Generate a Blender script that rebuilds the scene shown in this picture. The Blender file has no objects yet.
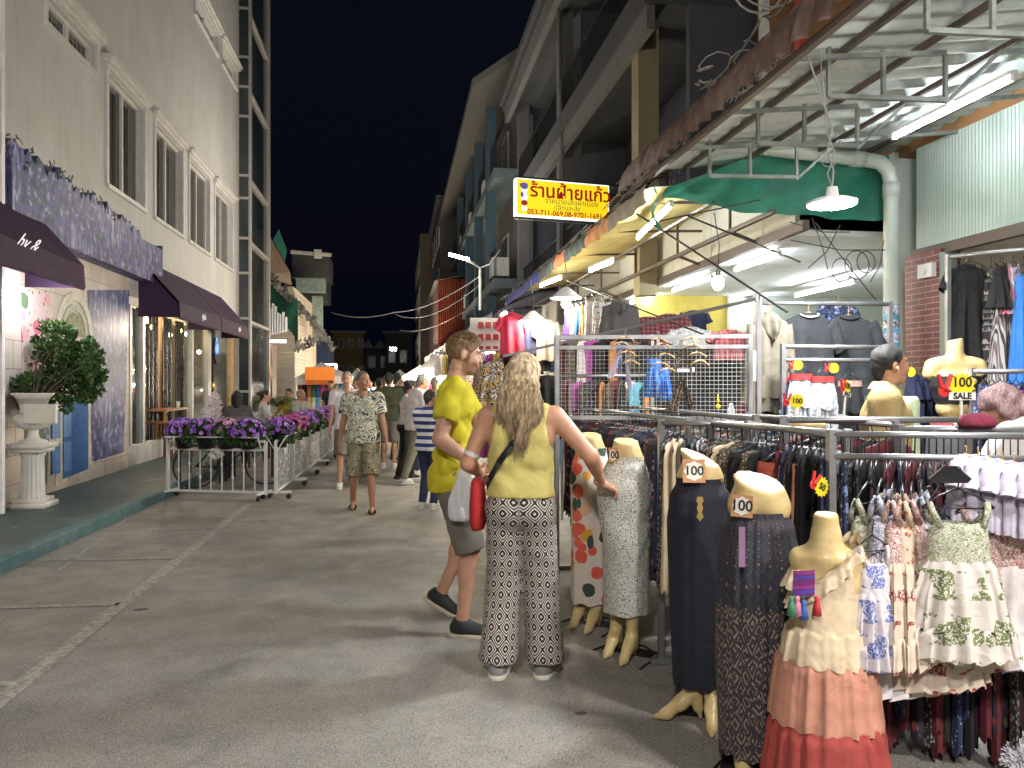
import bpy, math, random
import numpy as np
from mathutils import Vector, Matrix
R = math.radians
rnd = random.Random(11)
V = Vector
SC = bpy.context.scene
COL = SC.collection
# ---------------------------------------------------------------- camera frame
YAW = R(8.42); CA, SA = math.cos(YAW), math.sin(YAW); FP = 770.0; EYE = 1.55
def P(px, py, d):
    xc = (px - 512) / FP * d
    return V((xc * CA + d * SA, -xc * SA + d * CA, EYE + (384 - py) / FP * d))
def G(px, py, z=0.0):
    d = (EYE - z) * FP / (py - 384); p = P(px, py, d); p.z = z; return p
def onX(px, X):                       # Y of the point of the plane x=X seen at column px
    k = (px - 512) / FP
    return X * (CA - k * SA) / (SA + k * CA)
def zat(py, x, y): return EYE + (384 - py) / FP * (x * SA + y * CA)

# ---------------------------------------------------------------- materials
MATS = {}
class NT:
    def __init__(s, name):
        m = bpy.data.materials.new(name); m.use_nodes = True
        s.m = m; s.t = m.node_tree; s.n = s.t.nodes; s.b = s.n['Principled BSDF']
        MATS[name] = m
    def new(s, typ, **kw):
        n = s.n.new('ShaderNode' + typ)
        for k, v in kw.items():
            if k in n.inputs: n.inputs[k].default_value = v
            else: setattr(n, k, v)
        return n
    def link(s, a, b): s.t.links.new(a, b)
    def co(s, kind='Object', scale=(1, 1, 1), rot=(0, 0, 0), loc=(0, 0, 0)):
        tc = s.new('TexCoord'); mp = s.new('Mapping')
        mp.inputs['Scale'].default_value = scale; mp.inputs['Rotation'].default_value = rot; mp.inputs['Location'].default_value = loc
        s.link(tc.outputs[kind], mp.inputs['Vector']); return mp.outputs[0]
    def math(s, op, a, b=0.0, c=None):
        n = s.new('Math'); n.operation = op
        for i, x in enumerate((a, b) if c is None else (a, b, c)):
            if hasattr(x, 'type'): s.link(x, n.inputs[i])
            else: n.inputs[i].default_value = x
        return n.outputs[0]
    def sep(s, v):
        n = s.new('SeparateXYZ'); s.link(v, n.inputs[0]); return n.outputs
    def noise(s, vec, scale, detail=3, rough=.5, dist=0):
        n = s.new('TexNoise'); n.inputs['Scale'].default_value = scale; n.inputs['Detail'].default_value = detail
        n.inputs['Roughness'].default_value = rough; n.inputs['Distortion'].default_value = dist
        s.link(vec, n.inputs['Vector']); return n.outputs[0]
    def vor(s, vec, scale, feature='F1', rand=1.0):
        n = s.new('TexVoronoi'); n.feature = feature; n.inputs['Scale'].default_value = scale; n.inputs['Randomness'].default_value = rand
        s.link(vec, n.inputs['Vector']); return n
    def ramp(s, fac, stops, const=False):
        n = s.new('ValToRGB'); cr = n.color_ramp
        if const: cr.interpolation = 'CONSTANT'
        while len(cr.elements) < len(stops): cr.elements.new(0.5)
        for e, (p, c) in zip(cr.elements, stops):
            e.position = p; e.color = (*c[:3], 1) if len(c) >= 3 else (c[0],) * 3 + (1,)
        s.link(fac, n.inputs[0]); return n.outputs[0]
    def mix(s, fac, a, b, mode='MIX'):
        n = s.new('Mix'); n.data_type = 'RGBA'; n.blend_type = mode
        for i, x in ((0, fac), (6, a), (7, b)):
            if hasattr(x, 'type'): s.link(x, n.inputs[i])
            elif i == 0: n.inputs[0].default_value = x
            else: n.inputs[i].default_value = (*x, 1)
        return n.outputs[2]
    def bump(s, h, strength=.3, dist=.01):
        n = s.new('Bump'); n.inputs['Strength'].default_value = strength; n.inputs['Distance'].default_value = dist
        s.link(h, n.inputs['Height']); s.link(n.outputs[0], s.b.inputs['Normal'])
    def color(s, c):
        if hasattr(c, 'type'): s.link(c, s.b.inputs['Base Color'])
        else: s.b.inputs['Base Color'].default_value = (*c, 1)
    def set(s, **kw):
        for k, v in kw.items():
            i = s.b.inputs[k.replace('_', ' ')]
            if hasattr(v, 'type'): s.link(v, i)
            else: i.default_value = v
        return s
def M(name, c, rough=.6, metal=0.0, var=.12, scale=6.0, bump=0.0, bscale=60.0, **kw):
    """plain surface with soft dirt variation"""
    if name in MATS: return MATS[name]
    t = NT(name); o = t.co()
    if var:
        n = t.noise(o, scale, 5, .6)
        lo = tuple(x * (1 - var) for x in c); hi = tuple(min(1, x * (1 + var)) for x in c)
        t.color(t.ramp(n, [(.3, lo), (.7, hi)]))
        t.set(Roughness=t.ramp(n, [(.3, (max(0, rough - .08),)), (.7, (min(1, rough + .08),))]))
    else:
        t.color(c); t.set(Roughness=rough)
    t.set(Metallic=metal, **kw)
    if bump: t.bump(t.noise(o, bscale, 4), bump, .01)
    return t.m
def EM(name, c, strength):
    if name in MATS: return MATS[name]
    t = NT(name); t.color(tuple(x * .8 for x in c)); t.set(Emission_Color=(*c, 1), Emission_Strength=strength); return t.m
def CLOTH(name, c, var=.18, rough=.85, weave=500, sheen=0.0):
    if name in MATS: return MATS[name]
    t = NT(name); o = t.co()
    n = t.noise(o, 9, 4, .6)
    t.color(t.ramp(n, [(.3, tuple(x * (1 - var) for x in c)), (.7, tuple(min(1, x * (1 + var)) for x in c))]))
    t.set(Roughness=rough); t.b.inputs['Sheen Weight'].default_value = sheen
    t.bump(t.math('ADD', t.math('MULTIPLY', t.noise(o, weave, 2), .06), t.noise(o, 7, 2, .5, 1.6)), .45, .022); return t.m
def PATT(name, kind, cols, scale=20.0, coord='Object', rough=.85, stretch=(1, 1, 1)):
    """printed cloth"""
    if name in MATS: return MATS[name]
    t = NT(name); o = t.co(coord, stretch)
    if kind == 'camo':
        n = t.noise(o, scale, 3, .55, 1.2)
        k = len(cols); c = t.ramp(n, [(0 if i == 0 else .33 + .34 * i / k, cols[i]) for i in range(k)], True)
    elif kind == 'floral':
        v = t.vor(o, scale); base = cols[0]
        rnd_ = t.sep(v.outputs['Color'])[0]
        pet = t.ramp(rnd_, [(i / (len(cols) - 1), cols[i + 1]) for i in range(len(cols) - 1)], True)
        w = t.noise(o, scale * 2.2, 2); d = t.math('ADD', v.outputs['Distance'], t.math('MULTIPLY', w, .35))
        c = t.mix(t.math('LESS_THAN', d, .56), base, pet)
        v2 = t.vor(o, scale * 2.7); c = t.mix(t.math('LESS_THAN', v2.outputs['Distance'], .2), c, cols[-1])
    elif kind == 'fine':
        v = t.vor(o, scale); c = t.mix(t.math('LESS_THAN', t.math('ADD', v.outputs['Distance'], t.math('MULTIPLY', t.noise(o, scale * 1.7, 2), .5)), .62), cols[0], cols[1])
        if len(cols) > 2: c = t.mix(t.math('GREATER_THAN', t.noise(o, scale * .25, 2), .58), c, cols[2])
    elif kind == 'motif':
        x, y, z = t.sep(o); v = t.vor(t.co(coord, (1, 1, 1)), scale); d = t.math('ADD', v.outputs['Distance'], t.math('MULTIPLY', t.noise(o, scale * 3, 2), .45))
        zb = t.math('FRACT', t.math('MULTIPLY', z, 6.2)); m_ = t.math('MULTIPLY', t.math('LESS_THAN', d, .80), t.math('LESS_THAN', zb, .66))
        det = t.math('GREATER_THAN', t.noise(o, scale * 9, 2), .46); c = t.mix(t.math('MULTIPLY', m_, det), cols[0], cols[1])
    elif kind == 'stripe':
        x, y, z = t.sep(o); s_ = t.math('FRACT', t.math('MULTIPLY', z if cols[-1] == 'z' else x, scale))
        cc = [q for q in cols if q not in ('x', 'z')]; k = len(cc)
        c = t.ramp(s_, [(i / k, cc[i]) for i in range(k)], True)
    elif kind == 'check':
        x, y, z = t.sep(o)
        a = t.math('GREATER_THAN', t.math('FRACT', t.math('MULTIPLY', x, scale)), .5); b = t.math('GREATER_THAN', t.math('FRACT', t.math('MULTIPLY', z, scale)), .5)
        c = t.mix(t.math('MULTIPLY', t.math('ADD', a, b), .5), cols[0], cols[1])
    elif kind == 'ogee':
        x, y, z = t.sep(o)
        u = t.math('MULTIPLY', x, scale); w = t.math('MULTIPLY', y, scale * .82)
        a = t.math('ABSOLUTE', t.math('SUBTRACT', t.math('FRACT', u), .5)); b = t.math('ABSOLUTE', t.math('SUBTRACT', t.math('FRACT', w), .5))
        s_ = t.math('ADD', a, b)                                    # diamonds
        D = t.math('MINIMUM', s_, t.math('SUBTRACT', 1, s_)); f2 = t.math('SUBTRACT', 1, t.math('MULTIPLY', D, 2))
        cs = t.math('ADD', t.math('COSINE', t.math('MULTIPLY', u, 2 * math.pi)), t.math('COSINE', t.math('MULTIPLY', w, 2 * math.pi)))
        f = t.math('ADD', t.math('MULTIPLY', t.math('ABSOLUTE', cs), .22), t.math('MULTIPLY', f2, .56))
        c = t.ramp(f, [(0, cols[0]), (.10, cols[1]), (.27, cols[0]), (.44, cols[1]), (.62, cols[0]), (.88, cols[1])], True)
    elif kind == 'band':                                            # horizontal ethnic bands
        x, y, z = t.sep(o)
        zz = t.math('MULTIPLY', z, scale); xx = t.math('MULTIPLY', x, scale * 2.2)
        row = t.math('FLOOR', zz); f = t.math('FRACT', zz)
        tri = t.math('ABSOLUTE', t.math('SUBTRACT', t.math('FRACT', xx), .5))
        zig = t.math('GREATER_THAN', t.math('ADD', t.math('MULTIPLY', tri, 1.2), t.math('MULTIPLY', f, .8)), .66)
        m3 = t.math('FRACT', t.math('MULTIPLY', row, .37))
        bc = t.ramp(m3, [(i / len(cols), cols[i]) for i in range(len(cols))], True)
        c = t.mix(zig, bc, cols[0])
    elif kind == 'diamond':
        x, y, z = t.sep(o)
        a = t.math('ABSOLUTE', t.math('SUBTRACT', t.math('FRACT', t.math('MULTIPLY', x, scale)), .5)); b = t.math('ABSOLUTE', t.math('SUBTRACT', t.math('FRACT', t.math('MULTIPLY', z, scale * .7)), .5))
        s_ = t.math('FRACT', t.math('MULTIPLY', t.math('ADD', a, b), 3.0))
        c = t.mix(t.math('GREATER_THAN', s_, .72), cols[0], cols[1])
        c = t.mix(t.math('GREATER_THAN', t.noise(o, scale * 3, 3), .55), c, cols[0])
    t.color(c); t.set(Roughness=rough); t.b.inputs['Sheen Weight'].default_value = 0
    t.bump(t.noise(t.co('Object'), 8, 2, .5, 1.4), .4, .018); return t.m

# ---------------------------------------------------------------- mesh builder
class MB:
    def __init__(s): s.v = []; s.f = []; s.uv = []; s.has = False
    def add(s, vs, fs, uvs=None):
        o = len(s.v); s.v += [tuple(p) for p in vs]
        for i, f in enumerate(fs):
            s.f.append(tuple(o + k for k in f))
            s.uv.append(uvs[i] if uvs else None)
        if uvs: s.has = True
        return s
    def box(s, c, d, rz=0, m=None):
        c = V(c); pts = []
        rot = m if m is not None else Matrix.Rotation(rz, 3, 'Z')
        for x in (-.5, .5):
            for y in (-.5, .5):
                for z in (-.5, .5): pts.append(c + rot @ V((x * d[0], y * d[1], z * d[2])))
        return s.add(pts, [(0, 1, 3, 2), (4, 6, 7, 5), (0, 4, 5, 1), (2, 3, 7, 6), (0, 2, 6, 4), (1, 5, 7, 3)])
    def bb(s, lo, hi):
        return s.box([(a + b) / 2 for a, b in zip(lo, hi)], [abs(b - a) for a, b in zip(lo, hi)])
    def bar(s, a, b, w, h=None):
        """square section bar between two points"""
        a, b = V(a), V(b); d = b - a; L = d.length
        if L < 1e-6: return s
        h = h or w; z = d.normalized(); up = V((0, 0, 1)) if abs(z.z) < .95 else V((1, 0, 0))
        x = z.cross(up).normalized(); y = x.cross(z); rot = Matrix((x, y, z)).transposed()
        return s.box((a + b) / 2, (w, h, L), m=rot)
    def cyl(s, a, b, r, r1=None, n=8, cap=True):
        a, b = V(a), V(b); r1 = r if r1 is None else r1
        d = (b - a)
        if d.length < 1e-6: return s
        z = d.normalized(); up = V((0, 0, 1)) if abs(z.z) < .95 else V((1, 0, 0)); x = z.cross(up).normalized(); y = z.cross(x)
        pts = []
        for c, rr in ((a, r), (b, r1)):
            for i in range(n):
                t = 2 * math.pi * i / n; pts.append(c + x * math.cos(t) * rr + y * math.sin(t) * rr)
        fs = [(i, (i + 1) % n, n + (i + 1) % n, n + i) for i in range(n)]
        if cap: fs += [tuple(range(n))[::-1], tuple(range(n, 2 * n))]
        return s.add(pts, fs)
    def tube(s, pts, r, n=5, r1=None):
        pts = [V(p) for p in pts]; k = len(pts); ring = []; x = None
        for i, p in enumerate(pts):
            d = (pts[min(i + 1, k - 1)] - pts[max(i - 1, 0)]).normalized()
            if x is None:
                up = V((0, 0, 1)) if abs(d.z) < .9 else V((1, 0, 0)); x = d.cross(up).normalized()
            else: x = (x - d * x.dot(d)).normalized()
            y = d.cross(x); rr = r if r1 is None else r + (r1 - r) * i / (k - 1)
            for j in range(n):
                t = 2 * math.pi * j / n; ring.append(p + x * math.cos(t) * rr + y * math.sin(t) * rr)
        fs = [(i * n + j, i * n + (j + 1) % n, (i + 1) * n + (j + 1) % n, (i + 1) * n + j) for i in range(k - 1) for j in range(n)]
        fs += [tuple(range(n))[::-1], tuple(range((k - 1) * n, k * n))]
        return s.add(ring, fs)
    def lathe(s, prof, c=(0, 0, 0), n=24, flute=0, amp=0.0, cap=True):
        c = V(c); pts = []
        for r, z in prof:
            for i in range(n):
                t = 2 * math.pi * i / n; rr = r * (1 + amp * math.cos(flute * t))
                pts.append(c + V((rr * math.cos(t), rr * math.sin(t), z)))
        k = len(prof)
        fs = [(i * n + j, i * n + (j + 1) % n, (i + 1) * n + (j + 1) % n, (i + 1) * n + j) for i in range(k - 1) for j in range(n)]
        if cap: fs += [tuple(range(n))[::-1], tuple(range((k - 1) * n, k * n))]
        return s.add(pts, fs)
    def loft(s, rings, cap=(0, 0), u=1.0, closed=True):
        n = len(rings[0]); k = len(rings); pts = [p for r in rings for p in r]; fs = []; uv = []
        m = n if closed else n - 1
        for i in range(k - 1):
            for j in range(m):
                fs.append((i * n + j, i * n + (j + 1) % n, (i + 1) * n + (j + 1) % n, (i + 1) * n + j))
                uv.append(((j / m * u, i / (k - 1)), ((j + 1) / m * u, i / (k - 1)), ((j + 1) / m * u, (i + 1) / (k - 1)), (j / m * u, (i + 1) / (k - 1))))
        if cap[0]: fs.append(tuple(range(n))[::-1]); uv.append(((0, 0),) * n)
        if cap[1]: fs.append(tuple(range((k - 1) * n, k * n))); uv.append(((0, 0),) * n)
        return s.add(pts, fs, uv)
    def prism(s, poly, fn, t0, t1):
        """2-D polygon swept t0..t1; fn(a,b,t) -> point"""
        n = len(poly); pts = [fn(a, b, t0) for a, b in poly] + [fn(a, b, t1) for a, b in poly]
        return s.add(pts, [tuple(range(n))[::-1], tuple(range(n, 2 * n))] + [(i, (i + 1) % n, n + (i + 1) % n, n + i) for i in range(n)])
    def grid(s, fn, nu, nv, uvf=None):
        pts = [fn(i / nu, j / nv) for j in range(nv + 1) for i in range(nu + 1)]; w = nu + 1
        fs = []; uv = []
        for j in range(nv):
            for i in range(nu):
                fs.append((j * w + i, j * w + i + 1, (j + 1) * w + i + 1, (j + 1) * w + i))
                uv.append(tuple(((i + a) / nu, (j + b) / nv) for a, b in ((0, 0), (1, 0), (1, 1), (0, 1))))
        return s.add(pts, fs, uv)
    def ball(s, c, r, n=8, m=6):
        c = V(c); r = (r, r, r) if not hasattr(r, '__len__') else r
        return s.loft([[c + V((r[0] * math.sin(a) * math.cos(t), r[1] * math.sin(a) * math.sin(t), -r[2] * math.cos(a))) for t in [2 * math.pi * j / n for j in range(n)]] for a in [max(.02, min(math.pi - .02, math.pi * i / m)) for i in range(m + 1)]])
    def build(s, name, mat, parent=None, smooth=False, base=None):
        me = bpy.data.meshes.new(name); off = V((0, 0, 0))
        if parent is not None:
            q = parent
            while q is not None: off += q.location; q = q.parent
        if base is not None: off = V(base)
        me.from_pydata([tuple(V(p) - off) for p in s.v] if off.length else s.v, [], s.f)
        if s.has:
            ul = me.uv_layers.new(name='UVMap'); flat = []
            for f, u in zip(s.f, s.uv):
                for q in (u or ((0, 0),) * len(f)): flat += q
            ul.data.foreach_set('uv', flat)
        if smooth: me.polygons.foreach_set('use_smooth', [True] * len(me.polygons))
        if isinstance(mat, (list, tuple)):
            for m_ in mat: me.materials.append(m_)
        else: me.materials.append(mat)
        me.update()
        o = bpy.data.objects.new(name, me); COL.objects.link(o)
        if parent is not None: o.parent = parent
        elif base is not None: o.location = off
        return o
def tag(o, label=None, cat=None, group=None, kind=None):
    if label: o['label'] = label
    if cat: o['category'] = cat
    if group: o['group'] = group
    if kind: o['kind'] = kind
    return o
def thing(name, label, cat, loc=(0, 0, 0), group=None, rz=0):
    o = bpy.data.objects.new(name, None); COL.objects.link(o); o.location = loc; o.rotation_euler = (0, 0, rz)
    o.empty_display_size = .1
    return tag(o, label, cat, group)
def struct(name, mb, m, **kw):
    return tag(mb.build(name, m, **kw), kind='structure')
def dup(root, loc, rz=None, label=None, mats=None, scale=None):
    """copy of a thing with its parts and sub-parts; mats maps part name -> material"""
    def cp(o, par):
        c = o.copy(); COL.objects.link(c)
        if par is not None: c.parent = par
        st = o.name.split('.')[0]
        if mats and st in mats and c.type == 'MESH':
            c.material_slots[0].link = 'OBJECT'; c.material_slots[0].material = mats[st]
        for ch in list(o.children): cp(ch, c)
        return c
    c = cp(root, None); c.location = loc
    if rz is not None: c.rotation_euler = (0, 0, rz)
    if scale: c.scale = scale
    if label: c['label'] = label
    return c
def smooth_by_angle(o, deg=35):
    pass
def text(body, size, mat, parent, origin, xdir, ydir, extrude=.002, name='lettering', align='CENTER', bold=0.0, sub=None):
    cu = bpy.data.curves.new('t', 'FONT'); cu.body = body; cu.size = size; cu.extrude = extrude; cu.align_x = align; cu.align_y = 'CENTER'; cu.offset = bold
    cu.resolution_u = 3
    o = bpy.data.objects.new('t', cu); COL.objects.link(o)
    dg = bpy.context.evaluated_depsgraph_get(); me = bpy.data.meshes.new_from_object(o.evaluated_get(dg))
    bpy.data.objects.remove(o)
    x = V(xdir).normalized(); y = V(ydir).normalized(); z = x.cross(y); m = Matrix((x, y, z)).transposed()
    mb = MB(); mb.add([V(origin) + m @ v.co for v in me.vertices], [tuple(p.vertices) for p in me.polygons])
    bpy.data.meshes.remove(me)
    return mb.build(name, mat, parent)

# ---------------------------------------------------------------- implicit surfaces for bodies and cloth
def vnorm(v): v = np.asarray(v, float); return v / (np.linalg.norm(v) + 1e-9)
class SDF:
    def __init__(s, lo, hi, h):
        s.lo = np.array(lo, float); s.h = h; s.n = np.ceil((np.array(hi) - s.lo) / h).astype(int) + 1
        s.F = np.full(s.n, 9.0, np.float32)
        s.ax = [s.lo[i] + h * np.arange(s.n[i]) for i in range(3)]
    def _sub(s, lo, hi):
        i0 = np.clip(np.floor((np.array(lo) - s.lo) / s.h).astype(int), 0, s.n); i1 = np.clip(np.ceil((np.array(hi) - s.lo) / s.h).astype(int) + 1, 0, s.n)
        sl = tuple(slice(a, b) for a, b in zip(i0, i1))
        return sl, np.ix_(*[s.ax[i][sl[i]] for i in range(3)])
    def comb(s, sl, d, k):
        a = s.F[sl]
        if k > 0:
            h = np.clip(.5 + .5 * (a - d) / k, 0, 1); s.F[sl] = a * (1 - h) + d * h - k * h * (1 - h)
        else: s.F[sl] = np.minimum(a, d)
    def cap(s, p0, p1, r0, r1=None, k=.02, sc=(1, 1, 1), clips=(), rot=None):
        r1 = r0 if r1 is None else r1; p0 = np.array(p0, float); p1 = np.array(p1, float); sc = np.array(sc, float)
        m = max(r0, r1) / min(1, sc.min()) + k + 3 * s.h
        sl, (X, Y, Z) = s._sub(np.minimum(p0, p1) - m, np.maximum(p0, p1) + m)
        if X.size == 0 or Y.size == 0 or Z.size == 0: return
        ba = (p1 - p0) * sc; bb = max(ba @ ba, 1e-9)
        x, y, z = (X - p0[0]) * sc[0], (Y - p0[1]) * sc[1], (Z - p0[2]) * sc[2]
        t = np.clip((x * ba[0] + y * ba[1] + z * ba[2]) / bb, 0, 1)
        d = np.sqrt((x - t * ba[0]) ** 2 + (y - t * ba[1]) ** 2 + (z - t * ba[2]) ** 2) - (r0 + (r1 - r0) * t)
        for p, n in clips:
            n = vnorm(n); d = np.maximum(d, (X - p[0]) * n[0] + (Y - p[1]) * n[1] + (Z - p[2]) * n[2])
        s.comb(sl, d, k)
    def ell(s, c, r, k=.02, rot=None, sub=False, clips=()):
        c = np.array(c, float); r = np.array(r, float); m = r.max() + k + 3 * s.h
        sl, (X, Y, Z) = s._sub(c - m, c + m)
        x, y, z = X - c[0], Y - c[1], Z - c[2]
        if rot is not None:
            q = np.array(rot); x, y, z = (q[0, 0] * x + q[1, 0] * y + q[2, 0] * z, q[0, 1] * x + q[1, 1] * y + q[2, 1] * z, q[0, 2] * x + q[1, 2] * y + q[2, 2] * z)
        d = (np.sqrt((x / r[0]) ** 2 + (y / r[1]) ** 2 + (z / r[2]) ** 2) - 1) * r.min()
        for p, n in clips:
            n = vnorm(n); d = np.maximum(d, (X - p[0]) * n[0] + (Y - p[1]) * n[1] + (Z - p[2]) * n[2])
        if sub:
            a = s.F[sl]; b = -d
            if k > 0:
                h = np.clip(.5 - .5 * (a - b) / k, 0, 1); s.F[sl] = a * (1 - h) + b * h + k * h * (1 - h)
            else: s.F[sl] = np.maximum(a, b)
        else: s.comb(sl, d, k)
    def cut(s, p, n):
        n = vnorm(n); X, Y, Z = np.ix_(*s.ax)
        s.F = np.maximum(s.F, ((X - p[0]) * n[0] + (Y - p[1]) * n[1] + (Z - p[2]) * n[2]).astype(np.float32))
    def wrinkle(s, amp, f=26.0, seed=0, vert=.6):
        X, Y, Z = np.ix_(*s.ax); q = np.random.RandomState(seed); w = 0
        a = X + .05 * np.sin(Z * 17 + q.rand() * 6) + 0 * Y
        for i in range(4):
            th = q.rand() * 6.28; ff = f * (.6 + .35 * i); ph = q.rand() * 6.28
            u_ = np.sin(ff * (np.cos(th) * a + np.sin(th) * Y) + ff * vert * (q.rand() * 2 - 1) * Z + 1.7 * np.sin(Z * 9 + ph) + ph); w = w + ((1.2 - 2.2 * np.abs(u_)) if f < 40 else u_) / (1 + .5 * i)
        s.F += (amp * .45 * w).astype(np.float32)
    def mesh(s):
        F = s.F; F[0] = F[-1] = 9; F[:, 0] = F[:, -1] = 9; F[:, :, 0] = F[:, :, -1] = 9
        S = F < 0; nx, ny, nz = F.shape
        c = np.zeros((nx - 1, ny - 1, nz - 1), int)
        for i in (0, 1):
            for j in (0, 1):
                for k in (0, 1): c += S[i:nx - 1 + i, j:ny - 1 + j, k:nz - 1 + k]
        act = (c > 0) & (c < 8); ids = np.full(c.shape, -1, int); I = np.argwhere(act); ids[act] = np.arange(len(I))
        acc = np.zeros((len(I), 3)); cnt = np.zeros(len(I))
        cor = [(i, j, k) for i in (0, 1) for j in (0, 1) for k in (0, 1)]
        for a in cor:
            for ax in range(3):
                if a[ax] == 0:
                    b = list(a); b[ax] = 1
                    fa = F[I[:, 0] + a[0], I[:, 1] + a[1], I[:, 2] + a[2]]; fb = F[I[:, 0] + b[0], I[:, 1] + b[1], I[:, 2] + b[2]]
                    m = (fa < 0) != (fb < 0); t = np.where(m, fa / np.where(m, fa - fb, 1), 0)
                    p = np.tile(np.array(a, float), (len(I), 1)); p[:, ax] = t
                    acc += p * m[:, None]; cnt += m
        pts = s.lo + s.h * (I + acc / cnt[:, None]); faces = []
        for ax in range(3):
            o1, o2 = [(1, 2), (2, 0), (0, 1)][ax]
            sl0 = [slice(0, n) for n in F.shape]; sl1 = list(sl0); sl0[ax] = slice(0, F.shape[ax] - 1); sl1[ax] = slice(1, F.shape[ax])
            A = S[tuple(sl0)]; B = S[tuple(sl1)]; E = np.argwhere(A != B)
            E = E[(E[:, o1] > 0) & (E[:, o2] > 0) & (E[:, o1] < F.shape[o1] - 1) & (E[:, o2] < F.shape[o2] - 1)]
            fl = A[E[:, 0], E[:, 1], E[:, 2]]
            def g(d1, d2):
                q = E.copy(); q[:, o1] -= d1; q[:, o2] -= d2; return ids[q[:, 0], q[:, 1], q[:, 2]]
            Q = np.stack([g(1, 1), g(0, 1), g(0, 0), g(1, 0)], 1)
            Q[~fl] = Q[~fl][:, ::-1]; faces.append(Q)
        return pts, np.concatenate(faces)
def merge(ms):
    vs, fs, o = [], [], 0
    for v, f in ms: vs.append(v); fs.append(f + o); o += len(v)
    return np.concatenate(vs), np.concatenate(fs)
def obj_np(name, vf, mat, parent=None, uv=None, loc=None):
    v, f = vf; me = bpy.data.meshes.new(name)
    me.vertices.add(len(v)); me.vertices.foreach_set('co', np.asarray(v, np.float32).ravel())
    me.loops.add(len(f) * 4); me.loops.foreach_set('vertex_index', f.ravel().astype(np.int32))
    me.polygons.add(len(f)); me.polygons.foreach_set('loop_start', np.arange(0, len(f) * 4, 4, dtype=np.int32))
    me.update(calc_edges=True); me.validate()
    me.polygons.foreach_set('use_smooth', np.ones(len(me.polygons), bool))
    if uv is not None:
        ul = me.uv_layers.new(name='UVMap'); ul.data.foreach_set('uv', uv(v, f).astype(np.float32).ravel())
    me.materials.append(mat)
    o = bpy.data.objects.new(name, me); COL.objects.link(o)
    if parent is not None: o.parent = parent
    if loc is not None: o.location = loc
    return o
# ================================================================ camera, world
cam = bpy.data.cameras.new('camera'); co = bpy.data.objects.new('camera', cam); COL.objects.link(co); SC.camera = co
co.location = (0, 0, EYE); co.rotation_euler = (R(90), 0, -YAW)
cam.sensor_width = 36; cam.lens = 36 * FP / 1024; cam.clip_end = 2000; cam.clip_start = .05
w = bpy.data.worlds.new('World'); SC.world = w; w.use_nodes = True
wn = w.node_tree.nodes; bg = wn['Background']
sky = wn.new('ShaderNodeTexSky'); sky.sky_type = 'NISHITA'; sky.sun_disc = False; sky.sun_elevation = R(-3); sky.sun_rotation = R(200)
tint = wn.new('ShaderNodeMix'); tint.data_type = 'RGBA'; tint.inputs[0].default_value = .985
w.node_tree.links.new(sky.outputs[0], tint.inputs[6]); tint.inputs[7].default_value = (.0005, .0010, .0030, 1)
w.node_tree.links.new(tint.outputs[2], bg.inputs[0]); bg.inputs[1].default_value = .42
SC.view_settings.view_transform = 'Standard'; SC.view_settings.look = 'None'; SC.view_settings.exposure = 1.5; SC.view_settings.gamma = 1
cy = SC.cycles; cy.use_denoising = True; cy.max_bounces = 5; cy.diffuse_bounces = 3; cy.glossy_bounces = 2; cy.transmission_bounces = 3; cy.transparent_max_bounces = 6
cy.sample_clamp_indirect = 3; cy.sample_clamp_direct = 0; cy.caustics_reflective = False; cy.caustics_refractive = False; cy.use_light_tree = True
try: cy.denoiser = 'OPENIMAGEDENOISE'
except Exception: pass
cy.use_adaptive_sampling = True; cy.adaptive_threshold = .015
cy.film_exposure = 1.5

def lamp(kind, loc, power, color=(1, .93, .82), size=.1, rot=None, name='lamp_light', spot=None, sy=None):
    l = bpy.data.lights.new(name, kind); l.energy = power; l.color = color
    if kind == 'AREA':
        l.size = size
        if sy: l.shape = 'RECTANGLE'; l.size_y = sy
    else: l.shadow_soft_size = size
    if spot: l.spot_size = R(spot); l.spot_blend = .6
    o = bpy.data.objects.new(name, l); COL.objects.link(o); o.location = loc
    if rot: o.rotation_euler = rot
    return o

# ================================================================ ground
t = NT('asphalt'); o = t.co()
big = t.noise(o, .45, 4, .6); mid = t.noise(o, 3.2, 5, .65); fine = t.math('ADD', t.math('MULTIPLY', t.noise(o, 260, 2, .6), .6), t.math('MULTIPLY', t.noise(o, 95, 3, .6), .4))
c = t.ramp(big, [(.3, (.27, .25, .222)), (.7, (.37, .348, .312))])
c = t.mix(t.math('MULTIPLY', t.ramp(mid, [(.35, (0,)), (.6, (1,))]), .35), c, (.14, .133, .12))
c = t.mix(.85, c, t.ramp(fine, [(.36, (.36,)), (.5, (.8,)), (.62, (1.3,))]), 'MULTIPLY')
vs = t.vor(o, 75); c = t.mix(t.math('LESS_THAN', vs.outputs['Distance'], .20), c, (.46, .44, .40)); vs = t.vor(t.co(loc=(3, 1, 0)), 60); c = t.mix(t.math('LESS_THAN', vs.outputs['Distance'], .20), c, (.075, .07, .065))
st = t.vor(t.co(scale=(.6, 1.1, 1)), 1.5); nn = t.noise(o, 9, 3)
c = t.mix(t.math('LESS_THAN', t.math('ADD', st.outputs['Distance'], t.math('MULTIPLY', nn, .16)), .13), c, (.06, .055, .05))
c = t.mix(t.ramp(t.noise(o, .9, 6, .7, .6), [(.58, (0,)), (.66, (.45,))]), c, (.10, .095, .085))
t.color(c); t.set(Roughness=t.ramp(mid, [(.3, (.55,)), (.7, (.8,))])); t.bump(fine, .35, .006)
g = MB(); g.grid(lambda a, b: V((-200 + 400 * a, -60 + 500 * b, 0)), 8, 8)
struct('road', g, MATS['asphalt'])
t = NT('green_paint'); o = t.co()
n1 = t.noise(o, 2.0, 5, .65); n2 = t.noise(o, 40, 3)
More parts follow.
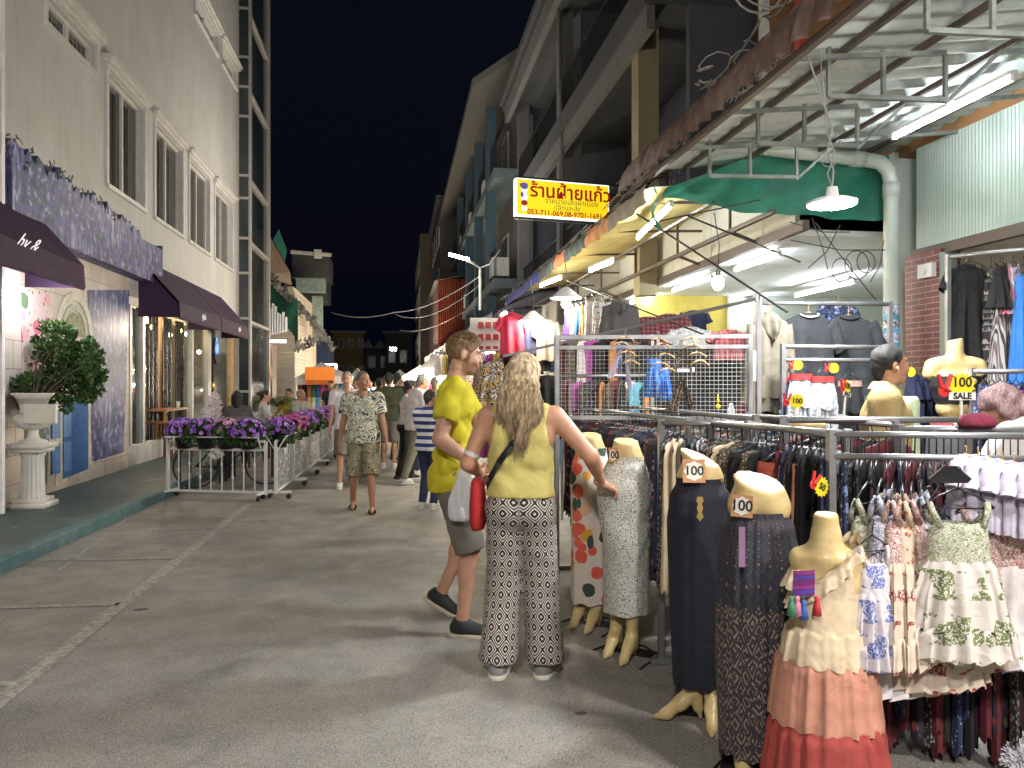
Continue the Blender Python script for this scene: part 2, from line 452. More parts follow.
c = t.ramp(n1, [(.3, (.028, .058, .058)), (.55, (.045, .085, .082)), (.68, (.10, .14, .13))])
c = t.mix(t.ramp(t.noise(t.co(scale=(1, .45, 1)), 2.6, 4, .6), [(.66, (0,)), (.7, (.5,))]), c, (.24, .24, .21))
t.color(c); t.set(Roughness=t.ramp(n1, [(.3, (.42,)), (.7, (.65,))])); t.bump(n2, .15, .004)
t = NT('kerb_paint'); o = t.co()
t.color(t.ramp(t.noise(o, 5, 5, .65), [(.35, (.05, .11, .12)), (.6, (.085, .165, .17)), (.72, (.2, .22, .2))])); t.set(Roughness=.6); t.bump(t.noise(o, 30, 3), .2, .005)
def kx(y): return -3.20 + .022 * (y - 7)
g = MB(); ys = [-6, 0, 4, 7, 10, 14, 20, 27, 34]
def strip(mb, xa, xb, za, zb, ys):
    for a, b in zip(ys, ys[1:]):
        mb.add([(xa(a), a, za), (xb(a), a, zb), (xb(b), b, zb), (xa(b), b, za)], [(0, 1, 2, 3)])
strip(g, lambda y: -14, lambda y: kx(y) - .12, .115, .115, ys)
struct('raised_pavement', g, MATS['green_paint'])
g = MB(); strip(g, lambda y: kx(y) - .12, lambda y: kx(y) - .015, .118, .118, ys); strip(g, lambda y: kx(y) - .015, lambda y: kx(y), .118, .10, ys); strip(g, lambda y: kx(y), lambda y: kx(y) + .01, .10, -.01, ys)
struct('kerb', g, MATS['kerb_paint'])
t = NT('road_paint'); o = t.co()
c = t.mix(t.ramp(t.noise(o, 22, 5, .7), [(.40, (0,)), (.60, (.85,))]), (.42, .40, .36), (.18, .17, .155))
t.color(c); t.set(Roughness=.75); t.bump(t.noise(o, 230, 2), .3, .005)
g = MB()
def ln(a, b, w_):
    a, b = V(a), V(b); a.z = b.z = .004; d = (b - a).normalized(); n_ = V((-d.y, d.x, 0)) * w_ / 2
    g.add([a - n_, b - n_, b + n_, a + n_], [(0, 1, 2, 3)])
ln((-1.93, 2.5, 0), (-1.90, 10.3, 0), .10)
for q in ((103, 529, 217, 528.5), (35, 560.5, 176, 558.6), (0, 608, 119, 604.5), (-140, 690, 12, 684)):
    ln(G(q[0], q[1]), G(q[2], q[3]), .06)
ln(G(60, 570), G(190, 470), .025)
struct('road_marking', g, MATS['road_paint'])

# ================================================================ common materials
def WALLM(name, c, rough=.75, streak=.25):
    t = NT(name); o = t.co()
    n1 = t.noise(o, .8, 5, .6); n2 = t.noise(t.co(scale=(3, 3, .35)), 2.2, 5, .65)
    c1 = t.ramp(n1, [(.3, tuple(x * .88 for x in c)), (.7, tuple(min(1, x * 1.06) for x in c))])
    c2 = t.mix(t.math('MULTIPLY', t.ramp(n2, [(.5, (0,)), (.75, (1,))]), streak), c1, tuple(x * .45 for x in c))
    t.color(c2); t.set(Roughness=rough); t.bump(t.noise(o, 45, 4), .15, .006); return t.m
white_wall = WALLM('white_render', (.60, .585, .575), .7, .3)
trim = M('white_trim', (.66, .645, .625), .5)
cream = WALLM('cream_render', (.62, .54, .40), .7, .2)
grey_conc = WALLM('grey_concrete', (.14, .138, .135), .85, .6)
dark_conc = WALLM('dark_concrete', (.065, .067, .072), .9, .5)
beige_conc = WALLM('beige_concrete', (.27, .225, .13), .85, .4)
iron = M('dark_iron', (.03, .03, .032), .55, .6)
steel = M('galvanised_steel', (.36, .36, .37), .38, .75, bump=.05)
wsteel = M('white_painted_metal', (.72, .71, .70), .4, .1)
purple = M('purple_canvas', (.034, .010, .042), .8)
black_pl = M('black_plastic', (.012, .012, .013), .35)
t = NT('curtained_glass'); o = t.co(); x, y, z = t.sep(o)
fold = t.math('SINE', t.math('ADD', t.math('MULTIPLY', y, 46), t.math('MULTIPLY', t.noise(o, 1.6, 2), 7)))
t.color(t.ramp(t.math('MULTIPLY', t.math('ADD', fold, 1), .5), [(0, (.035, .036, .036)), (1, (.12, .12, .115))])); t.set(Roughness=.08); t.b.inputs['Specular IOR Level'].default_value = .5  # shading of the curtain folds painted into the flat pane colour
t = NT('tower_glass'); o = t.co(); t.color(t.ramp(t.noise(o, .6, 3), [(.35, (.02, .028, .034)), (.65, (.05, .062, .07))])); t.set(Roughness=.07)
def GLASS(name, tr=.8, tintc=(.9, .95, .95)):
    t = NT(name); gl = t.new('BsdfGlossy', Roughness=.05); tp = t.new('BsdfTransparent', Color=(*tintc, 1)); mx = t.new('MixShader', Fac=tr)
    t.link(gl.outputs[0], mx.inputs[1]); t.link(tp.outputs[0], mx.inputs[2]); t.link(mx.outputs[0], t.n['Material Output'].inputs[0]); return t.m
glass = GLASS('shop_glass', .86)
warm_em = EM('warm_bulb', (1, .72, .38), 26)
white_em = EM('white_tube', (.93, .98, 1), 16)

# ================================================================ white corner building on the left
XB = -4.55
lb = thing('corner_shop_building', 'white corner building with purple awnings, a painted garden mural and a glazed stair tower', 'building', (XB, 16, 0))
def holed(mb, X, y0, y1, z0, z1, holes, dep=.14):
    ys = sorted({y0, y1, *[h[0] for h in holes], *[h[1] for h in holes]}); zs = sorted({z0, z1, *[h[2] for h in holes], *[h[3] for h in holes]})
    for a, b in zip(ys, ys[1:]):
        for c_, d_ in zip(zs, zs[1:]):
            if not any(h[0] <= a and b <= h[1] and h[2] <= c_ and d_ <= h[3] for h in holes):
                mb.add([(X, a, c_), (X, b, c_), (X, b, d_), (X, a, d_)], [(0, 1, 2, 3)])
    for (a, b, c_, d_) in holes:
        s_ = -1 if X < 0 else 1; X2 = X + s_ * dep
        mb.add([(X, a, c_), (X, b, c_), (X, b, d_), (X, a, d_), (X2, a, c_), (X2, b, c_), (X2, b, d_), (X2, a, d_)], [(0, 1, 5, 4), (1, 2, 6, 5), (2, 3, 7, 6), (3, 0, 4, 7)])
wins = [(13.0, 14.75, 4.72, 6.5), (15.4, 17.25, 4.72, 6.5), (17.8, 19.6, 4.72, 6.5), (20.2, 22.2, 4.72, 6.5)]
smal = [(10.85, 12.5, 6.28, 6.66), (18.3, 20.5, 9.95, 10.4), (21.0, 22.8, 9.95, 10.4)]
mb = MB(); holed(mb, XB, 9.3, 23.0, 3.2, 16, wins + smal)
mb.bb((XB - 8, 9.3, 3.1), (XB - .4, 23.0, 16)); mb.bb((XB - 8, 13.8, 0), (XB - 5, 23.0, 3.1))
mb.bb((XB - .35, 9.3, .1), (XB, 13.95, 3.2)); mb.bb((XB - .3, 13.95, 3.08), (XB, 23.0, 3.2))
mb.build('wall', white_wall, lb)
for i, (a, b, c_, d_) in enumerate(wins + smal):
    f = MB(); X2 = XB - .10; w_ = .055
    f.bb((X2 - .03, a, c_), (X2 + .03, b, c_ + w_)); f.bb((X2 - .03, a, d_ - w_), (X2 + .03, b, d_))
    f.bb((X2 - .032, a, c_), (X2 + .032, a + w_, d_)); f.bb((X2 - .032, b - w_, c_), (X2 + .032, b, d_)); f.bb((X2 - .03, (a + b) / 2 - .03, c_), (X2 + .034, (a + b) / 2 + .03, d_))
    wo = f.build('window', trim, lb)
    q = MB(); q.bb((X2 - .045, a + .01, c_ + .01), (X2 - .02, b - .01, d_ - .01)); q.build('pane', MATS['curtained_glass'], wo)
    h = MB(); big_ = i < 4
    h.bb((XB - .01, a - .1, d_ + .03), (XB + .05, b + .1, d_ + .10)); h.bb((XB - .01, a - .16, d_ + .10), (XB + .10, b + .16, d_ + .17)); h.bb((XB - .01, a - .2, d_ + .17), (XB + .15, b + .2, d_ + .22))
    h.bb((XB - .01, a - .08, c_ - .07), (XB + .05, b + .08, c_ - .003)); h.bb((XB - .01, b + .003, c_ - .003), (XB + .03, b + .09, d_ + .03)); h.bb((XB - .01, a - .09, c_ - .003), (XB + .03, a - .003, d_ + .03))
    h.build('window_surround', trim, lb)
# glazed stair tower
mb = MB(); XT = -4.2
mb.bb((XT - 4, 23.02, 0), (XT - .16, 26.4, 22))
mb.bb((XT - .12, 23.0, 0), (XT, 23.25, 22)); mb.bb((XT - .12, 26.3, 0), (XT, 26.5, 22)); mb.bb((XB - .1, 22.98, 0), (XB + .04, 23.04, 22))
tz = [1.2, 3.3, 4.6, 5.6, 6.75, 7.4, 9.1, 9.95, 10.8, 12.2, 13.6, 15]
for z_ in tz:
    if tz.index(z_) % 2: mb.bb((XT - .13, 23.25, z_), (XT - .01, 26.3, z_ + .09))
    mb.bb((XB, 22.96, z_ + .1), (XT, 23.04, z_ + .17))
tw = mb.build('stair_tower', M('tower_frame_grey', (.40, .38, .36), .5), lb)
q = MB(); q.bb((XT - .14, 23.2, .3), (XT - .09, 26.35, 21.9)); q.bb((XB, 22.99, .3), (XT - .05, 23.01, 21.9)); q.build('pane', MATS['tower_glass'], tw)
# pillar at the near end
mb = MB(); mb.bb((-7, 3.0, .1), (-4.35, 9.22, 14)); mb.build('cream_pillar', cream, lb)
mb = MB(); mb.bb((-4.62, 9.225, .1), (-4.32, 9.29, 14)); mb.build('trim_strip', M('bright_trim', (.86, .85, .9), .4), lb)
mb = MB()
for zz in (4.1, 5.0): mb.bar((-4.33, 8.3, zz), (-4.33, 9.15, zz), .03)
for yy in (8.35, 8.75, 9.12): mb.bar((-4.33, yy, 4.1), (-4.33, yy, 5.0), .03)
for yy in (8.55, 8.93):
    for zz, s_ in ((4.25, 1), (4.55, -1), (4.82, 1)):
        mb.tube([(-4.33, yy + s_ * .13 * math.cos(a) * (1 - a / 9), zz + .13 * math.sin(a) * (1 - a / 9)) for a in [k * .5 for k in range(14)]], .012, 4)
mb.build('scroll_grille', wsteel, lb)
# awnings
def awning(y0, y1, seams):
    mb = MB(); n = 12; xf = -3.84
    prof = [(XB + .003, 3.80), (xf - .02, 3.02), (xf, 2.74)]
    prof2 = [(x_ - .02, z_ - .03) for x_, z_ in prof]
    rows = []
    for i in range(n + 1):
        y = y0 + (y1 - y0) * i / n; sag = .012 * math.sin(i * 2.1)
        rows.append([V((x_, y, z_ + (sag if k == 1 else 0) + (.012 * math.sin(i * 3.3) if k == 2 else 0))) for k, (x_, z_) in enumerate(prof)] + [V((x_, y, z_)) for x_, z_ in prof2[::-1]])
    mb.loft(rows, cap=(1, 1))
    for y in (y0, y1): mb.add([(XB + .003, y, 3.80), (xf - .02, y, 3.02), (xf, y, 2.74), (XB + .003, y, 2.74)], [(0, 1, 2, 3)])
    a = mb.build('awning', purple, lb)
    f = MB()
    for y in [y0 + .02, y1 - .02] + seams: f.bar((XB, y, 3.76), (xf - .02, y, 2.99), .012); f.bar((xf - .03, y, 3.0), (xf - .03, y, 2.76), .02)
    f.bar((xf - .03, y0, 2.76), (xf - .03, y1, 2.76), .02); f.build('awning_frame', M('dark_purple_seam', (.075, .04, .09), .6), a)
    return a
a1 = awning(5.2, 10.24, [7.7]); a2 = awning(14.45, 17.7, []); a3 = awning(17.75, 20.9, [])
wt = EM('awning_lettering_white', (.8, .78, .8), .15)
text('by &', .24, wt, a1, (-3.835, 8.75, 3.02), (0, 1, 0), (.55, 0, .8)).rotation_euler = (0, 0, 0)
text('อูชิน่า', .15, wt, a2, (-3.825, 16.1, 2.88), (0, 1, 0), (-.02, 0, 1))
text('อูชิน่า', .13, wt, a3, (-3.825, 19.6, 2.88), (0, 1, 0), (-.02, 0, 1))
# painted wisteria fascia board
t = NT('wisteria_mural'); o = t.co(scale=(1, 1, .16)); oo = t.co()
n1 = t.noise(o, 10, 2, .5, .4); n2 = t.noise(oo, .9, 2); n3 = t.noise(oo, 8, 2, .5)
c = t.ramp(n1, [(.34, (.01, .01, .10)), (.42, (.05, .035, .30)), (.47, (.02, .06, .02)), (.51, (.16, .11, .50)), (.56, (.50, .54, .62)), (.60, (.06, .04, .32)), (.66, (.02, .05, .03)), (.72, (.30, .26, .6))])
c2 = t.ramp(n3, [(.36, (.01, .01, .12)), (.45, (.02, .06, .02)), (.52, (.10, .06, .42)), (.58, (.02, .05, .02)), (.64, (.30, .28, .55))])
c = t.mix(t.ramp(n2, [(.40, (0,)), (.56, (1,))]), c, c2); t.color(c); t.set(Roughness=.5)  # n2 limits the white blossom tones, painting a spotlit glow into the colour
wist = MATS['wisteria_mural']
mb = MB(); n = 70; yy0, yy1 = 9.4, 15.0; top = []
for i in range(n + 1):
    y = yy0 + (yy1 - yy0) * i / n; u = i / n
    z_ = 4.02 + .18 * max(0, 1 - u * 1.3) * abs(math.sin(i * 1.7)) + (.10 if u < .75 else .0) * abs(math.sin(i * .9)) + rnd.uniform(0, .12 if u < .8 else .0)
    top.append((y, z_))
poly = [(yy0, 3.36), (yy1, 3.36)] + top[::-1]
mb.prism(poly, lambda a, b, t_: V((t_, a, b)), XB + .003, XB + .25)
mb.bb((XB, 15.0, 3.36), (XB + .245, 15.04, 4.1))
fb = mb.build('mural_board', wist, lb)
mb = MB()
for i in range(420):                                     # cut-out leaves and racemes standing over the board's top edge
    y = rnd.uniform(9.3, 13.6); u = (y - 9.3) / 4.3; z_ = 4.1 + rnd.uniform(-.05, .34 * (1 - u * .75)); x_ = XB + rnd.uniform(.02, .27)
    l = rnd.uniform(.03, .08); a = rnd.uniform(0, 6.28)
    mb.box((x_, y, z_), (.008, l, l * .45), m=Matrix.Rotation(a, 3, 'X') @ Matrix.Rotation(rnd.uniform(-.5, .5), 3, 'Z'))
mb.build('mural_foliage', M('mural_leaf', (.06, .10, .07), .6, var=.8, scale=14), fb)
# painted mural on the ground floor wall
t = NT('mural_blocks'); o = t.co(); x, y, z = t.sep(o)
fr = t.math('FRACT', t.math('MULTIPLY', z, 2.9)); fy = t.math('FRACT', t.math('MULTIPLY', t.math('ADD', y, t.math('MULTIPLY', t.math('FLOOR', t.math('MULTIPLY', z, 2.9)), .37)), .95))
e = t.math('MAXIMUM', t.math('LESS_THAN', fr, .03), t.math('LESS_THAN', fy, .018))
c = t.ramp(t.noise(o, 2, 4), [(.35, (.52, .43, .37)), (.65, (.68, .60, .54))])
t.color(t.mix(e, c, (.30, .24, .21))); t.set(Roughness=.6)
mb = MB(); mb.bb((XB + .003, 9.3, .12), (XB + .012, 13.93, 3.35)); mu = mb.build('mural_panel', MATS['mural_blocks'], lb)
def wallpt(px, py, X=XB + .02): y = onX(px, X); return V((X, y, zat(py, X, y)))
def patch(name, pts, m, t0=.012, t1=.02, parent=None):
    pp = [wallpt(a, b) for a, b in pts]; q = MB(); q.prism([(p.y, p.z) for p in pp], lambda a, b, t_: V((XB + t_, a, b)), t0, t1); return q.build(name, m, parent or lb)
blue = PATT('blue_door_paint', 'fine', [(.05, .14, .36), (.035, .10, .28)], 18)
stone = M('painted_stone', (.60, .56, .47), .6, var=.3, scale=5)
patch('painted_door_surround', [(56, 486), (94, 470), (94, 398), (56, 398)], stone, .012, .018)
pd = patch('painted_door', [(63, 479), (88, 469), (88, 400), (63, 400)], blue, .018, .026)
for zz, z2 in ((.35, .75), (.82, 1.2)):
    for a_, b_ in ((10.95, 11.2), (11.3, 11.55)):
        q = MB(); q.bb((XB + .026, a_, zz), (XB + .034, b_, z2)); q.build('door_panel', M('blue_panel_light', (.08, .20, .46), .5, var=.3), pd)
def ring(cy_, cz, r0, r1, m, t1, name):
    q = MB(); n = 20
    pts = [(cy_ + r1 * math.cos(math.pi * i / n), cz + r1 * math.sin(math.pi * i / n)) for i in range(n + 1)] + [(cy_ + r0 * math.cos(math.pi * i / n), cz + r0 * math.sin(math.pi * i / n)) for i in range(n, -1, -1)]
    for i in range(n):
        q.prism([pts[i], pts[i + 1], pts[2 * n - i], pts[2 * n + 1 - i]], lambda a, b, t_: V((XB + t_, a, b)), .012, t1)
    return q.build(name, m, lb)
ac = wallpt(75, 336)
ring(ac.y, ac.z, .50, .62, stone, .03, 'painted_arch'); ring(ac.y, ac.z, .36, .45, M('arch_green', (.42, .44, .36), .6, var=.3), .026, 'painted_arch')
q = MB(); q.prism([(ac.y + .33 * math.cos(a), ac.z + .33 * math.sin(a)) for a in [math.pi * i / 16 for i in range(17)]], lambda a, b, t_: V((XB + t_, a, b)), .012, .02); q.build('painted_relief', M('relief_olive', (.28, .28, .17), .7, var=.6, scale=16), lb)
patch('painted_wisteria', [(92, 470 - 8), (124, 452), (129, 290), (88, 290)], wist, .013, .021)
pink = PATT('peony_paint', 'floral', [(.62, .47, .48), (.55, .10, .20), (.70, .32, .38), (.72, .50, .54), (.10, .18, .09)], 3.6, rough=.6)
patch('painted_peonies', [(22, 405), (52, 402), (50, 292), (22, 288)], pink, .013, .019)
hyd = PATT('hydrangea_paint', 'floral', [(.10, .14, .12), (.16, .20, .55), (.30, .34, .66), (.12, .10, .40), (.08, .2, .07)], 12, rough=.6)
patch('painted_hydrangeas', [(24, 492), (47, 484), (50, 425), (25, 412)], hyd, .013, .019)
# shopfront
sf = MB(); XS = -4.66
def post(px, X, w_, z0=.1, z1=3.08, m=trim, mbx=None):
    y = onX(px, X); (mbx or sf).bb((X - .1, y - w_ / 2, z0), (X + .02, y + w_ / 2, z1))
for px, w_ in ((130, .10), (143, .12), (192, .14), (209, .3), (237, .25)): post(px, XS, w_)
sf.bb((XS - .05, 13.96, 2.95), (XS + .03, 23.0, 3.078)); sf.build('shopfront_frame', trim, lb)
q = MB(); q.bb((XS - .12, 13.97, .1), (XS + .05, 17.2, .46)); q.build('white_plinth', M('bright_plinth', (.80, .78, .76), .45), lb)
for a_, b_ in ((163.5, .3), (232, 0)): q = MB(); post(a_, XS - b_, .32, mbx=q); q.build('timber_post', M('warm_timber', (.62, .42, .26), .5, var=.2), lb)
q = MB(); y0_, y1_ = onX(213, XS), onX(226, XS); q.bb((XS - .04, y0_, .1), (XS + .01, y1_, 2.95)); q.build('dark_panel', M('dark_olive_panel', (.018, .022, .014), .5), lb)
q = MB(); c0 = wallpt(216, 351, XS + .02); q.cyl((XS + .02, c0.y, c0.z), (XS + .06, c0.y, c0.z), .34, n=28); rs = q.build('round_sign', black_pl, lb)
q = MB(); q.cyl((XS + .06, c0.y - .1, c0.z + .05), (XS + .075, c0.y - .1, c0.z + .05), .15, n=5); q.cyl((XS + .06, c0.y - .12, c0.z + .28), (XS + .072, c0.y - .12, c0.z + .28), .07, n=4); q.build('blue_emblem', EM('blue_emblem_light', (.05, .16, .8), .8), rs)
for a_, b_, z_ in ((13.98, 15.4, .46), (18.2, 22.9, .12)): q = MB(); q.bb((XS - .06, a_, z_), (XS - .05, b_, 2.95)); q.build('shop_window', glass, lb)
# inside of the shop: floor, back shelves, warm bulbs
q = MB(); q.bb((XB - 4.9, 13.9, .02), (XS - .12, 23, .11)); q.build('shop_floor', M('wood_floor', (.10, .06, .04), .4), lb)
q = MB(); q.bb((XB - 4.0, 14.0, .1), (XB - 3.9, 22.9, 3.05)); q.bb((XB - 4.9, 13.86, .1), (XS - .13, 13.9, 3.05)); q.build('inner_wall', M('dark_inner_wall', (.035, .03, .03), .6), lb)
q = MB()
for k in range(9):
    y = 14.15 + k * .95; 
    for j in range(14): q.box((XS - .2 - .02 * math.sin(j), y + .045 * j, 1.55), (.02, .028, 2.8)) if k in (1, 2, 3, 4) else None
q.build('bead_curtain', M('dark_bead', (.03, .028, .03), .3, var=.5), lb)
for i, (px, py, d) in enumerate(((146, 320, 14.6), (152, 327, 16), (165, 328, 16.5), (170, 335, 17.5), (187, 334, 17.8), (182, 331, 19), (160, 324, 18), (199, 352, 20), (247, 330, 27))):
    p = P(px, py, d + 1.0); q = MB(); q.ball(p, .05 if i else .07); b = q.build('hanging_bulb', warm_em, None, True, base=p)
    s_ = MB(); s_.cyl(p + V((0, 0, .05)), p + V((0, 0, .22)), .012, n=5); s_.build('bulb_cord', black_pl, b)
    tag(b, 'small warm bulb hanging inside the cafe window behind the purple awnings', 'bulb', 'warm bulbs inside the corner cafe')
# table and stools inside
def table_(c, w_, d_, h, m, label, cat='table', name='cafe_table'):
    t_ = thing(name, label, cat, c)
    q = MB(); q.bb((c[0] - w_ / 2, c[1] - d_ / 2, c[2] + h - .04), (c[0] + w_ / 2, c[1] + d_ / 2, c[2] + h)); q.build('table_top', m, t_)
    for sx in (-1, 1):
        for sy in (-1, 1): q = MB(); q.bar((c[0] + sx * (w_ / 2 - .04), c[1] + sy * (d_ / 2 - .04), c[2]), (c[0] + sx * (w_ / 2 - .04), c[1] + sy * (d_ / 2 - .04), c[2] + h - .041), .045); q.build('leg', m, t_)
    return t_
wood = M('stool_wood', (.34, .15, .06), .45, var=.2)
p = P(165, 400, 15.8); table_((p.x - .1, p.y, .1), .7, 1.6, .95, wood, 'tall brown wooden table just inside the cafe opening')
q = MB(); p = P(178, 385, 15.9); q.lathe([(.03, 0), (.045, .12), (.05, .13)], (p.x, p.y, 1.06), 12); tag(q.build('paper_cup', trim, None, base=(p.x, p.y, 1.06)), 'white paper cup on the tall brown cafe table', 'cup')
for i, px in enumerate((150, 166, 182)):
    p = P(px, 420, 15.1); t_ = thing('bar_stool', ['brown wooden bar stool nearest the white plinth', 'brown wooden bar stool in the middle of the cafe table', 'brown wooden bar stool nearest the timber post side of the table'][i], 'stool', (p.x, p.y, .1), 'bar stools at the cafe table')
    q = MB(); q.bb((p.x - .16, p.y - .16, .78), (p.x + .16, p.y + .16, .82)); q.build('seat', wood, t_)
    for sx in (-1, 1):
        for sy in (-1, 1): q = MB(); q.bar((p.x + sx * .17, p.y + sy * .17, .1), (p.x + sx * .13, p.y + sy * .13, .78), .03); q.build('leg', wood, t_)

# ================================================================ urn and bush by the mural
uc = V((-4.22, 9.72, .115))
ur = thing('garden_urn', 'white fluted plaster urn on a square column pedestal beside the painted mural', 'urn', uc)
plaster = M('white_plaster', (.66, .64, .60), .6, bump=.15)
q = MB(); q.bb(uc + V((-.2, -.2, 0)), uc + V((.2, .2, .06))); q.bb(uc + V((-.165, -.165, .06)), uc + V((.165, .165, .11))); q.bb(uc + V((-.17, -.17, .64)), uc + V((.17, .17, .69))); q.bb(uc + V((-.2, -.2, .69)), uc + V((.2, .2, .745)))
q.lathe([(.145, .11), (.12, .14), (.11, .58), (.14, .64)], uc, 64, 16, .05); q.build('pedestal', plaster, ur, True)
q = MB(); q.lathe([(.15, .745), (.15, .77), (.07, .80), (.055, .86), (.06, .90)], uc, 48); q.lathe([(.06, .90), (.16, .93), (.20, 1.0), (.195, 1.05), (.15, 1.08)], uc, 80, 20, .035); q.lathe([(.145, 1.08), (.13, 1.14), (.15, 1.25), (.215, 1.31), (.225, 1.33), (.19, 1.33), (.15, 1.2), (.02, 1.2)], uc, 48)
q.build('bowl', plaster, ur, True)
p = P(34, 413, 8.7); q = MB(); q.bb((-.16, -.02, -.11), (.20, .02, .11))
t_ = q.build('small_notice_board', M('board_white', (.72, .71, .66), .6)); t_.location = (uc.x + .16, uc.y - .22, 1.33 - .12 + .0); t_.rotation_euler = (0, 0, -.15); tag(t_, 'small white board with faint writing leaning on the urn rim', 'notice board')
text('grand opening', .04, M('faint_ink', (.35, .33, .28), .6), t_, (.02, -.022, .03), (1, 0, 0), (0, 0, 1)).location = (0, 0, 0)
def LEAF(name, cols, rough=.55):
    t = NT(name); inf = t.new('ObjectInfo'); g_ = t.new('NewGeometry'); t.color(t.ramp(g_.outputs['Random Per Island'], [(i / (len(cols) - 1), c_) for i, c_ in enumerate(cols)])); t.set(Roughness=rough)
    t.b.inputs['Subsurface Weight'].default_value = 0; return t.m
def leafcloud(mb, clumps, n, size, seed=0, tri=False, up=.3):
    rr = random.Random(seed); cl = clumps
    wts = [c_[1] ** 2 for c_ in cl]
    for i in range(n):
        c_, r_ = rr.choices(cl, wts)[0]
        d = V((rr.gauss(0, 1), rr.gauss(0, 1), rr.gauss(0, 1))).normalized(); rad = r_ * (rr.random() ** .45)
        p_ = V(c_) + V((d.x * rad, d.y * rad, d.z * rad * .85)); a = (d + V((rr.uniform(-.8, .8), rr.uniform(-.8, .8), rr.uniform(-.6, .8) + up))).normalized(); b = a.cross(V((rr.random(), rr.random(), rr.random()))).normalized()
        s_ = size * rr.uniform(.6, 1.3); w_ = s_ * .38; nn = a.cross(b)
        mb.add([p_, p_ + a * s_ * .5 + b * w_ + nn * s_ * .08, p_ + a * s_, p_ + a * s_ * .5 - b * w_ + nn * s_ * .08], [(0, 1, 2, 3)])
bush = thing('potted_shrub', 'bushy dark green shrub growing out of the white urn', 'shrub', uc + V((0, 0, 1.25)))
bl = LEAF('bush_leaf', [(.025, .055, .018), (.055, .12, .03), (.08, .17, .045), (.13, .22, .07)])
rr = random.Random(4); cl = []; stems = MB()
for (px, py, r_) in ((62, 335, .13), (52, 350, .17), (84, 352, .15), (72, 368, .2), (90, 378, .16), (70, 392, .18), (50, 378, .17), (30, 385, .18), (20, 372, .10), (12, 392, .12), (2, 388, .09), (42, 395, .16), (92, 362, .12), (48, 328, .08), (88, 395, .1), (28, 402, .1)):
    d = 9.35 + rr.uniform(-.25, .25); c_ = P(px, py, d); cl.append((c_, r_)); m_ = (uc + V((0, 0, 1.3))).lerp(c_, .5) + V((rr.uniform(-.05, .05), 0, .03))
    stems.tube([uc + V((0, 0, 1.2)), m_, c_], .014, 5, .005)
    for k in range(5):
        e_ = c_ + V((rr.gauss(0, 1), rr.gauss(0, 1), rr.gauss(0, 1))).normalized() * r_ * 1.05; stems.tube([c_, e_], .005, 3, .002); cl.append((e_, r_ * .38))
stems.build('stem', M('shrub_bark', (.07, .05, .035), .8), bush)
q = MB(); leafcloud(q, cl, 9000, .055, 3); q.build('foliage', bl, bush)

# ================================================================ barriers with petunias
def barrier(L=1.42):
    t_ = thing('crowd_barrier', '', 'barrier')
    q = MB(); h = .78
    for x_ in (0, L): q.bar((x_, 0, .07), (x_, 0, h), .035)
    for z_ in (.1, .665, .78): q.bar((.018, 0, z_), (L - .018, 0, z_), .03)
    q.build('frame', wsteel, t_)
    q = MB(); 
    for i in range(1, 9):
        x_ = L * i / 9; q.cyl((x_, 0, .115), (x_, 0, .65), .0085, n=6); q.ball((x_, 0, .38 + .09 * (i % 3 - 1)), (.02, .02, .03), 6, 4)
    q.build('upright_bars', wsteel, t_)
    q = MB()                                                # lozenge ornament in the middle
    for k in range(4):
        a_ = .035 + .03 * k
        for s1, s2 in ((1, 1), (1, -1), (-1, -1), (-1, 1)): q.bar((L / 2 + a_ * s1, -.01, .60), (L / 2, -.01, .60 + a_ * .55 * s2), .008)
    q.build('lozenge_ornament', wsteel, t_)
    for x_ in (.02, L - .02):
        q = MB(); q.bar((x_, -.2, .095), (x_, .2, .095), .03); f = q.build('foot_bar', wsteel, t_)
        for y_ in (-.17, .17):
            c_ = MB(); c_.cyl((x_ - .012, y_, .036), (x_ + .012, y_, .036), .036, n=12); c_.bar((x_, y_, .05), (x_, y_, .09), .014); c_.build('castor', black_pl, f)
    q = MB(); h2 = .66
    for x_ in (.05, L - .05):
        for s_ in (-1, 1): q.bar((x_, s_ * .02, h2), (x_, s_ * .13, .84), .014)
    for s_ in (-1, 1): q.bar((.03, s_ * .13, .84), (L - .03, s_ * .13, .84), .018)
    q.build('pot_tray', wsteel, t_)
    return t_
b0 = barrier()
petal = {'purple': LEAF('petal_purple', [(.26, .09, .46), (.46, .20, .76), (.62, .36, .86)], .6), 'pink': LEAF('petal_pink', [(.58, .18, .44), (.70, .36, .60), (.8, .6, .76)], .6), 'magenta': LEAF('petal_magenta', [(.50, .06, .22), (.6, .14, .34), (.48, .12, .5)], .6)}
fl = LEAF('petunia_leaf', [(.02, .05, .012), (.04, .10, .02), (.06, .14, .03)]); eye_c = M('petal_throat', (.10, .01, .10), .6)
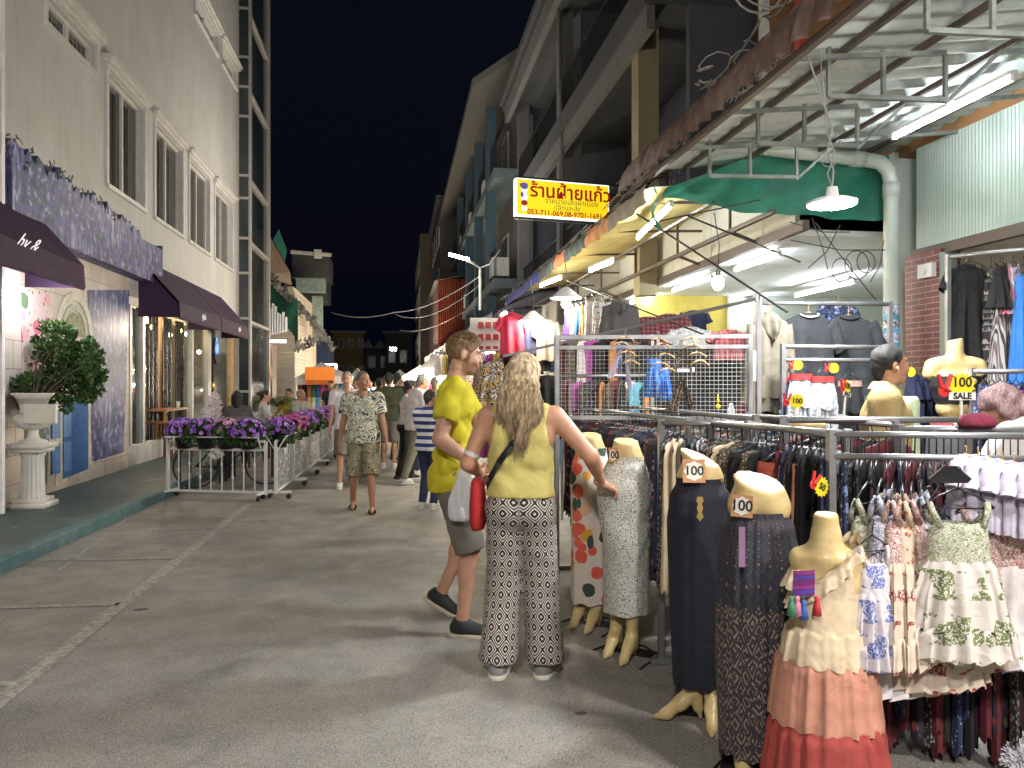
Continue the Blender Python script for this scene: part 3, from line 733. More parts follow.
def petpot(seed):
    rr = random.Random(seed); t_ = thing('petunia_pot', '', 'flower pot')
    q = MB(); q.lathe([(.075, 0), (.11, .16), (.12, .16), (.12, .175), (.1, .175), (.095, .15), (.005, .15)], (0, 0, 0), 16); q.build('pot', black_pl, t_, True)
    q = MB(); leafcloud(q, [((rr.uniform(-.13, .13), rr.uniform(-.1, .1), .19 + rr.uniform(-.06, .04)), .11) for _ in range(7)], 420, .05, seed); q.build('foliage', fl, t_)
    q = MB(); e = MB()
    for i in range(110):
        a = rr.uniform(0, 6.28); el = rr.uniform(-.35, 1.4); d = V((math.cos(a) * math.cos(el), math.sin(a) * math.cos(el), math.sin(el)))
        c_ = V((0, 0, .2)) + V((d.x * rr.uniform(.15, .23), d.y * rr.uniform(.13, .19), d.z * .14)); d = (d + V((0, 0, .2))).normalized(); x_ = d.cross(V((.1, .2, 1))).normalized(); y_ = d.cross(x_); s_ = rr.uniform(.022, .034)
        pts = [c_ - d * .012]
        for k in range(10): rad = s_ * (1 if k % 2 else .78); t2 = k * math.pi / 5; pts.append(c_ + x_ * math.cos(t2) * rad + y_ * math.sin(t2) * rad + d * .004)
        q.add(pts, [(0, 1 + k, 1 + (k + 1) % 10) for k in range(10)])
        e.add([c_ + d * .003 + x_ * math.cos(k * 1.05) * s_ * .25 + y_ * math.sin(k * 1.05) * s_ * .25 for k in range(6)], [tuple(range(6))])
    b = q.build('blossom', petal['purple'], t_); e.build('throat_dot', eye_c, b)
    return t_
pp = [petpot(i) for i in (1, 2, 3)]
bn = 0
def put_barrier(a, b, label):
    global bn
    a, b = V(a), V(b); rz = math.atan2(b.y - a.y, b.x - a.x); o_ = b0 if bn == 0 else dup(b0, a)
    o_.location = a; o_.rotation_euler = (0, 0, rz); o_['label'] = label; o_['group'] = 'white barriers round the cafe terrace'; bn += 1
fa, fbp = G(168, 497.5), G(271, 500); d_ = (fbp - fa).normalized()
put_barrier(fa, fbp, 'white railing barrier facing the viewer across the end of the cafe terrace')
ordw = ['first', 'second', 'third', 'fourth', 'fifth', 'sixth', 'seventh', 'eighth', 'ninth', 'tenth', 'eleventh', 'twelfth']
sidep = fbp + V((.05, .06, 0)); sdir = V((.028, 1, 0)).normalized()
for i in range(6):
    a = sidep + sdir * 1.47 * i; put_barrier(a, a + sdir * 1.42, 'white railing barrier in the side row along the street, %s from the near corner' % ordw[i])
pn = [0]
def put_pot(c, kind, label, k):
    src = pp[k % 3]; first = pn[0] < 3 and k % 3 == pn[0]
    o_ = src if first else dup(src, c)
    if first: pn[0] += 1
    o_.location = c; o_.scale = (1.22,) * 3; o_.rotation_euler = (0, 0, k * 1.3); o_['label'] = label; o_['group'] = 'petunia pots on the barriers'
    for ch in o_.children:
        if ch.name.startswith('blossom'): ch.material_slots[0].link = 'OBJECT'; ch.material_slots[0].material = petal[kind]
fk = ['purple', 'purple', 'pink', 'purple']
for i in range(4):
    c_ = fa + d_ * (.24 + .31 * i) + V((0, 0, .675)); put_pot(c_, fk[i], '%s petunias in a black pot, %s from the left on the front barrier' % (fk[i], ordw[i]), i)
sk = ['purple', 'magenta', 'magenta', 'purple', 'purple', 'pink', 'purple', 'purple', 'pink', 'magenta', 'purple', 'pink']
for i in range(12):
    c_ = sidep + sdir * (.3 + .72 * i) + V((0, 0, .675)); put_pot(c_, sk[i], '%s petunias in a black pot, %s along the side row of barriers' % (sk[i], ordw[i]), i + 4)
# white christmas tree
xt = P(213, 440, 13.2); xt.z = .115
tr = thing('white_christmas_tree', 'small white artificial christmas tree with pink baubles and a gold topper', 'christmas tree', xt)
q = MB(); q.cyl(xt, xt + V((0, 0, 1.3)), .02); q.lathe([(.14, 0), (.12, .12), (.02, .13)], xt, 12); q.build('trunk', plaster, tr)
q = MB(); rr = random.Random(5)
for i in range(1500):
    u = rr.random() ** .7; z_ = 1.30 - u * 1.0; rad = (.03 + .30 * u) * rr.uniform(.2, 1); a = rr.uniform(0, 6.28)
    p_ = xt + V((rad * math.cos(a), rad * math.sin(a), z_)); dd = V((math.cos(a), math.sin(a), rr.uniform(-.5, .3))).normalized(); q.bar(p_, p_ + dd * rr.uniform(.04, .09), .007)
q.build('needles', M('white_tinsel', (.82, .72, .76), .5), tr)
q = MB()
for i in range(40):
    u = rr.random() ** .6; rad = .04 + .30 * u; a = rr.uniform(0, 6.28); q.ball(xt + V((rad * math.cos(a), rad * math.sin(a), 1.28 - u * 1.0)), .018, 6, 5)
q.build('baubles', M('pink_bauble', (.55, .16, .2), .2, .3), tr, True)
q = MB(); q.ball(xt + V((0, 0, 1.40)), (.03, .03, .07), 8, 6); q.build('topper', M('gold_paint', (.6, .4, .08), .3, .8), tr, True)
# palm in a pot
pc = P(277, 400, 18); pc.z = .115
pl = thing('potted_palm', 'small arching green palm in a pale pot at the far end of the terrace', 'palm', pc)
q = MB(); q.lathe([(.16, 0), (.24, .45), (.26, .47), (.22, .47), (.02, .4)], pc, 16); q.build('pot', plaster, pl, True)
q = MB(); rr = random.Random(8)
for i in range(26):
    a = rr.uniform(0, 6.28); L_ = rr.uniform(.6, 1.0); pts = []
    for k in range(8):
        s_ = k / 7; pts.append(pc + V((math.cos(a) * L_ * .8 * s_, math.sin(a) * L_ * .8 * s_, .8 + L_ * (1.0 * s_ - 1.0 * s_ * s_) + .1)))
    q.tube([pc + V((0, 0, .45))] + pts, .007, 3, .003)
    for k in range(1, 8):
        d_2 = (pts[k] - pts[k - 1]).normalized(); sd = d_2.cross(V((0, 0, 1))).normalized()
        for f_ in (0, .5):
            b_ = pts[k - 1].lerp(pts[k], f_)
            for s_ in (-1, 1):
                e_ = b_ + sd * s_ * .17 + d_2 * .10 - V((0, 0, .05)); q.add([b_, b_ + d_2 * .03, e_], [(0, 1, 2)])
q.build('fronds', LEAF('palm_leaf', [(.05, .07, .02), (.10, .12, .03), (.14, .15, .05)]), pl)
# ================================================================ right-hand shophouses
FC = lambda a: -YAW + a                                        # rotation that faces the street's near end
sh = thing('arcade_shophouse', 'dark three storey concrete shophouse with iron balcony rails above the stalls', 'building', (5, 16, 0))
q = MB()
q.bb((3.55, 10.5, 3.95), (9.5, 23.4, 4.12)); q.bb((3.45, 10.5, 6.95), (9.5, 23.4, 7.35)); q.bb((3.2, 10.5, 9.95), (9.5, 23.6, 10.15)); q.bb((3.1, 10.4, 10.15), (3.4, 23.7, 10.32))
q.build('floor_slab', dark_conc, sh)
q = MB(); q.bb((5.1, 10.5, 4.12), (5.3, 23.3, 6.95)); q.bb((5.3, 10.5, 7.35), (5.5, 23.3, 9.95))
for y in (10.45, 16.9, 23.15): q.bb((4.1, y, 4.12), (9.4, y + .15, 6.95)); q.bb((4.1, y, 7.35), (9.4, y + .15, 9.95))
q.build('wall', WALLM('dark_blue_render', (.085, .09, .105), .85, .5), sh)
for i, y in enumerate((11.25, 17.0, 22.9)):
    q = MB(); q.bb((3.6, y, 4.12), (3.92, y + .34, 6.95)); q.bb((3.6, y, 7.35), (3.92, y + .34, 9.95)); q.bb((3.62, y, 2.9), (3.9, y + .3, 3.95)); q.build('pillar', [beige_conc, grey_conc, grey_conc][i], sh)
def rail(y0, y1, z0, z1, X, sp, parent, m=iron, r=.009, knob=False, name='balcony_rail'):
    q = MB(); q.bar((X, y0, z1), (X, y1, z1), .035); q.bar((X, y0, z0 + .05), (X, y1, z0 + .05), .03)
    n = int((y1 - y0) / sp)
    for i in range(n + 1):
        y = y0 + (y1 - y0) * i / n; q.bar((X, y, z0), (X, y, z1 + (.05 if knob else 0)), r * 2)
    return q.build(name, m, parent)
rail(10.5, 16.9, 7.35, 8.25, 3.6, .16, sh); rail(17.35, 22.9, 7.35, 8.25, 3.6, .16, sh); rail(11.6, 16.9, 4.12, 5.0, 3.75, .16, sh, knob=True); rail(17.35, 22.9, 4.12, 5.0, 3.75, .16, sh, knob=True)
q = MB(); q.bb((3.5, 10.55, 6.6), (3.62, 23.2, 6.95)); q.bb((3.25, 10.5, 9.6), (3.4, 23.5, 9.95)); q.build('eaves_beam', grey_conc, sh)
for i in range(5):
    y = 11.9 + i * 1.0; q = MB(); q.bb((5.0, y, 4.3), (5.08, y + .92, 5.9)); w_ = q.build('window', iron, sh); q = MB(); q.bb((4.985, y + .05, 4.35), (5.0, y + .87, 5.85)); q.build('pane', M('dusty_glass', (.09, .10, .12), .25), w_)
for i in range(3):
    y = 12.2 + i * 3.6; q = MB(); q.bb((5.22, y, 7.6), (5.3, y + 2.2, 9.4)); w_ = q.build('window', trim, sh); q = MB()
    for k in range(3): q.bb((5.2, y + .08 + k * .71, 7.7), (5.215, y + .70 + k * .71, 9.3))
    q.build('pane', MATS['dusty_glass'], w_)
q = MB(); q.tube([(3.5, 16.2, 3.6), (3.48, 16.2, 6.5), (3.4, 16.2, 9.8)], .035, 8); q.build('rain_pipe', grey_conc, sh)
# next, taller building with gable roof and blue columns
t2 = thing('gabled_shophouse', 'taller pale shophouse with overhanging gable and blue columns', 'building', (4, 30, 0))
q = MB(); q.bb((3.9, 24.2, 2.5), (10, 45, 11.2)); q.build('wall', WALLM('grey_render', (.16, .155, .15), .85, .5), t2)
q = MB(); q.bb((3.0, 24.2, 4.6), (3.9, 45, 4.9)); q.bb((3.0, 24.2, 8.1), (3.9, 45, 8.4)); q.build('balcony_slab', M('pale_blue_paint', (.13, .17, .19), .7), t2)
for y in (26, 30, 34, 39):
    q = MB(); q.bb((2.98, y, 2.5), (3.3, y + .4, 4.6)); q.bb((2.98, y, 4.9), (3.3, y + .4, 8.1)); q.bb((2.98, y, 8.4), (3.3, y + .4, 11.0)); q.build('column', M('blue_column', (.06, .11, .15), .7), t2)
rail(24.4, 44, 4.9, 5.9, 3.1, .25, t2); rail(24.4, 44, 8.4, 9.4, 3.1, .25, t2)
q = MB(); q.add([(2.3, 24, 11.1), (6.5, 24, 14.2), (6.5, 46, 14.2), (2.3, 46, 11.1), (2.3, 24, 10.85), (6.5, 24, 13.95), (6.5, 46, 13.95), (2.3, 46, 10.85)], [(0, 1, 2, 3), (7, 6, 5, 4), (0, 3, 7, 4), (0, 4, 5, 1), (2, 1, 5, 6), (3, 2, 6, 7)]); q.add([(3.9, 24.1, 11.2), (10, 24.1, 11.2), (6.5, 24.1, 13.9)], [(0, 1, 2)]); q.build('roof', M('pale_eaves', (.19, .18, .17), .7), t2)
for k, (y, z) in enumerate(((27, 5.2), (31, 5.2), (35, 5.2), (27, 8.8), (31, 8.8))):
    q = MB(); q.bb((3.84, y, z), (3.897, y + 1.6, z + 1.7)); w_ = q.build('window', trim, t2); q = MB(); q.bb((3.82, y + .1, z + .1), (3.838, y + 1.5, z + 1.6)); q.build('pane', MATS['dusty_glass'], w_)
for k in range(7): q = MB(); q.bb((3.05, 25 + k * 2.6, 5.1 + (k % 2) * 3.2), (3.6, 25.8 + k * 2.6, 5.7 + (k % 2) * 3.2)); q.build('air_conditioner', trim, t2)
# far buildings on the right
def farbox(name, label, lo, hi, m, winrows=(), wm=None, roof=None):
    t_ = thing(name, label, 'building', ((lo[0] + hi[0]) / 2, (lo[1] + hi[1]) / 2, 0))
    q = MB(); q.bb(lo, hi); q.build('wall', m, t_)
    if roof: q = MB(); q.bb((lo[0] - .25, lo[1] - .3, hi[2]), (hi[0] + .25, hi[1] + .3, hi[2] + .25)); q.build('roof', roof, t_)
    for (face, a, z, w_, h) in winrows:
        q = MB()
        if face == 'y': q.bb((a, lo[1] - .06, z), (a + w_, lo[1] - .003, z + h))
        else: X = lo[0] if face == 'x' else hi[0]; s_ = -1 if face == 'x' else 1; q.bb((X + s_ * .003, a, z), (X + s_ * .06, a + w_, z + h))
        f = q.build('window', trim, t_); q = MB()
        if face == 'y': q.bb((a + .07, lo[1] - .075, z + .07), (a + w_ - .07, lo[1] - .061, z + h - .07))
        else: q.bb((X + s_ * .061, a + .07, z + .07), (X + s_ * .075, a + w_ - .07, z + h - .07))
        q.build('pane', wm or MATS['dusty_glass'], f)
    return t_
farbox('narrow_townhouse', 'narrow grey townhouse with stacked small balconies beyond the gable', (2.5, 46.5, 2.5), (7, 58, 12.6), grey_conc, [('x', 47 + 2.6 * i, z, 1.6, 1.6) for i in range(4) for z in (4, 7, 10)], roof=grey_conc)
farbox('dim_townhouse', 'dim far townhouse closing the right side of the street', (1.7, 60, 2.0), (7, 80, 13.2), WALLM('brown_render', (.25, .20, .16), .9, .5), [('x', 61 + 4 * i, z, 2, 1.7) for i in range(4) for z in (4, 7.5, 10.5)])
# red shuttered box building
rb = thing('red_shuttered_shop', 'shop front closed by rust red corrugated sheets above the far stalls', 'building', (3, 40, 0))
q = MB(); q.bb((1.9, 36.4, 2.6), (4.2, 48, 6.4)); q.build('wall', WALLM('mauve_wall', (.22, .14, .15), .8, .4), rb)
q = MB(); q.grid(lambda a, b: V((1.85 + 2.4 * a, 36.36 + .035 * math.cos(a * 24 * 2 * math.pi / 1.0), 2.6 + 3.9 * b)), 160, 2); q.build('red_sheet', M('red_sheet_paint', (.20, .04, .022), .6, var=.35, scale=2), rb)
q = MB(); q.add([(1.7, 36.2, 6.4), (4.3, 36.2, 6.9), (4.3, 49, 6.9), (1.7, 49, 6.4)], [(0, 1, 2, 3)]); q.build('roof', grey_conc, rb)
# end of the street
farbox('ochre_hotel', 'ochre plastered block with arched gables closing the street end', tuple(P(333, 384, 78))[:2] + (0,), tuple(P(363, 384, 78) + V((0, 8, 0)))[:2] + (6.7,), WALLM('ochre_render', (.34, .24, .12), .9, .4), [('y', P(333, 0, 78).x + .5 + 1.0 * i, z, .6, .9) for i in range(3) for z in (2.5, 5.2)], roof=WALLM('pale_parapet', (.4, .38, .34), .9, .4))
farbox('grey_terrace', 'grey terrace of little gabled shops at the street end', tuple(P(364, 384, 80))[:2] + (0,), tuple(P(384, 384, 80) + V((0, 8, 0)))[:2] + (5.0,), grey_conc, [('y', P(364, 0, 80).x + .4 + 1.3 * i, 3.2, .8, 1.3) for i in range(2)], roof=dark_conc)
q = MB(); c_ = P(374, 384, 79.8)
for dx in (-.6, .6): q.prism([(-.6, 5.25), (.6, 5.25), (0, 6.2)], lambda a, b, t_: V((c_.x + dx + a, c_.y - .1 + t_, b)), 0, 5)
tag(q.build('twin_gable', M('pale_gable', (.36, .35, .33), .8), None, base=(c_.x, c_.y, 5.25)), 'pair of pale gables on the grey terrace at the street end', 'gable')
farbox('stepped_block', 'dark grey stepped block between the terrace and the right row', tuple(P(385, 384, 74))[:2] + (0,), tuple(P(412, 384, 74) + V((0, 8, 0)))[:2] + (6.4,), dark_conc, [('y', P(385, 0, 74).x + .3 + 1.1 * i, 3.6, .7, 1.2) for i in range(2)], roof=grey_conc)
# ================================================================ old building on the left beyond the tower
ol = thing('old_corner_house', 'old house with green tarpaulin eaves, dark roof and pale roller shutter wall', 'building', (-5.5, 32, 0))
beige_sh = M('beige_shutter', (.50, .43, .36), .7)
q = MB(); yy = 33.0; q.bb((-9, yy, 0), (-4.3, yy + 9, 5.6)); q.build('wall', cream, ol)
q = MB(); q.grid(lambda a, b: V((-6.6 + 2.35 * a, yy - .03 - .012 * math.cos(b * 34 * 6.283), .1 + 5.3 * b)), 2, 240); q.build('shutter', beige_sh, ol)
q = MB(); q.grid(lambda a, b: V((-4.25 + .012 * math.cos(b * 34 * 6.283), yy + 4.2 * a, .1 + 5.3 * b)), 2, 240); q.build('side_shutter', beige_sh, ol)
green_tarp = M('green_tarpaulin', (.02, .13, .08), .55, var=.35, scale=3)
q = MB(); q.grid(lambda a, b: P(264 + 34 * a, 277 + 22 * a + (46 + 4 * a) * b + 3 * math.sin(a * 9 + b * 5), 31 + b * 1.2), 12, 10); q.build('eaves_tarpaulin', green_tarp, ol)
rust = M('rusty_roof', (.13, .085, .06), .8, var=.4)
q = MB(); a = [P(264, 226, 27.5), P(290, 272, 30), P(292, 285, 31), P(264, 275, 27.5)]; q.prism([(0, 0), (1, 0), (1, 1), (0, 1)], lambda u, v_, t_: (a[0].lerp(a[1], u)).lerp(a[3].lerp(a[2], u), v_) + V((-.1 * t_, 0, 0)), 0, 1); q.build('soffit', rust, ol)
q = MB(); q.add([P(273, 240, 33), P(279, 229, 33), P(287, 250, 33), P(285, 262, 33), P(273, 240, 34), P(279, 229, 34), P(287, 250, 34), P(285, 262, 34)], [(0, 1, 2, 3), (4, 7, 6, 5), (0, 4, 5, 1), (1, 5, 6, 2), (2, 6, 7, 3)]); q.build('green_gable', M('teal_gable', (.06, .30, .24), .7), ol)
def pbox(px0, px1, py0, py1, d, dep=3):
    a_, b_ = P(px0, py1, d), P(px1, py0, d); return (a_.x, a_.y, a_.z), (b_.x, a_.y + dep, b_.z)
q = MB(); q.bb(*pbox(292, 328, 254, 277, 40)); q.bb(*pbox(300, 326, 277, 300, 41)); q.build('upper_storey', dark_conc, ol)
q = MB(); q.bb(*pbox(296, 325, 278, 292, 38, .3)); q.bb(*pbox(312, 322, 296, 340, 39, .5)); q.build('balcony', M('weathered_teal', (.25, .33, .31), .8, var=.4), ol)
q = MB(); q.bar(P(291, 252, 38), P(331, 255, 38), .16); q.bar(P(318, 250, 38), P(318, 258, 38), .35); q.build('ridge_beam', trim, ol)
q = MB(); q.bb(*pbox(314, 328, 340, 385, 44, 4)); q.build('blue_wall', M('deep_blue_wall', (.02, .04, .10), .7), ol)
tin = M('shiny_tin_fringe', (.20, .19, .17), .35, .6, var=.9, scale=3)
q = MB(); rr = random.Random(2)
for k in range(170):
    u = k / 170; c_ = P(270 + 64 * u, 277 + 66 * u + 14 * max(0, u - .6), 28 + 9 * u) + V((rr.uniform(-.12, .12), 0, rr.uniform(-.12, .12))); q.box(c_, (.10, .03, rr.uniform(.06, .3)), m=Matrix.Rotation(rr.uniform(-.9, .9), 3, 'Y'))
for k in range(80):
    u = k / 80; c_ = P(285 + 40 * u, 352 - 16 * u, 32) + V((0, 0, rr.uniform(-.2, .2))); q.box(c_, (.08, .03, rr.uniform(.05, .3)), m=Matrix.Rotation(rr.uniform(-1.2, 1.2), 3, 'Y'))
q.build('tin_fringe', tin, ol)
q = MB()
for u in range(9): q.bb(*pbox(264 + u * 2.6, 265.4 + u * 2.6, 300 + u * 2 + rr.uniform(-4, 4), 336 - u * .6, 29, .3))
q.build('hanging_frames', wsteel, ol)
q = MB(); q.bb(*pbox(262, 272, 345, 400, 27.5, 1)); q.build('timber_shopfront', M('dark_timber_front', (.08, .045, .025), .6), ol)
q = MB(); a_ = P(266, 372, 27.2); q.ball(a_, .14); tag(q.build('globe_lamp', EM('warm_globe', (1, .62, .3), 9), None, True, base=a_), 'warm globe lamp on the timber shopfront beyond the glazed tower', 'lamp')
a_ = P(272, 341, 27.3); q = MB(); q.bb(a_ - V((.75, .05, .04)), a_ + V((.45, .3, .04))); tag(q.build('awning_strip_light', EM('strip_white', (.95, .95, 1), 4), None, base=a_), 'slim white strip light under the eaves at the foot of the tower', 'light')
# white market tent with an orange sign
tt = thing('market_tent', 'white peaked market tent with an orange sign board and lit clothes inside', 'tent', P(325, 400, 24)); tt.location.z = 0
d0 = 24; tl, trr, pk = P(296, 378, d0), P(352, 376, d0), P(321, 362, d0 + 1.4); bl_, br_ = P(299, 376, d0 + 3), P(350, 376, d0 + 3)
canv = M('white_canvas', (.72, .72, .70), .7)
q = MB(); q.add([tl, trr, br_, bl_, pk], [(0, 1, 4), (1, 2, 4), (2, 3, 4), (3, 0, 4)]); dz = V((0, 0, -.22)); q.add([tl, trr, trr + dz, tl + dz, br_, br_ + dz, bl_, bl_ + dz], [(0, 1, 2, 3), (1, 4, 5, 2), (0, 3, 7, 6), (6, 7, 5, 4)]); q.build('canopy', canv, tt)
for c_ in (tl, trr, bl_, br_): q = MB(); q.cyl((c_.x, c_.y, 0), c_, .03); q.build('pole', wsteel, tt)
osn = thing('orange_sign_board', 'orange sign board hung on the front of the white market tent', 'sign', P(319, 376, d0 - .2))
a_, b_ = pbox(305, 334, 367, 384.5, d0 - .2, .08); q = MB(); q.bb(a_, b_); q.build('board', EM('orange_sign', (.75, .20, .02), .12), osn)
a_, b_ = pbox(306, 333, 380, 384, d0 - .24, .02); q = MB(); q.bb(a_, b_); q.build('printed_strip', M('dark_orange', (.5, .12, .02), .6), osn)
q = MB(); q.bar(P(323, 364.5, d0 + 2), P(336, 364.5, d0 + 2), .06); q.bar(P(323, 371, d0 + 2), P(336, 371, d0 + 2), .06); q.bar(P(336, 364, d0 + 2), P(336, 371.5, d0 + 2), .06); tag(q.build('white_tube_frame', EM('tube_frame_white', (.9, .95, 1), 2.2), None, base=P(330, 368, d0 + 2)), 'white glowing tube frame beside the peak of the tent', 'light')
cols = [(.5, .05, .10), (.05, .10, .30), (.6, .6, .6), (.02, .02, .03), (.55, .12, .25), (.1, .35, .5), (.5, .2, .05), (.35, .05, .3), (.65, .6, .5), (.04, .2, .12), (.6, .45, .1)]
cm = [CLOTH('market_cloth_%s' % n_, c_) for n_, c_ in zip(('red', 'navy', 'white', 'black', 'pink', 'teal', 'orange', 'plum', 'cream', 'green', 'mustard'), cols)]
cn = ['crimson', 'navy', 'white', 'black', 'pink', 'teal', 'orange', 'plum', 'cream', 'green', 'mustard']
for r_ in range(2):
    q0 = P(298, 390 + 13 * r_, d0 + 1)
    for i in range(11):
        c_ = P(300 + 4.6 * i, 389 + 14 * r_, d0 + 1 - r_ * .6); k = (i * 3 + r_ * 4) % 11; q = MB()
        q.loft([[c_ + V(((.075 + .02 * u) * math.cos(a) * (1 + .15 * math.sin(3 * a + i)), .03 * math.sin(a), .18 - .62 * u)) for a in [j * math.pi / 5 for j in range(10)]] for u in (0, .08, .4, .75, 1)], cap=(1, 1))
        tag(q.build('hanging_garment', cm[k], None, True, base=c_), '%s garment hanging %s in the %s row of the white tent' % (cn[k], ordw[i], ('upper', 'lower')[r_]), 'garment', 'clothes hung in the white tent')

# ================================================================ cloth prototypes (hook top at origin, hanging in the x-z plane)
def hang_hook(mb, r=.003, drop=.075):
    pts = [(-.018, 0, -.012), (-.016, 0, -.002), (-.006, 0, .006), (.006, 0, .004), (.012, 0, -.01), (.005, 0, -.03), (0, 0, -drop)]
    mb.tube(pts, r, 5)
def hanger_part(parent, w_=.2, wood_=False, m=None):
    mb = MB(); hang_hook(mb); z0 = -.075
    if wood_: 
        for s_ in (-1, 1): mb.tube([(0, 0, z0), (s_ * w_ * .5, .004, z0 - .02), (s_ * w_, .012, z0 - .065)], .010, 6, .008)
    else:
        for s_ in (-1, 1): mb.tube([(0, 0, z0), (s_ * w_ * .5, 0, z0 - .03), (s_ * w_, 0, z0 - .075)], .0045, 5)
        mb.tube([(-w_, 0, z0 - .078), (w_, 0, z0 - .078)], .0035, 5)
    return mb.build('hanger', m or (M('hanger_wood', (.48, .30, .13), .45) if wood_ else black_pl), parent, True)
def tubecloth(mb, prof, seed, folds=5, amp=.25, n=36, cx=0, cap=(0, 0), lean=0.0, ruf=0):
    """prof rows: (z, half width, half depth, fold 0..1)"""
    rr = random.Random(seed); ph = [rr.uniform(0, 6.28) for _ in range(4)]; rings = []
    for (z, w_, d_, f) in prof:
        r = []
        for j in range(n):
            a = 2 * math.pi * j / n
            fm = .65 + .5 * math.sin(2 * a + ph[3]) + .3 * math.sin(5 * a + ph[2]); k = 1 + f * amp * fm * (math.sin(folds * a + ph[0] + z * 2 + .8 * math.sin(2 * a + ph[1])) * .6 + .4 * math.sin((folds * 2 + 1) * a + ph[1] - z * 3))
            kd = 1 + f * amp * 2.2 * (math.sin(folds * a + ph[2]) * .7 + .3 * math.sin((folds + 3) * a + ph[3] + z * 4))
            r.append((cx + w_ * math.cos(a) * (k if ruf else 1 + (k - 1) * .35), d_ * math.sin(a) * kd + lean * z, z + (.012 * f * math.sin(folds * a + ph[1]))))
        rings.append(r)
    mb.loft(rings, cap=cap, u=2 * max(p_[1] for p_ in prof) * 2)
    return mb
def sub(prof, k=3):
    out = []
    for a, b in zip(prof, prof[1:]):
        for i in range(k): u = i / k; u2 = u * u * (3 - 2 * u); out.append(tuple(x + (y - x) * (u if j == 0 else u2) for j, (x, y) in enumerate(zip(a, b))))
    return out + [prof[-1]]
PROTO = {}
def proto(kind, **k):
    key = kind
    if key in PROTO: return PROTO[key]
    t_ = thing({'tee': 'hanging_shirt', 'hoodie': 'hanging_hoodie', 'dress': 'hanging_dress', 'frock': 'hanging_frock', 'trousers': 'hanging_trousers', 'shorts': 'hanging_shorts', 'slim': 'racked_garment', 'longdress': 'hanging_long_dress'}[kind], '', 'garment')
    dflt = cm[3]
    if kind == 'slim':                                    # packed on a rail
        hanger_part(t_, .19); mb = MB()
        tubecloth(mb, sub([(-.085, .03, .010, 0), (-.12, .17, .014, .1), (-.20, .19, .020, .5), (-.5, .19, .026, .9), (-.9, .205, .030, 1)], 3), 3, 7, .28, 40, cap=(0, 0))
        mb.build('cloth', dflt, t_, True)
    elif kind in ('tee', 'hoodie'):
        hanger_part(t_, .19, True); mb = MB(); L = .62 if kind == 'tee' else .66
        tubecloth(mb, sub([(-.075, .075, .028, 0), (-.10, .13, .035, 0), (-.135, .20, .045, .1), (-.22, .225, .055, .4), (-.42, .235, .055, .8), (-L - .1, .245, .06, 1)], 3), 5, 5, .2, 48)
        mb.build('cloth', dflt, t_, True)
        for s_ in (-1, 1):
            m2 = MB(); a = V((s_ * .185, 0, -.15)); b = V((s_ * .30, .0, -.36)) if kind == 'tee' else V((s_ * .285, .02, -.70)); ax = (b - a).normalized(); sd = ax.cross(V((0, 1, 0))).normalized(); rings = []
            for i in range(8):
                u = i / 7; c_ = a.lerp(b, u); rw = (.075 - .012 * u) if kind == 'tee' else (.07 - .028 * u); rings.append([c_ + sd * math.cos(t2) * rw * (1 + .12 * math.sin(3 * t2 + u * 9)) + V((0, math.sin(t2) * .035 * (1 + .2 * math.sin(2 * t2 + u * 7)), 0)) for t2 in [j * math.pi / 8 for j in range(16)]])
            m2.loft(rings, cap=(1, 0)); m2.build('sleeve', dflt, t_, True)
        if kind == 'hoodie':
            m2 = MB(); tubecloth(m2, sub([(-.06, .06, .04, .3), (-.12, .12, .075, .6), (-.19, .10, .08, .8), (-.26, .02, .07, .3)], 4), 9, 4, .25, 32, lean=.1); m2.build('hood', dflt, t_, True)
            m2 = MB(); m2.bb((-.13, -.075, -.66), (.13, -.062, -.5)); m2.build('front_pocket', dflt, t_)
        else:
            m2 = MB(); m2.tube([(.082 * math.cos(a), -.03 + .03 * math.sin(a), -.085 - .025 * abs(math.sin(a)) * (1 if math.sin(a) < 0 else .3)) for a in [j * math.pi / 8 for j in range(17)]], .007, 5); m2.build('collar', dflt, t_, True)
    elif kind in ('dress', 'longdress'):
        hanger_part(t_, .15); mb = MB(); L = 1.0 if kind == 'dress' else 1.25
        for s_ in (-1, 1): mb.tube([(s_ * .12, 0, -.115), (s_ * .11, -.01, -.16), (s_ * .09, -.02, -.2)], .008, 5)
        tubecloth(mb, sub([(-.19, .13, .03, .2), (-.28, .15, .04, .2), (-.40, .135, .04, .2), (-.5, .15, .05, .6), (-.8, .20, .06, 1), (-L, .24, .07, 1)], 3), 8, 8, .25, 56); mb.build('cloth', dflt, t_, True)
    elif kind == 'frock':                                   # little tiered child's frock: the one face-on dress
        hanger_part(t_, .13); mb = MB()
        for s_ in (-1, 1): mb.tube([(s_ * .105, 0, -.13), (s_ * .10, -.012, -.16), (s_ * .075, -.028, -.22)], .012, 6); mb.tube([(s_ * .105, 0, -.13), (s_ * .10, .02, -.18), (s_ * .075, .03, -.22)], .010, 6)
        tubecloth(mb, sub([(-.205, .075, .035, .2), (-.235, .105, .045, .3), (-.28, .112, .05, .3), (-.352, .115, .052, .2)], 3), 8, 7, .12, 56); mb.build('bodice', dflt, t_, True)
        mb = MB(); tubecloth(mb, sub([(-.345, .114, .052, .15), (-.39, .135, .06, .7), (-.50, .165, .075, 1), (-.605, .185, .085, 1)], 4), 12, 13, .12, 130, ruf=1); mb.build('skirt', dflt, t_, True)
        mb = MB(); tubecloth(mb, sub([(-.598, .183, .085, 1), (-.615, .20, .095, 1), (-.66, .205, .10, 1), (-.705, .215, .105, 1)], 3), 12, 17, .10, 150, ruf=1); mb.build('ruffle', dflt, t_, True)
    elif kind in ('trousers', 'shorts'):
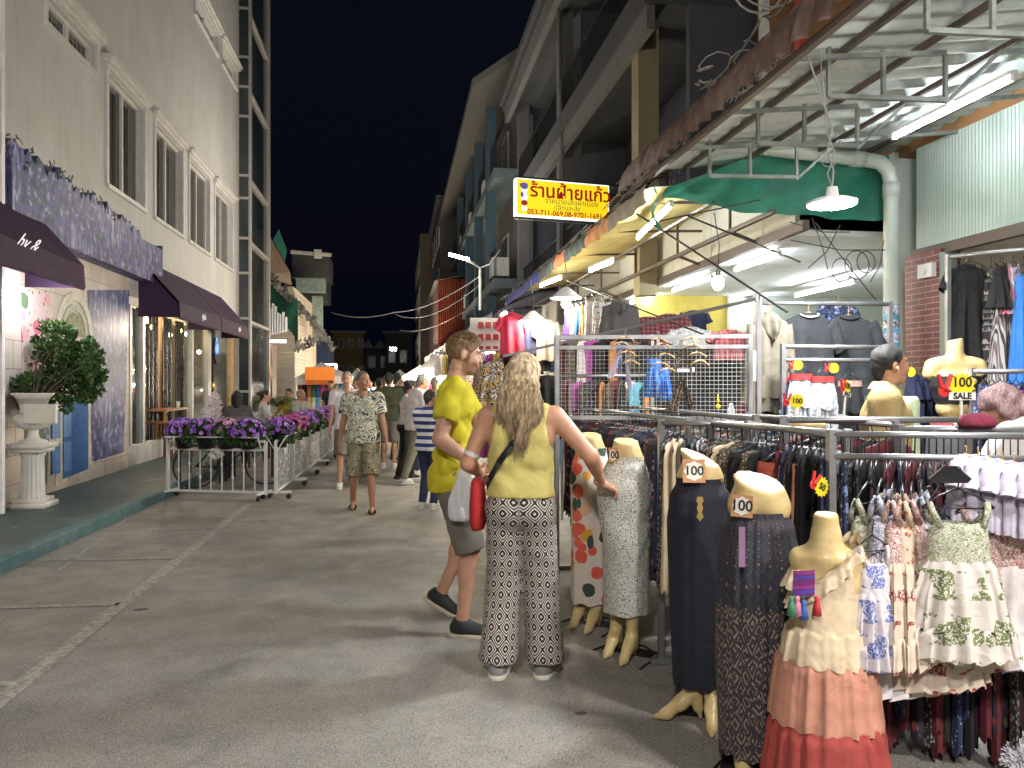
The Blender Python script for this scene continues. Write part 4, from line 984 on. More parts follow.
        hanger_part(t_, .13); L = 1.0 if kind == 'trousers' else .5; mb = MB()
        tubecloth(mb, sub([(-.14, .14, .035, 0), (-.18, .145, .035, .2), (-.30, .175, .05, .7), (-.36, .185, .055, .8)], 3), 4, 6, .2, 48)
        for s_ in (-1, 1): tubecloth(mb, sub([(-.33, .095, .05, .6), (-.5, .10, .045, .9), (-.1 - L, .115 if kind == 'shorts' else .105, .05, 1)], 4), 7 + s_, 5, .25, 32, cx=s_ * .095)
        mb.build('cloth', dflt, t_, True)
        m2 = MB(); tubecloth(m2, [(-.132, .144, .039, 0), (-.175, .148, .039, .05)], 2, 8, .08, 48); m2.build('waistband', dflt, t_, True)
    PROTO[key] = t_; t_['_free'] = 1
    return t_
def hang(kind, p, rz, mat, label, group=None, scale=(1, 1, 1), parts=None):
    pr = proto(kind)
    if pr.get('_free'):
        del pr['_free']; o_ = pr; o_.location = p; o_.rotation_euler = (0, 0, rz); o_.scale = scale
        PROTO[kind] = o_
    else: o_ = dup(pr, p, rz, scale=scale)
    o_['label'] = label
    if group: o_['group'] = group
    elif 'group' in o_: del o_['group']
    for ch in o_.children:
        st = ch.name.split('.')[0]
        m = (parts or {}).get(st, None if st == 'hanger' else mat)
        ch.material_slots[0].link = 'OBJECT'
        if m is None: m = ch.data.materials[0]
        ch.material_slots[0].material = m
    return o_

# materials for stock
blk = CLOTH('black_jersey', (.007, .007, .008)); nvy = CLOTH('navy_cotton', (.016, .02, .06)); rust_c = CLOTH('rust_cotton', (.30, .055, .03)); maroon = CLOTH('maroon_cotton', (.10, .012, .02))
olive = CLOTH('olive_fleece', (.15, .13, .095)); greyc = CLOTH('grey_cotton', (.07, .07, .075)); charc = CLOTH('charcoal_jersey', (.018, .021, .025)); crims = CLOTH('crimson_cotton', (.34, .012, .04)); taupe = CLOTH('taupe_cotton', (.30, .20, .16)); creamc = CLOTH('cream_muslin', (.55, .44, .30)); whitec = CLOTH('white_cotton', (.66, .62, .62)); bluec = CLOTH('bright_blue_cotton', (.03, .17, .55)); orngc = CLOTH('orange_cotton', (.55, .25, .08)); coralc = CLOTH('coral_cotton', (.62, .22, .14)); peach = CLOTH('peach_muslin', (.46, .21, .145)); redc = CLOTH('brick_red_muslin', (.30, .045, .038)); lilac = CLOTH('lilac_white', (.60, .55, .68))
dkflor = PATT('dark_floral', 'floral', [(.02, .02, .03), (.25, .07, .05), (.10, .12, .06), (.28, .23, .17), (.12, .03, .08)], 24)
dkfine = PATT('dark_fine_print', 'fine', [(.02, .018, .02), (.22, .19, .17)], 70)
brfine = PATT('brown_fine_print', 'fine', [(.07, .05, .035), (.30, .24, .16)], 60)
blfine = PATT('navy_floral', 'floral', [(.02, .03, .08), (.14, .2, .42), (.3, .34, .5), (.05, .08, .2), (.4, .4, .5)], 22)
strp = PATT('ticking_stripe', 'stripe', [(.42, .40, .38), (.03, .03, .04), (.42, .40, .38), (.14, .10, .12), 'x'], 26)
ethn = PATT('ethnic_band', 'band', [(.03, .025, .03), (.30, .26, .22), (.20, .18, .16), (.34, .31, .28)], 18)
pinkb = PATT('pink_band', 'band', [(.55, .48, .48), (.50, .05, .18), (.55, .15, .25), (.6, .4, .42)], 9)
check = PATT('maroon_check', 'check', [(.05, .015, .02), (.28, .07, .09)], 16)
news = PATT('newsprint_cloth', 'fine', [(.42, .44, .47), (.12, .13, .15), (.55, .56, .58)], 55)
grnpr = PATT('green_block_print', 'camo', [(.62, .60, .50), (.10, .13, .05), (.60, .58, .5), (.16, .2, .08), (.64, .62, .56), (.2, .24, .12)], 48)
redpr = PATT('red_block_print', 'camo', [(.60, .50, .46), (.24, .05, .06), (.60, .52, .46), (.30, .08, .08), (.62, .54, .50)], 45)
blupr = PATT('blue_block_print', 'camo', [(.60, .58, .60), (.08, .10, .26), (.60, .58, .6), (.2, .24, .4), (.62, .60, .62)], 40)
zebra = PATT('zebra_cloth', 'camo', [(.02, .02, .02), (.62, .56, .5), (.02, .02, .02), (.6, .35, .1), (.02, .02, .02)], 9)
hoodg = {'_': 1}
# ================================================================ canopy over the near stalls
EX, EZ = 2.4, 3.58
sheet = NT('corrugated_underside'); o = sheet.co(); x, y, z = sheet.sep(o)
sheet.color(sheet.ramp(sheet.noise(o, 2.5, 5, .65), [(.35, (.30, .33, .32)), (.6, (.46, .50, .485)), (.75, (.24, .21, .18))])); sheet.set(Roughness=.6, Metallic=.1)
cn_ = thing('corrugated_canopy', 'corrugated metal canopy on welded trusses with a rolled brown front edge', 'canopy', (3.6, 4.5, 3.6))
q = MB(); q.grid(lambda a, b: V((EX + .1 + (5.0 - EX - .1) * b, 1.2 + 6.0 * a, EZ + .06 + .30 * b + .016 * math.cos(a * 6.0 / .105 * math.pi * 2 / 2))), 340, 6); q.build('roof_sheet', MATS['corrugated_underside'], cn_)
t = NT('brown_sheet'); o = t.co(); t.color(t.ramp(t.noise(t.co(scale=(1, 1, .3)), 7, 5, .65), [(.3, (.09, .055, .045)), (.55, (.21, .14, .115)), (.75, (.36, .30, .27))])); t.set(Roughness=.5, Metallic=.2)
q = MB(); rollp = [(EX - .02, EZ), (EX, EZ + .15), (EX + .04, EZ + .25), (EX + .12, EZ + .34), (EX + .24, EZ + .39), (EX + .40, EZ + .42)]
nC = 34
def roll(a, b):
    k = b * (len(rollp) - 1); i = min(int(k), len(rollp) - 2); u = k - i; x_ = rollp[i][0] + (rollp[i + 1][0] - rollp[i][0]) * u; z_ = rollp[i][1] + (rollp[i + 1][1] - rollp[i][1]) * u
    y = 1.2 + 6.9 * a; w_ = .5 + .5 * math.cos(a * 6.9 / .24 * 2 * math.pi); w_ = w_ ** .6; n_ = V((-.75 + .6 * b, 0, .25 + .6 * b)); crimp = .006 * math.cos(b * 60)
    return V((x_, y, z_)) + n_ * (.055 * w_ + crimp * w_)
q.grid(roll, nC * 10, 26); q.build('rolled_edge', MATS['brown_sheet'], cn_, True)
rustst = M('dark_rusty_steel', (.10, .075, .06), .6, .4); palest = M('pale_painted_steel', (.17, .18, .165), .5, .3, var=.5)
q = MB()
for x_ in (2.75, 3.3, 3.95, 4.6): q.bar((x_, 1.2, EZ + .03 + (x_ - EX) * .115 - .02), (x_, 7.15, EZ + .03 + (x_ - EX) * .115 - .02), .036)
q.bar((EX + .02, 1.2, EZ - .02), (EX + .02, 8.1, EZ - .02), .045); q.build('purlin', rustst, cn_)
for k, y in enumerate((3.55, 4.45, 5.4, 6.3)):
    q = MB(); z1 = EZ - .02; z0 = EZ - .24; xe = 3.45
    q.bar((EX, y, z1), (xe, y, z1 + .10), .03); q.bar((EX + .25, y, z0), (xe, y, z0 + .02), .028)
    for x_ in (EX + .25, EX + .62, xe): q.bar((x_, y, z0), (x_, y, z1 + .09), .024)
    q.bar((xe, y, z0), (xe + .4, y, z1 + .14), .022); q.bar((xe + .4, y, z1 + .13), (5.0, y, z1 + .27), .03)
    q.build('truss', palest, cn_)
# shop wall of the near shop: pale ribbed fascia, brick pier, frame
t = NT('pale_ribbed_panel'); o = t.co(); t.color(t.ramp(t.noise(o, 1.5, 4), [(.35, (.27, .34, .30)), (.65, (.36, .42, .38))])); t.set(Roughness=.4)
ns = thing('near_clothes_shop', 'clothes shop with pale ribbed fascia and a brick pier', 'building', (5, 4, 0))
q = MB(); q.grid(lambda a, b: V((5.0 - .004 * (1 if (int(a * 150 * 2) % 2) else 0), .8 + 6.05 * a, 2.86 + .98 * b)), 300, 1); q.build('ribbed_fascia', MATS['pale_ribbed_panel'], ns)
q = MB(); q.bb((5.02, .8, 3.84), (5.25, 10.3, 8.5)); q.build('upper_wall', WALLM('orange_brown_render', (.26, .13, .05), .85, .35), ns)
q = MB(); q.bb((4.98, .8, 2.76), (5.06, 6.9, 2.858)); q.build('door_head', rustst, ns)
t = NT('red_brick'); tc = t.new('TexCoord'); br = t.new('TexBrick'); mp = t.new('Mapping'); mp.inputs['Rotation'].default_value = (R(90), 0, 0)
sx, sy, sz = t.sep(tc.outputs['Object']); cb = t.new('CombineXYZ'); t.link(t.math('ADD', sx, sy), cb.inputs[0]); t.link(sz, cb.inputs[1]); t.link(cb.outputs[0], br.inputs['Vector'])
br.inputs['Scale'].default_value = 1; br.inputs['Brick Width'].default_value = .2; br.inputs['Row Height'].default_value = .055; br.inputs['Mortar Size'].default_value = .005
br.inputs['Color1'].default_value = (.10, .018, .014, 1); br.inputs['Color2'].default_value = (.16, .032, .024, 1); br.inputs['Mortar'].default_value = (.26, .19, .17, 1); t.color(br.outputs[0]); t.set(Roughness=.6)
q = MB(); q.bb((4.95, 6.44, 0), (5.15, 6.95, 2.80)); q.build('brick_pier', MATS['red_brick'], ns)
q = MB(); q.bb((4.93, 6.36, 0), (5.05, 6.435, 2.76)); q.build('door_frame', M('grey_green_frame', (.12, .15, .14), .5), ns)
q = MB(); q.bb((4.9, 6.5, 2.55), (4.948, 6.7, 2.68)); q.cyl((4.9, 6.6, 2.615), (4.88, 6.6, 2.615), .035, n=12); q.build('alarm_box', trim, ns)
q = MB(); q.bb((5.06, .8, .01), (9, 6.9, .12)); q.bb((5.3, 6.9, 0), (9, 7.0, 3.8)); q.bb((8.0, .8, 0), (8.1, 6.9, 3.0)); q.bb((5.06, .8, 2.9), (9, 6.9, 2.95)); q.build('inside_wall', M('shop_white_inside', (.60, .57, .50), .7), ns)
# downpipe
dp = thing('drain_pipe', 'thick pale plastic drain pipe with torn blue stickers at its foot', 'pipe', (4.75, 6.9, 0))
pvc = M('pale_pvc', (.50, .56, .52), .4, var=.1)
q = MB(); x_, y_ = 4.74, 6.86; q.tube([(x_, y_, .1), (x_, y_, 3.50), (x_ - .03, y_, 3.62), (x_ - .12, y_, 3.70), (x_ - .3, y_, 3.72), (2.9, y_, 3.82)], .07, 20); q.build('pipe_run', pvc, dp, True)
for a_, b_ in (((x_, y_, 3.36), (x_, y_, 3.50)), ((x_ - .3, y_, 3.72), (x_ - .42, y_, 3.726))): q = MB(); q.cyl(a_, b_, .08, n=20); q.build('pipe_socket', pvc, dp, True)
q = MB(); q.cyl((x_, y_, 1.2), (x_, y_, 2.32), .0725, n=20, cap=False); q.build('sticker_band', M('blue_sticker', (.10, .38, .62), .5, var=.5, scale=6), dp)
q = MB(); 
for k, zz in enumerate((1.95, 2.08, 2.22)): q.cyl((x_, y_, zz), (x_, y_, zz + .09), .0735, n=20, cap=False)
q.build('printed_sticker', PATT('sticker_print', 'camo', [(.05, .06, .10), (.62, .64, .66), (.2, .25, .45), (.66, .66, .66)], 14), dp)
# green tarpaulin across the end of the near canopy
q = MB()
def tarp(a, b):
    x_ = 2.50 + 2.3 * a; top = 3.40 + .40 * min(1, a * 2.2); bot = 3.33 - .05 * math.sin(a * math.pi) - .14 * a + .008 * math.sin(a * 31)
    return V((x_, 6.95 + .06 * math.sin(a * 13 + b * 3) + .12 * b, top + (bot - top) * b))
q.grid(tarp, 60, 14)
gt = tag(q.build('green_tarpaulin', M('green_awning_cloth', (.02, .17, .115), .6, var=.4, scale=4, bump=.3, bscale=18), None, True, base=(3.6, 7, 3.5)), 'green tarpaulin sagging across the end of the metal canopy', 'tarpaulin')
q = MB(); q.grid(lambda a, b: V((2.36 + .05 * a + .03 * math.sin(b * 8), 6.9 + .16 * a * (1 - b), 3.40 - .42 * b)), 4, 8); tag(q.build('loose_tarpaulin_end', MATS['green_awning_cloth'], None, True, base=(2.4, 6.95, 3.3)), 'torn strip of green tarpaulin dangling at the canopy edge', 'cloth')

# ================================================================ open shop beyond (lit interior)
os_ = thing('open_market_hall', 'brightly lit open shop hall with pale ceiling behind the racks', 'building', (6, 12, 0))
pw = WALLM('pale_green_wall', (.52, .58, .52), .7, .25)
q = MB(); q.bb((4.0, 7.3, 3.06), (9.5, 17, 3.12)); q.build('ceiling', M('ceiling_board', (.62, .64, .62), .7), os_)
q = MB(); q.bb((3.9, 16.6, 0), (9.5, 16.75, 3.06)); q.bb((9.3, 7.3, 0), (9.5, 16.6, 3.06)); q.bb((4.98, 7.15, 0), (9.4, 7.3, 3.9)); q.build('inner_wall', pw, os_)
q = MB(); q.bb((4.0, 12.6, 1.9), (6.2, 12.68, 3.06)); q.build('yellow_panel', M('yellow_board', (.62, .50, .10), .6), os_)
q = MB(); q.bb((5.6, 12.5, 1.2), (9.3, 12.58, 3.055)); q.build('mint_panel', pw, os_)
q = MB()
for i in range(14): q.bb((3.98 - .004 * (i % 2), 7.3 + i * .7, 3.12), (4.03, 7.3 + i * .7 + .694, 3.94))
q.build('fascia_panel', WALLM('off_white_panel', (.56, .56, .50), .6, .3), os_)
q = MB(); q.bar((3.93, 7.0, 3.10), (3.93, 17, 3.10), .07, .1); q.bar((3.6, 7.0, 3.22), (3.6, 17, 3.22), .045); q.bar((3.0, 7, 3.3), (3.0, 17, 3.3), .03)
for y in (8, 9.6, 11.4, 13.4, 15.2): q.bar((3.93, y, 3.1), (3.6, y, 3.22), .03); q.bar((3.6, y, 3.22), (3.6, y, 3.8), .025); q.bar((2.4, y, 3.5), (3.93, y, 3.55), .03)
q.build('steel_beam', rustst, os_)
# second canopy, yellow cloth with patched edge
c2 = thing('cloth_canopy', 'low canopy of yellow and patched cloth running along beyond the metal one', 'canopy', (3.1, 11, 3.5))
q = MB(); q.grid(lambda a, b: V((2.42 + 1.55 * b, 7.2 + 8.6 * a, 3.46 + .34 * b - .05 * math.sin(b * 3.14) + .015 * math.sin(a * 60))), 60, 8); q.build('under_cloth', M('yellow_under_cloth', (.50, .40, .14), .7, var=.2), c2, True)
segs = [(7.2, 8.6, CLOTH('frayed_stripe', (.30, .26, .19)), 0), (8.6, 9.7, orngc, 0), (9.7, 10.9, M('dark_green_cloth', (.03, .06, .05), .8), 0), (10.9, 11.7, CLOTH('rust_orange_cloth', (.42, .13, .05)), 0), (11.7, 13.0, M('dark_grey_cloth', (.05, .06, .06), .8), 0), (13.0, 17.0, CLOTH('royal_blue_cloth', (.03, .04, .30)), 0)]
for a_, b_, m_, _ in segs:
    q = MB(); q.grid(lambda u, v_: V((2.40 - .03 * math.sin(v_ * 3.1) + .012 * math.sin((a_ + (b_ - a_) * u) * 19), a_ + (b_ - a_) * u, 3.50 - .19 * v_ + .015 * math.sin(u * 11))), 20, 4); q.build('edge_cloth', m_, c2, True)
t = NT('striped_top_cloth'); o = t.co(); x, y, z = t.sep(o); s_ = t.math('SINE', t.math('ADD', t.math('MULTIPLY', y, 70), t.math('MULTIPLY', t.noise(o, 3, 3), 9)))
t.color(t.ramp(t.math('MULTIPLY', t.math('ADD', s_, 1), .5), [(.2, (.03, .026, .02)), (.6, (.22, .18, .11)), (.9, (.42, .36, .25))])); t.set(Roughness=.8)
q = MB(); q.grid(lambda a, b: V((2.38 + .3 * b, 7.0 + 10 * a, 3.50 + .16 * math.sin(b * 1.7) + .03 * math.sin(a * 90) + .02 * math.sin(a * 23))), 200, 6); q.build('top_cloth', MATS['striped_top_cloth'], c2, True)

# navy awnings and lit stalls further on
def stall(y0, y1, X, z, m_, label, seed):
    t_ = thing('market_stall', label, 'stall', (X + .8, (y0 + y1) / 2, 0), 'lit market stalls down the right side')
    q = MB(); rows = []
    for i in range(9):
        y = y0 + (y1 - y0) * i / 8; s_ = .05 * math.sin(i * math.pi / 4); rows.append([(X, y, z - .22), (X, y, z - s_), (X + 1.0, y, z + .45 - s_), (X + 2.0, y, z + .55), (X + 2.0, y, z + .52), (X + 1, y, z + .42 - s_), (X + .03, y, z - .03 - s_), (X + .03, y, z - .22)])
    q.loft(rows, cap=(1, 1)); q.build('awning', m_, t_)
    q = MB(); q.bb((X - .005, y0, z - .26), (X + .015, y1, z - .215)); q.build('awning_hem', wsteel, t_)
    for y in (y0 + .05, y1 - .05):
        for xx, zz in ((.15, .02), (1.9, .5)): q = MB(); q.cyl((X + xx, y, 0), (X + xx, y, z + zz), .022); q.build('pole', steel, t_)
    q = MB(); q.bb((X + .25, y0 + .1, .75), (X + 1.3, y1 - .1, .8)); q.bb((X + .27, y0 + .12, .05), (X + .29, y1 - .12, .75)); q.build('counter', cm[(seed * 3) % 11], t_)
    return t_
stall(17.2, 20.6, 2.1, 3.2, CLOTH('navy_canvas', (.012, .016, .05)), 'stall under a navy blue awning beside the far end of the cloth canopy', 1)
stall(21.0, 25.0, 1.95, 3.15, MATS['navy_canvas'], 'second stall under a navy awning, behind the couple', 2)
stall(25.6, 30.0, 1.75, 3.05, canv, 'nearest of the white-awned stalls on the right', 3)
stall(30.6, 35.5, 1.6, 3.0, canv, 'middle white-awned stall on the right', 4)
stall(36.2, 43, 1.45, 2.95, canv, 'farthest white-awned stall on the right', 5)
# goods: colourful hanging and piled things, each its own object
rr = random.Random(21); brights = []
for n_, c_ in (('goods_red', (.5, .04, .05)), ('goods_white', (.7, .68, .62)), ('goods_yellow', (.6, .42, .05)), ('goods_brown', (.16, .08, .04)), ('goods_blue', (.05, .12, .42)), ('goods_black', (.02, .02, .02)), ('goods_tan', (.42, .28, .16)), ('goods_pink', (.55, .2, .3)), ('goods_green', (.06, .22, .12))): brights.append((n_.split('_')[1], CLOTH(n_, c_)))
def bag(c_, w_, h, m_, rz=0):
    q = MB(); rings = []
    for u in (0, .06, .5, .94, 1): k = .82 if u in (0, 1) else 1 + .06 * math.sin(u * 3); rings.append([(w_ / 2 * k * math.copysign(abs(math.cos(a)) ** .5, math.cos(a)), w_ * .22 * k * math.copysign(abs(math.sin(a)) ** .6, math.sin(a)), -h + h * .7 * u) for a in [j * math.pi / 8 for j in range(16)]])
    q.loft(rings, cap=(1, 1)); q.tube([(w_ * .3 * math.cos(a), 0, -h * .32 + h * .34 * math.sin(a)) for a in [j * math.pi / 8 for j in range(9)]], .008, 5)
    o_ = q.build('hanging_bag', m_, None, True); o_.location = c_; o_.rotation_euler = (0, 0, rz); return o_
protos_b = []
gi = 0
stl = [(17.2, 20.6, 2.1, 'first'), (21, 25, 1.95, 'second'), (25.6, 30, 1.75, 'third'), (30.6, 35.5, 1.6, 'fourth'), (36.2, 43, 1.45, 'fifth')]
base_bag = None
for si, (y0, y1, X, sn) in enumerate(stl):
    for r_ in range(3):
        for i in range(7 if si < 4 else 9):
            y = y0 + .35 + (y1 - y0 - .7) * i / (6 if si < 4 else 8); nm, m_ = brights[rr.randrange(9)]; loc = V((X + .22 + .12 * (r_ % 2), y + rr.uniform(-.1, .1), 2.75 - .52 * r_ + rr.uniform(-.06, .06)))
            if base_bag is None: base_bag = bag(loc, .34, .42, m_, 0); o_ = base_bag
            else: o_ = base_bag.copy(); COL.objects.link(o_); o_.location = loc
            s_ = rr.uniform(.7, 1.15); o_.scale = (s_, s_, s_ * rr.uniform(.8, 1.15)); o_.rotation_euler = (0, 0, rr.uniform(-.4, 1.2)); o_.material_slots[0].link = 'OBJECT'; o_.material_slots[0].material = m_
            tag(o_, '%s bag hanging %s in the %s row of the %s stall beyond the cloth canopy' % (nm, ordw[i], ('top', 'middle', 'bottom')[r_], sn), 'bag', 'bags hung at the far stalls')
# far right interior backdrop wall for the stalls
q = MB(); q.bb((3.95, 17, 0), (4.05, 24.1, 3.95)); q.bb((3.75, 24.3, 0), (3.85, 46, 2.5)); tag(q.build('stall_back_partition', M('pale_partition', (.5, .48, .44), .8), None, base=(4, 24, 0)), 'pale partition behind the goods of the far stalls', 'partition')

# ================================================================ lamps
def tube_light(a, b, label, strength=14, r=.018, group='fluorescent tubes', lit=True):
    a, b = V(a), V(b); t_ = thing('fluorescent_tube', label, 'light', (a + b) / 2, group)
    q = MB(); q.cyl(a, b, r, n=10); q.build('tube', EM('tube_glow', (.90, .97, 1.0), 24), t_, True)
    q = MB(); z_ = V((0, 0, .045)); q.bar(a + z_, b + z_, .04, .03); d_ = (b - a).normalized()
    q.box(a - d_ * .015 + z_ * .4, (.035, .035, .07)); q.box(b + d_ * .015 + z_ * .4, (.035, .035, .07)); q.build('fitting', trim, t_)
    return t_
def tl_px(px0, py0, px1, py1, z, label):
    def at(px, py): d = (z - EYE) * FP / (384 - py); return P(px, py, d)
    return tube_light(at(px0, py0), at(px1, py1), label)
tube_light((4.28, 6.15, 3.70), (4.28, 4.85, 3.70), 'long bright tube under the metal canopy above the near shop')
tube_light((4.28, 3.6, 3.70), (4.28, 2.4, 3.70), 'long bright tube over the near shop doorway at the picture edge')
tl_px(638, 238, 671, 206, 3.30, 'bright tube hanging at the edge of the yellow cloth canopy')
tl_px(541, 286, 561, 278, 3.25, 'tube at the canopy edge beyond the yellow shop sign')
tl_px(590, 271, 612, 262, 3.05, 'tube behind the steel beam near the left end of the hall')
tl_px(673, 291, 711, 278, 2.99, 'ceiling tube left of the bare bulb')
tl_px(736, 270, 779, 255, 2.99, 'ceiling tube right of the bare bulb')
tl_px(631, 303, 654, 297, 2.99, 'ceiling tube above the maroon checked shirts')
tl_px(727, 311, 762, 302, 2.9, 'ceiling tube above the olive hoodie')
tl_px(796, 296, 854, 282, 2.9, 'ceiling tube above the two black shirts')
# round LED lamp
c_ = P(832, 204, 4.6); ld = thing('round_pendant_lamp', 'round white pendant lamp glowing on twisted wires below the green tarpaulin', 'lamp', c_)
q = MB(); q.lathe([(.001, -.022), (.08, -.02), (.135, -.008), (.14, 0)], c_, 32, cap=False); q.build('diffuser', EM('led_glow', (.95, .98, 1.0), 150), ld, True)
q = MB(); q.lathe([(.143, -.004), (.145, .012), (.10, .03), (.04, .045), (.03, .10), (.001, .10)], c_, 32); q.build('lamp_shade', trim, ld, True)
q = MB(); q.tube([c_ + V((0, 0, .1)), c_ + V((.01, 0, .2)), c_ + V((-.02, .02, .32)), c_ + V((.0, 0, .45)), c_ + V((-.12, .1, .98))], .006, 5); q.tube([c_ + V((.0, 0, .1)), c_ + V((-.03, 0, .18)), c_ + V((.02, .0, .30)), c_ + V((-.03, 0, .42)), c_ + V((-.02, .1, .95))], .004, 5); q.tube([c_ + V((-.02, 0, .26)) + V((.05 * math.cos(a), 0, .04 * math.sin(a))) for a in [k * .6 for k in range(11)]], .003, 4); q.build('cord', M('grey_cord', (.2, .2, .19), .6), ld)
# bare bulb
def bulb(px, py, d, label, shade=False, r=.045, cord=.5):
    c_ = P(px, py, d); b = thing('pendant_bulb', label, 'lamp', c_, 'bulbs hung over the stalls')
    q = MB(); q.ball(c_, (r, r, r * 1.25), 12, 8); q.build('bulb', EM('bulb_glow', (1, .88, .66), 150), b, True)
    q = MB(); q.cyl(c_ + V((0, 0, r)), c_ + V((0, 0, r + .05)), .02, n=10); q.tube([c_ + V((0, 0, r + .04)), c_ + V((.01, 0, r + cord * .5)), c_ + V((-.03, 0, r + cord))], .004, 4); q.build('cord', black_pl, b)
    if shade: q = MB(); q.lathe([(.17, .05), (.165, .055), (.05, .15), (.02, .17)], c_, 20, cap=False); q.build('lamp_shade', trim, b, True)
    return b
bulb(718, 283, 6.0, 'bare glowing bulb over the wire grid panel'); bulb(566, 303, 8.2, 'bulb under a white cone shade left of the white printed dresses', True, .05); bulb(533, 325, 9.3, 'bulb under a white cone shade in front of the navy shirt', True, .05)
for i, (px, py, d) in enumerate(((490, 351, 12), (505, 318, 11.5), (434, 382, 30), (420, 392, 34), (443, 375, 26), (418, 372, 33), (407, 385, 38), (455, 360, 22), (427, 386, 29), (410, 396, 36), (468, 352, 19), (400, 391, 42))):
    bulb(px, py, d, 'small round bulb glowing among the far stalls, %s of the string' % ordw[i], False, .05 + .0022 * d, .3)
# street lamp on the facade
c_ = P(459, 257, 21); sl = thing('street_lamp', 'flat white street lamp on a curved arm fixed to the right row', 'street lamp', P(480, 262, 22))
q = MB(); q.box(c_, (.55, .2, .05), m=Matrix.Rotation(.25, 3, 'Y')); q.build('lamp_head', EM('street_lamp_glow', (.97, 1, .93), 42), sl)
q = MB(); q.tube([P(464, 259, 21), P(473, 263, 21.4), P(480, 268, 22), P(480, 310, 22)], .04, 6); q.tube([P(480, 268, 22), P(490, 264, 22), P(500, 250, 22.5)], .02, 5); q.build('arm', M('lamp_arm_paint', (.5, .5, .48), .5), sl)
c_ = P(393, 349, 60); q = MB(); q.box(c_, (.5, .3, .22)); tag(q.build('far_street_light', EM('far_lamp_glow', (1, 1, .95), 30), None, base=c_), 'small far white lamp in front of the grey terrace', 'street lamp')

# ================================================================ shop sign
ax = P(516, 196, 9.75); bx = P(609, 205, 10.15); sg = thing('shop_sign', 'yellow backlit shop sign with red Thai lettering sticking out over the street', 'sign', (ax + bx) / 2)
xd = (V((bx.x, bx.y, 0)) - V((ax.x, ax.y, 0))); wS = xd.length; xd.normalize(); yd = V((0, 0, 1)); nd = xd.cross(yd); cS = (ax + bx) / 2; cS.z = EYE + (384 - 200) / FP * 9.95; hS = .475
mS = Matrix((xd, yd, nd)).transposed(); 
def sp(u, v_, n_=0): return cS + xd * u * wS / 2 + yd * v_ * hS / 2 + nd * n_
q = MB(); q.box(cS - nd * .05, (wS, hS, .1), m=mS); q.build('sign_box', EM('sign_white_edge', (.9, .92, .88), .3), sg)
q = MB(); q.box(cS + nd * .003, (wS - .03, hS - .035, .004), m=mS)
t = NT('sign_yellow'); o = t.co(); t.color((.6, .38, .01)); t.set(Emission_Color=(.80, .52, .01, 1), Emission_Strength=.30); q.build('sign_face', t.m, sg)
sr = EM('sign_red', (.35, .005, .004), .12); sgr = EM('sign_green', (.05, .22, .03), .12)
q = text('ร้านฝ้ายแก้ว', .235, sr, sg, sp(.16, .36, .008), xd, yd, .002, 'lettering', bold=.004)
text('จำหน่ายเสื้อผ้าเมือง', .098, sgr, sg, sp(.18, -.13, .008), xd, yd, .002, 'lettering')
text('ปลีกและส่ง', .085, sgr, sg, sp(.08, -.46, .008), xd, yd, .002, 'lettering')
text('053-711-069,08-9701-1691', .095, sr, sg, sp(.04, -.79, .008), xd, yd, .002, 'lettering', bold=.002)
for nm_, m_, parts_ in (('figure_white', EM('sign_pale', (.7, .75, .8), .2), [(-.83, .36, .045, .05), (-.83, -.02, .05, .06), (-.86, -.62, .018, .04), (-.80, -.62, .018, .04)]), ('figure_hat', EM('sign_violet', (.15, .12, .45), .1), [(-.84, .62, .06, .035), (-.83, .50, .045, .02), (-.88, .12, .02, .035)]), ('figure_skirt', EM('sign_crimson', (.4, .02, .02), .1), [(-.83, -.32, .045, .035)])):
    q = MB()
    for u, v_, a_, b_ in parts_:
        c_ = sp(u, v_, .006 + (.002 if nm_ != 'figure_white' else 0)); pts = [c_ + xd * a_ * math.cos(k * .6283) + yd * b_ * math.sin(k * .6283) for k in range(10)]; q.add(pts, [tuple(range(10))])
    q.build(nm_, m_, sg)
q = MB(); q.bar(sp(-1, 1.08, -.05), sp(1.5, 1.08, -.05), .03); q.bar(sp(1, .5, -.05), sp(1.5, .5, -.05), .03); q.bar(sp(-1, -1.1, -.05), sp(1, -1.1, -.05), .03); q.build('sign_bracket', iron, sg)

# ================================================================ posts, cables, wires
q = MB(); p_ = P(764, 75, 7.0); q.bar((p_.x, p_.y, 3.9), (p_.x, p_.y, 9), .07); tag(q.build('white_post', M('white_post_paint', (.55, .54, .48), .6, var=.3), None, base=(p_.x, p_.y, 3.9)), 'white painted post rising behind the rolled canopy edge', 'post')
q = MB(); p_ = P(801, 60, 7.4); q.bar((p_.x, p_.y, 3.95), (p_.x, p_.y, 9), .09); tag(q.build('red_post', M('red_post_paint', (.45, .06, .045), .6, var=.2), None, base=(p_.x, p_.y, 3.95)), 'red painted post in front of the orange brown wall', 'post')
cab = M('grey_cable', (.20, .20, .19), .6); cabl = M('pale_cable', (.42, .41, .38), .55); cabd = M('dark_cable', (.03, .03, .03), .6)
def cable(name, pts, r, m_, label, sag=.0, n=14):
    out = []
    for a_, b_ in zip(pts, pts[1:]):
        for i in range(n): u = i / n; p_ = V(a_).lerp(V(b_), u); p_.z -= sag * 4 * u * (1 - u); out.append(p_)
    out.append(V(pts[-1])); q = MB(); q.tube(out, r, 4); return tag(q.build(name, m_, None, True, base=out[0]), label, 'cable')
cable('overhead_cable', [P(330, 312, 40), P(395, 312, 34), P(480, 276, 22)], .022, cab, 'thick pale overhead cable sagging across the street below the street lamp', .25)
cable('overhead_cable', [P(395, 314, 36), P(482, 283, 22)], .018, cab, 'lower of the two overhead cables reaching the lamp arm', .5)
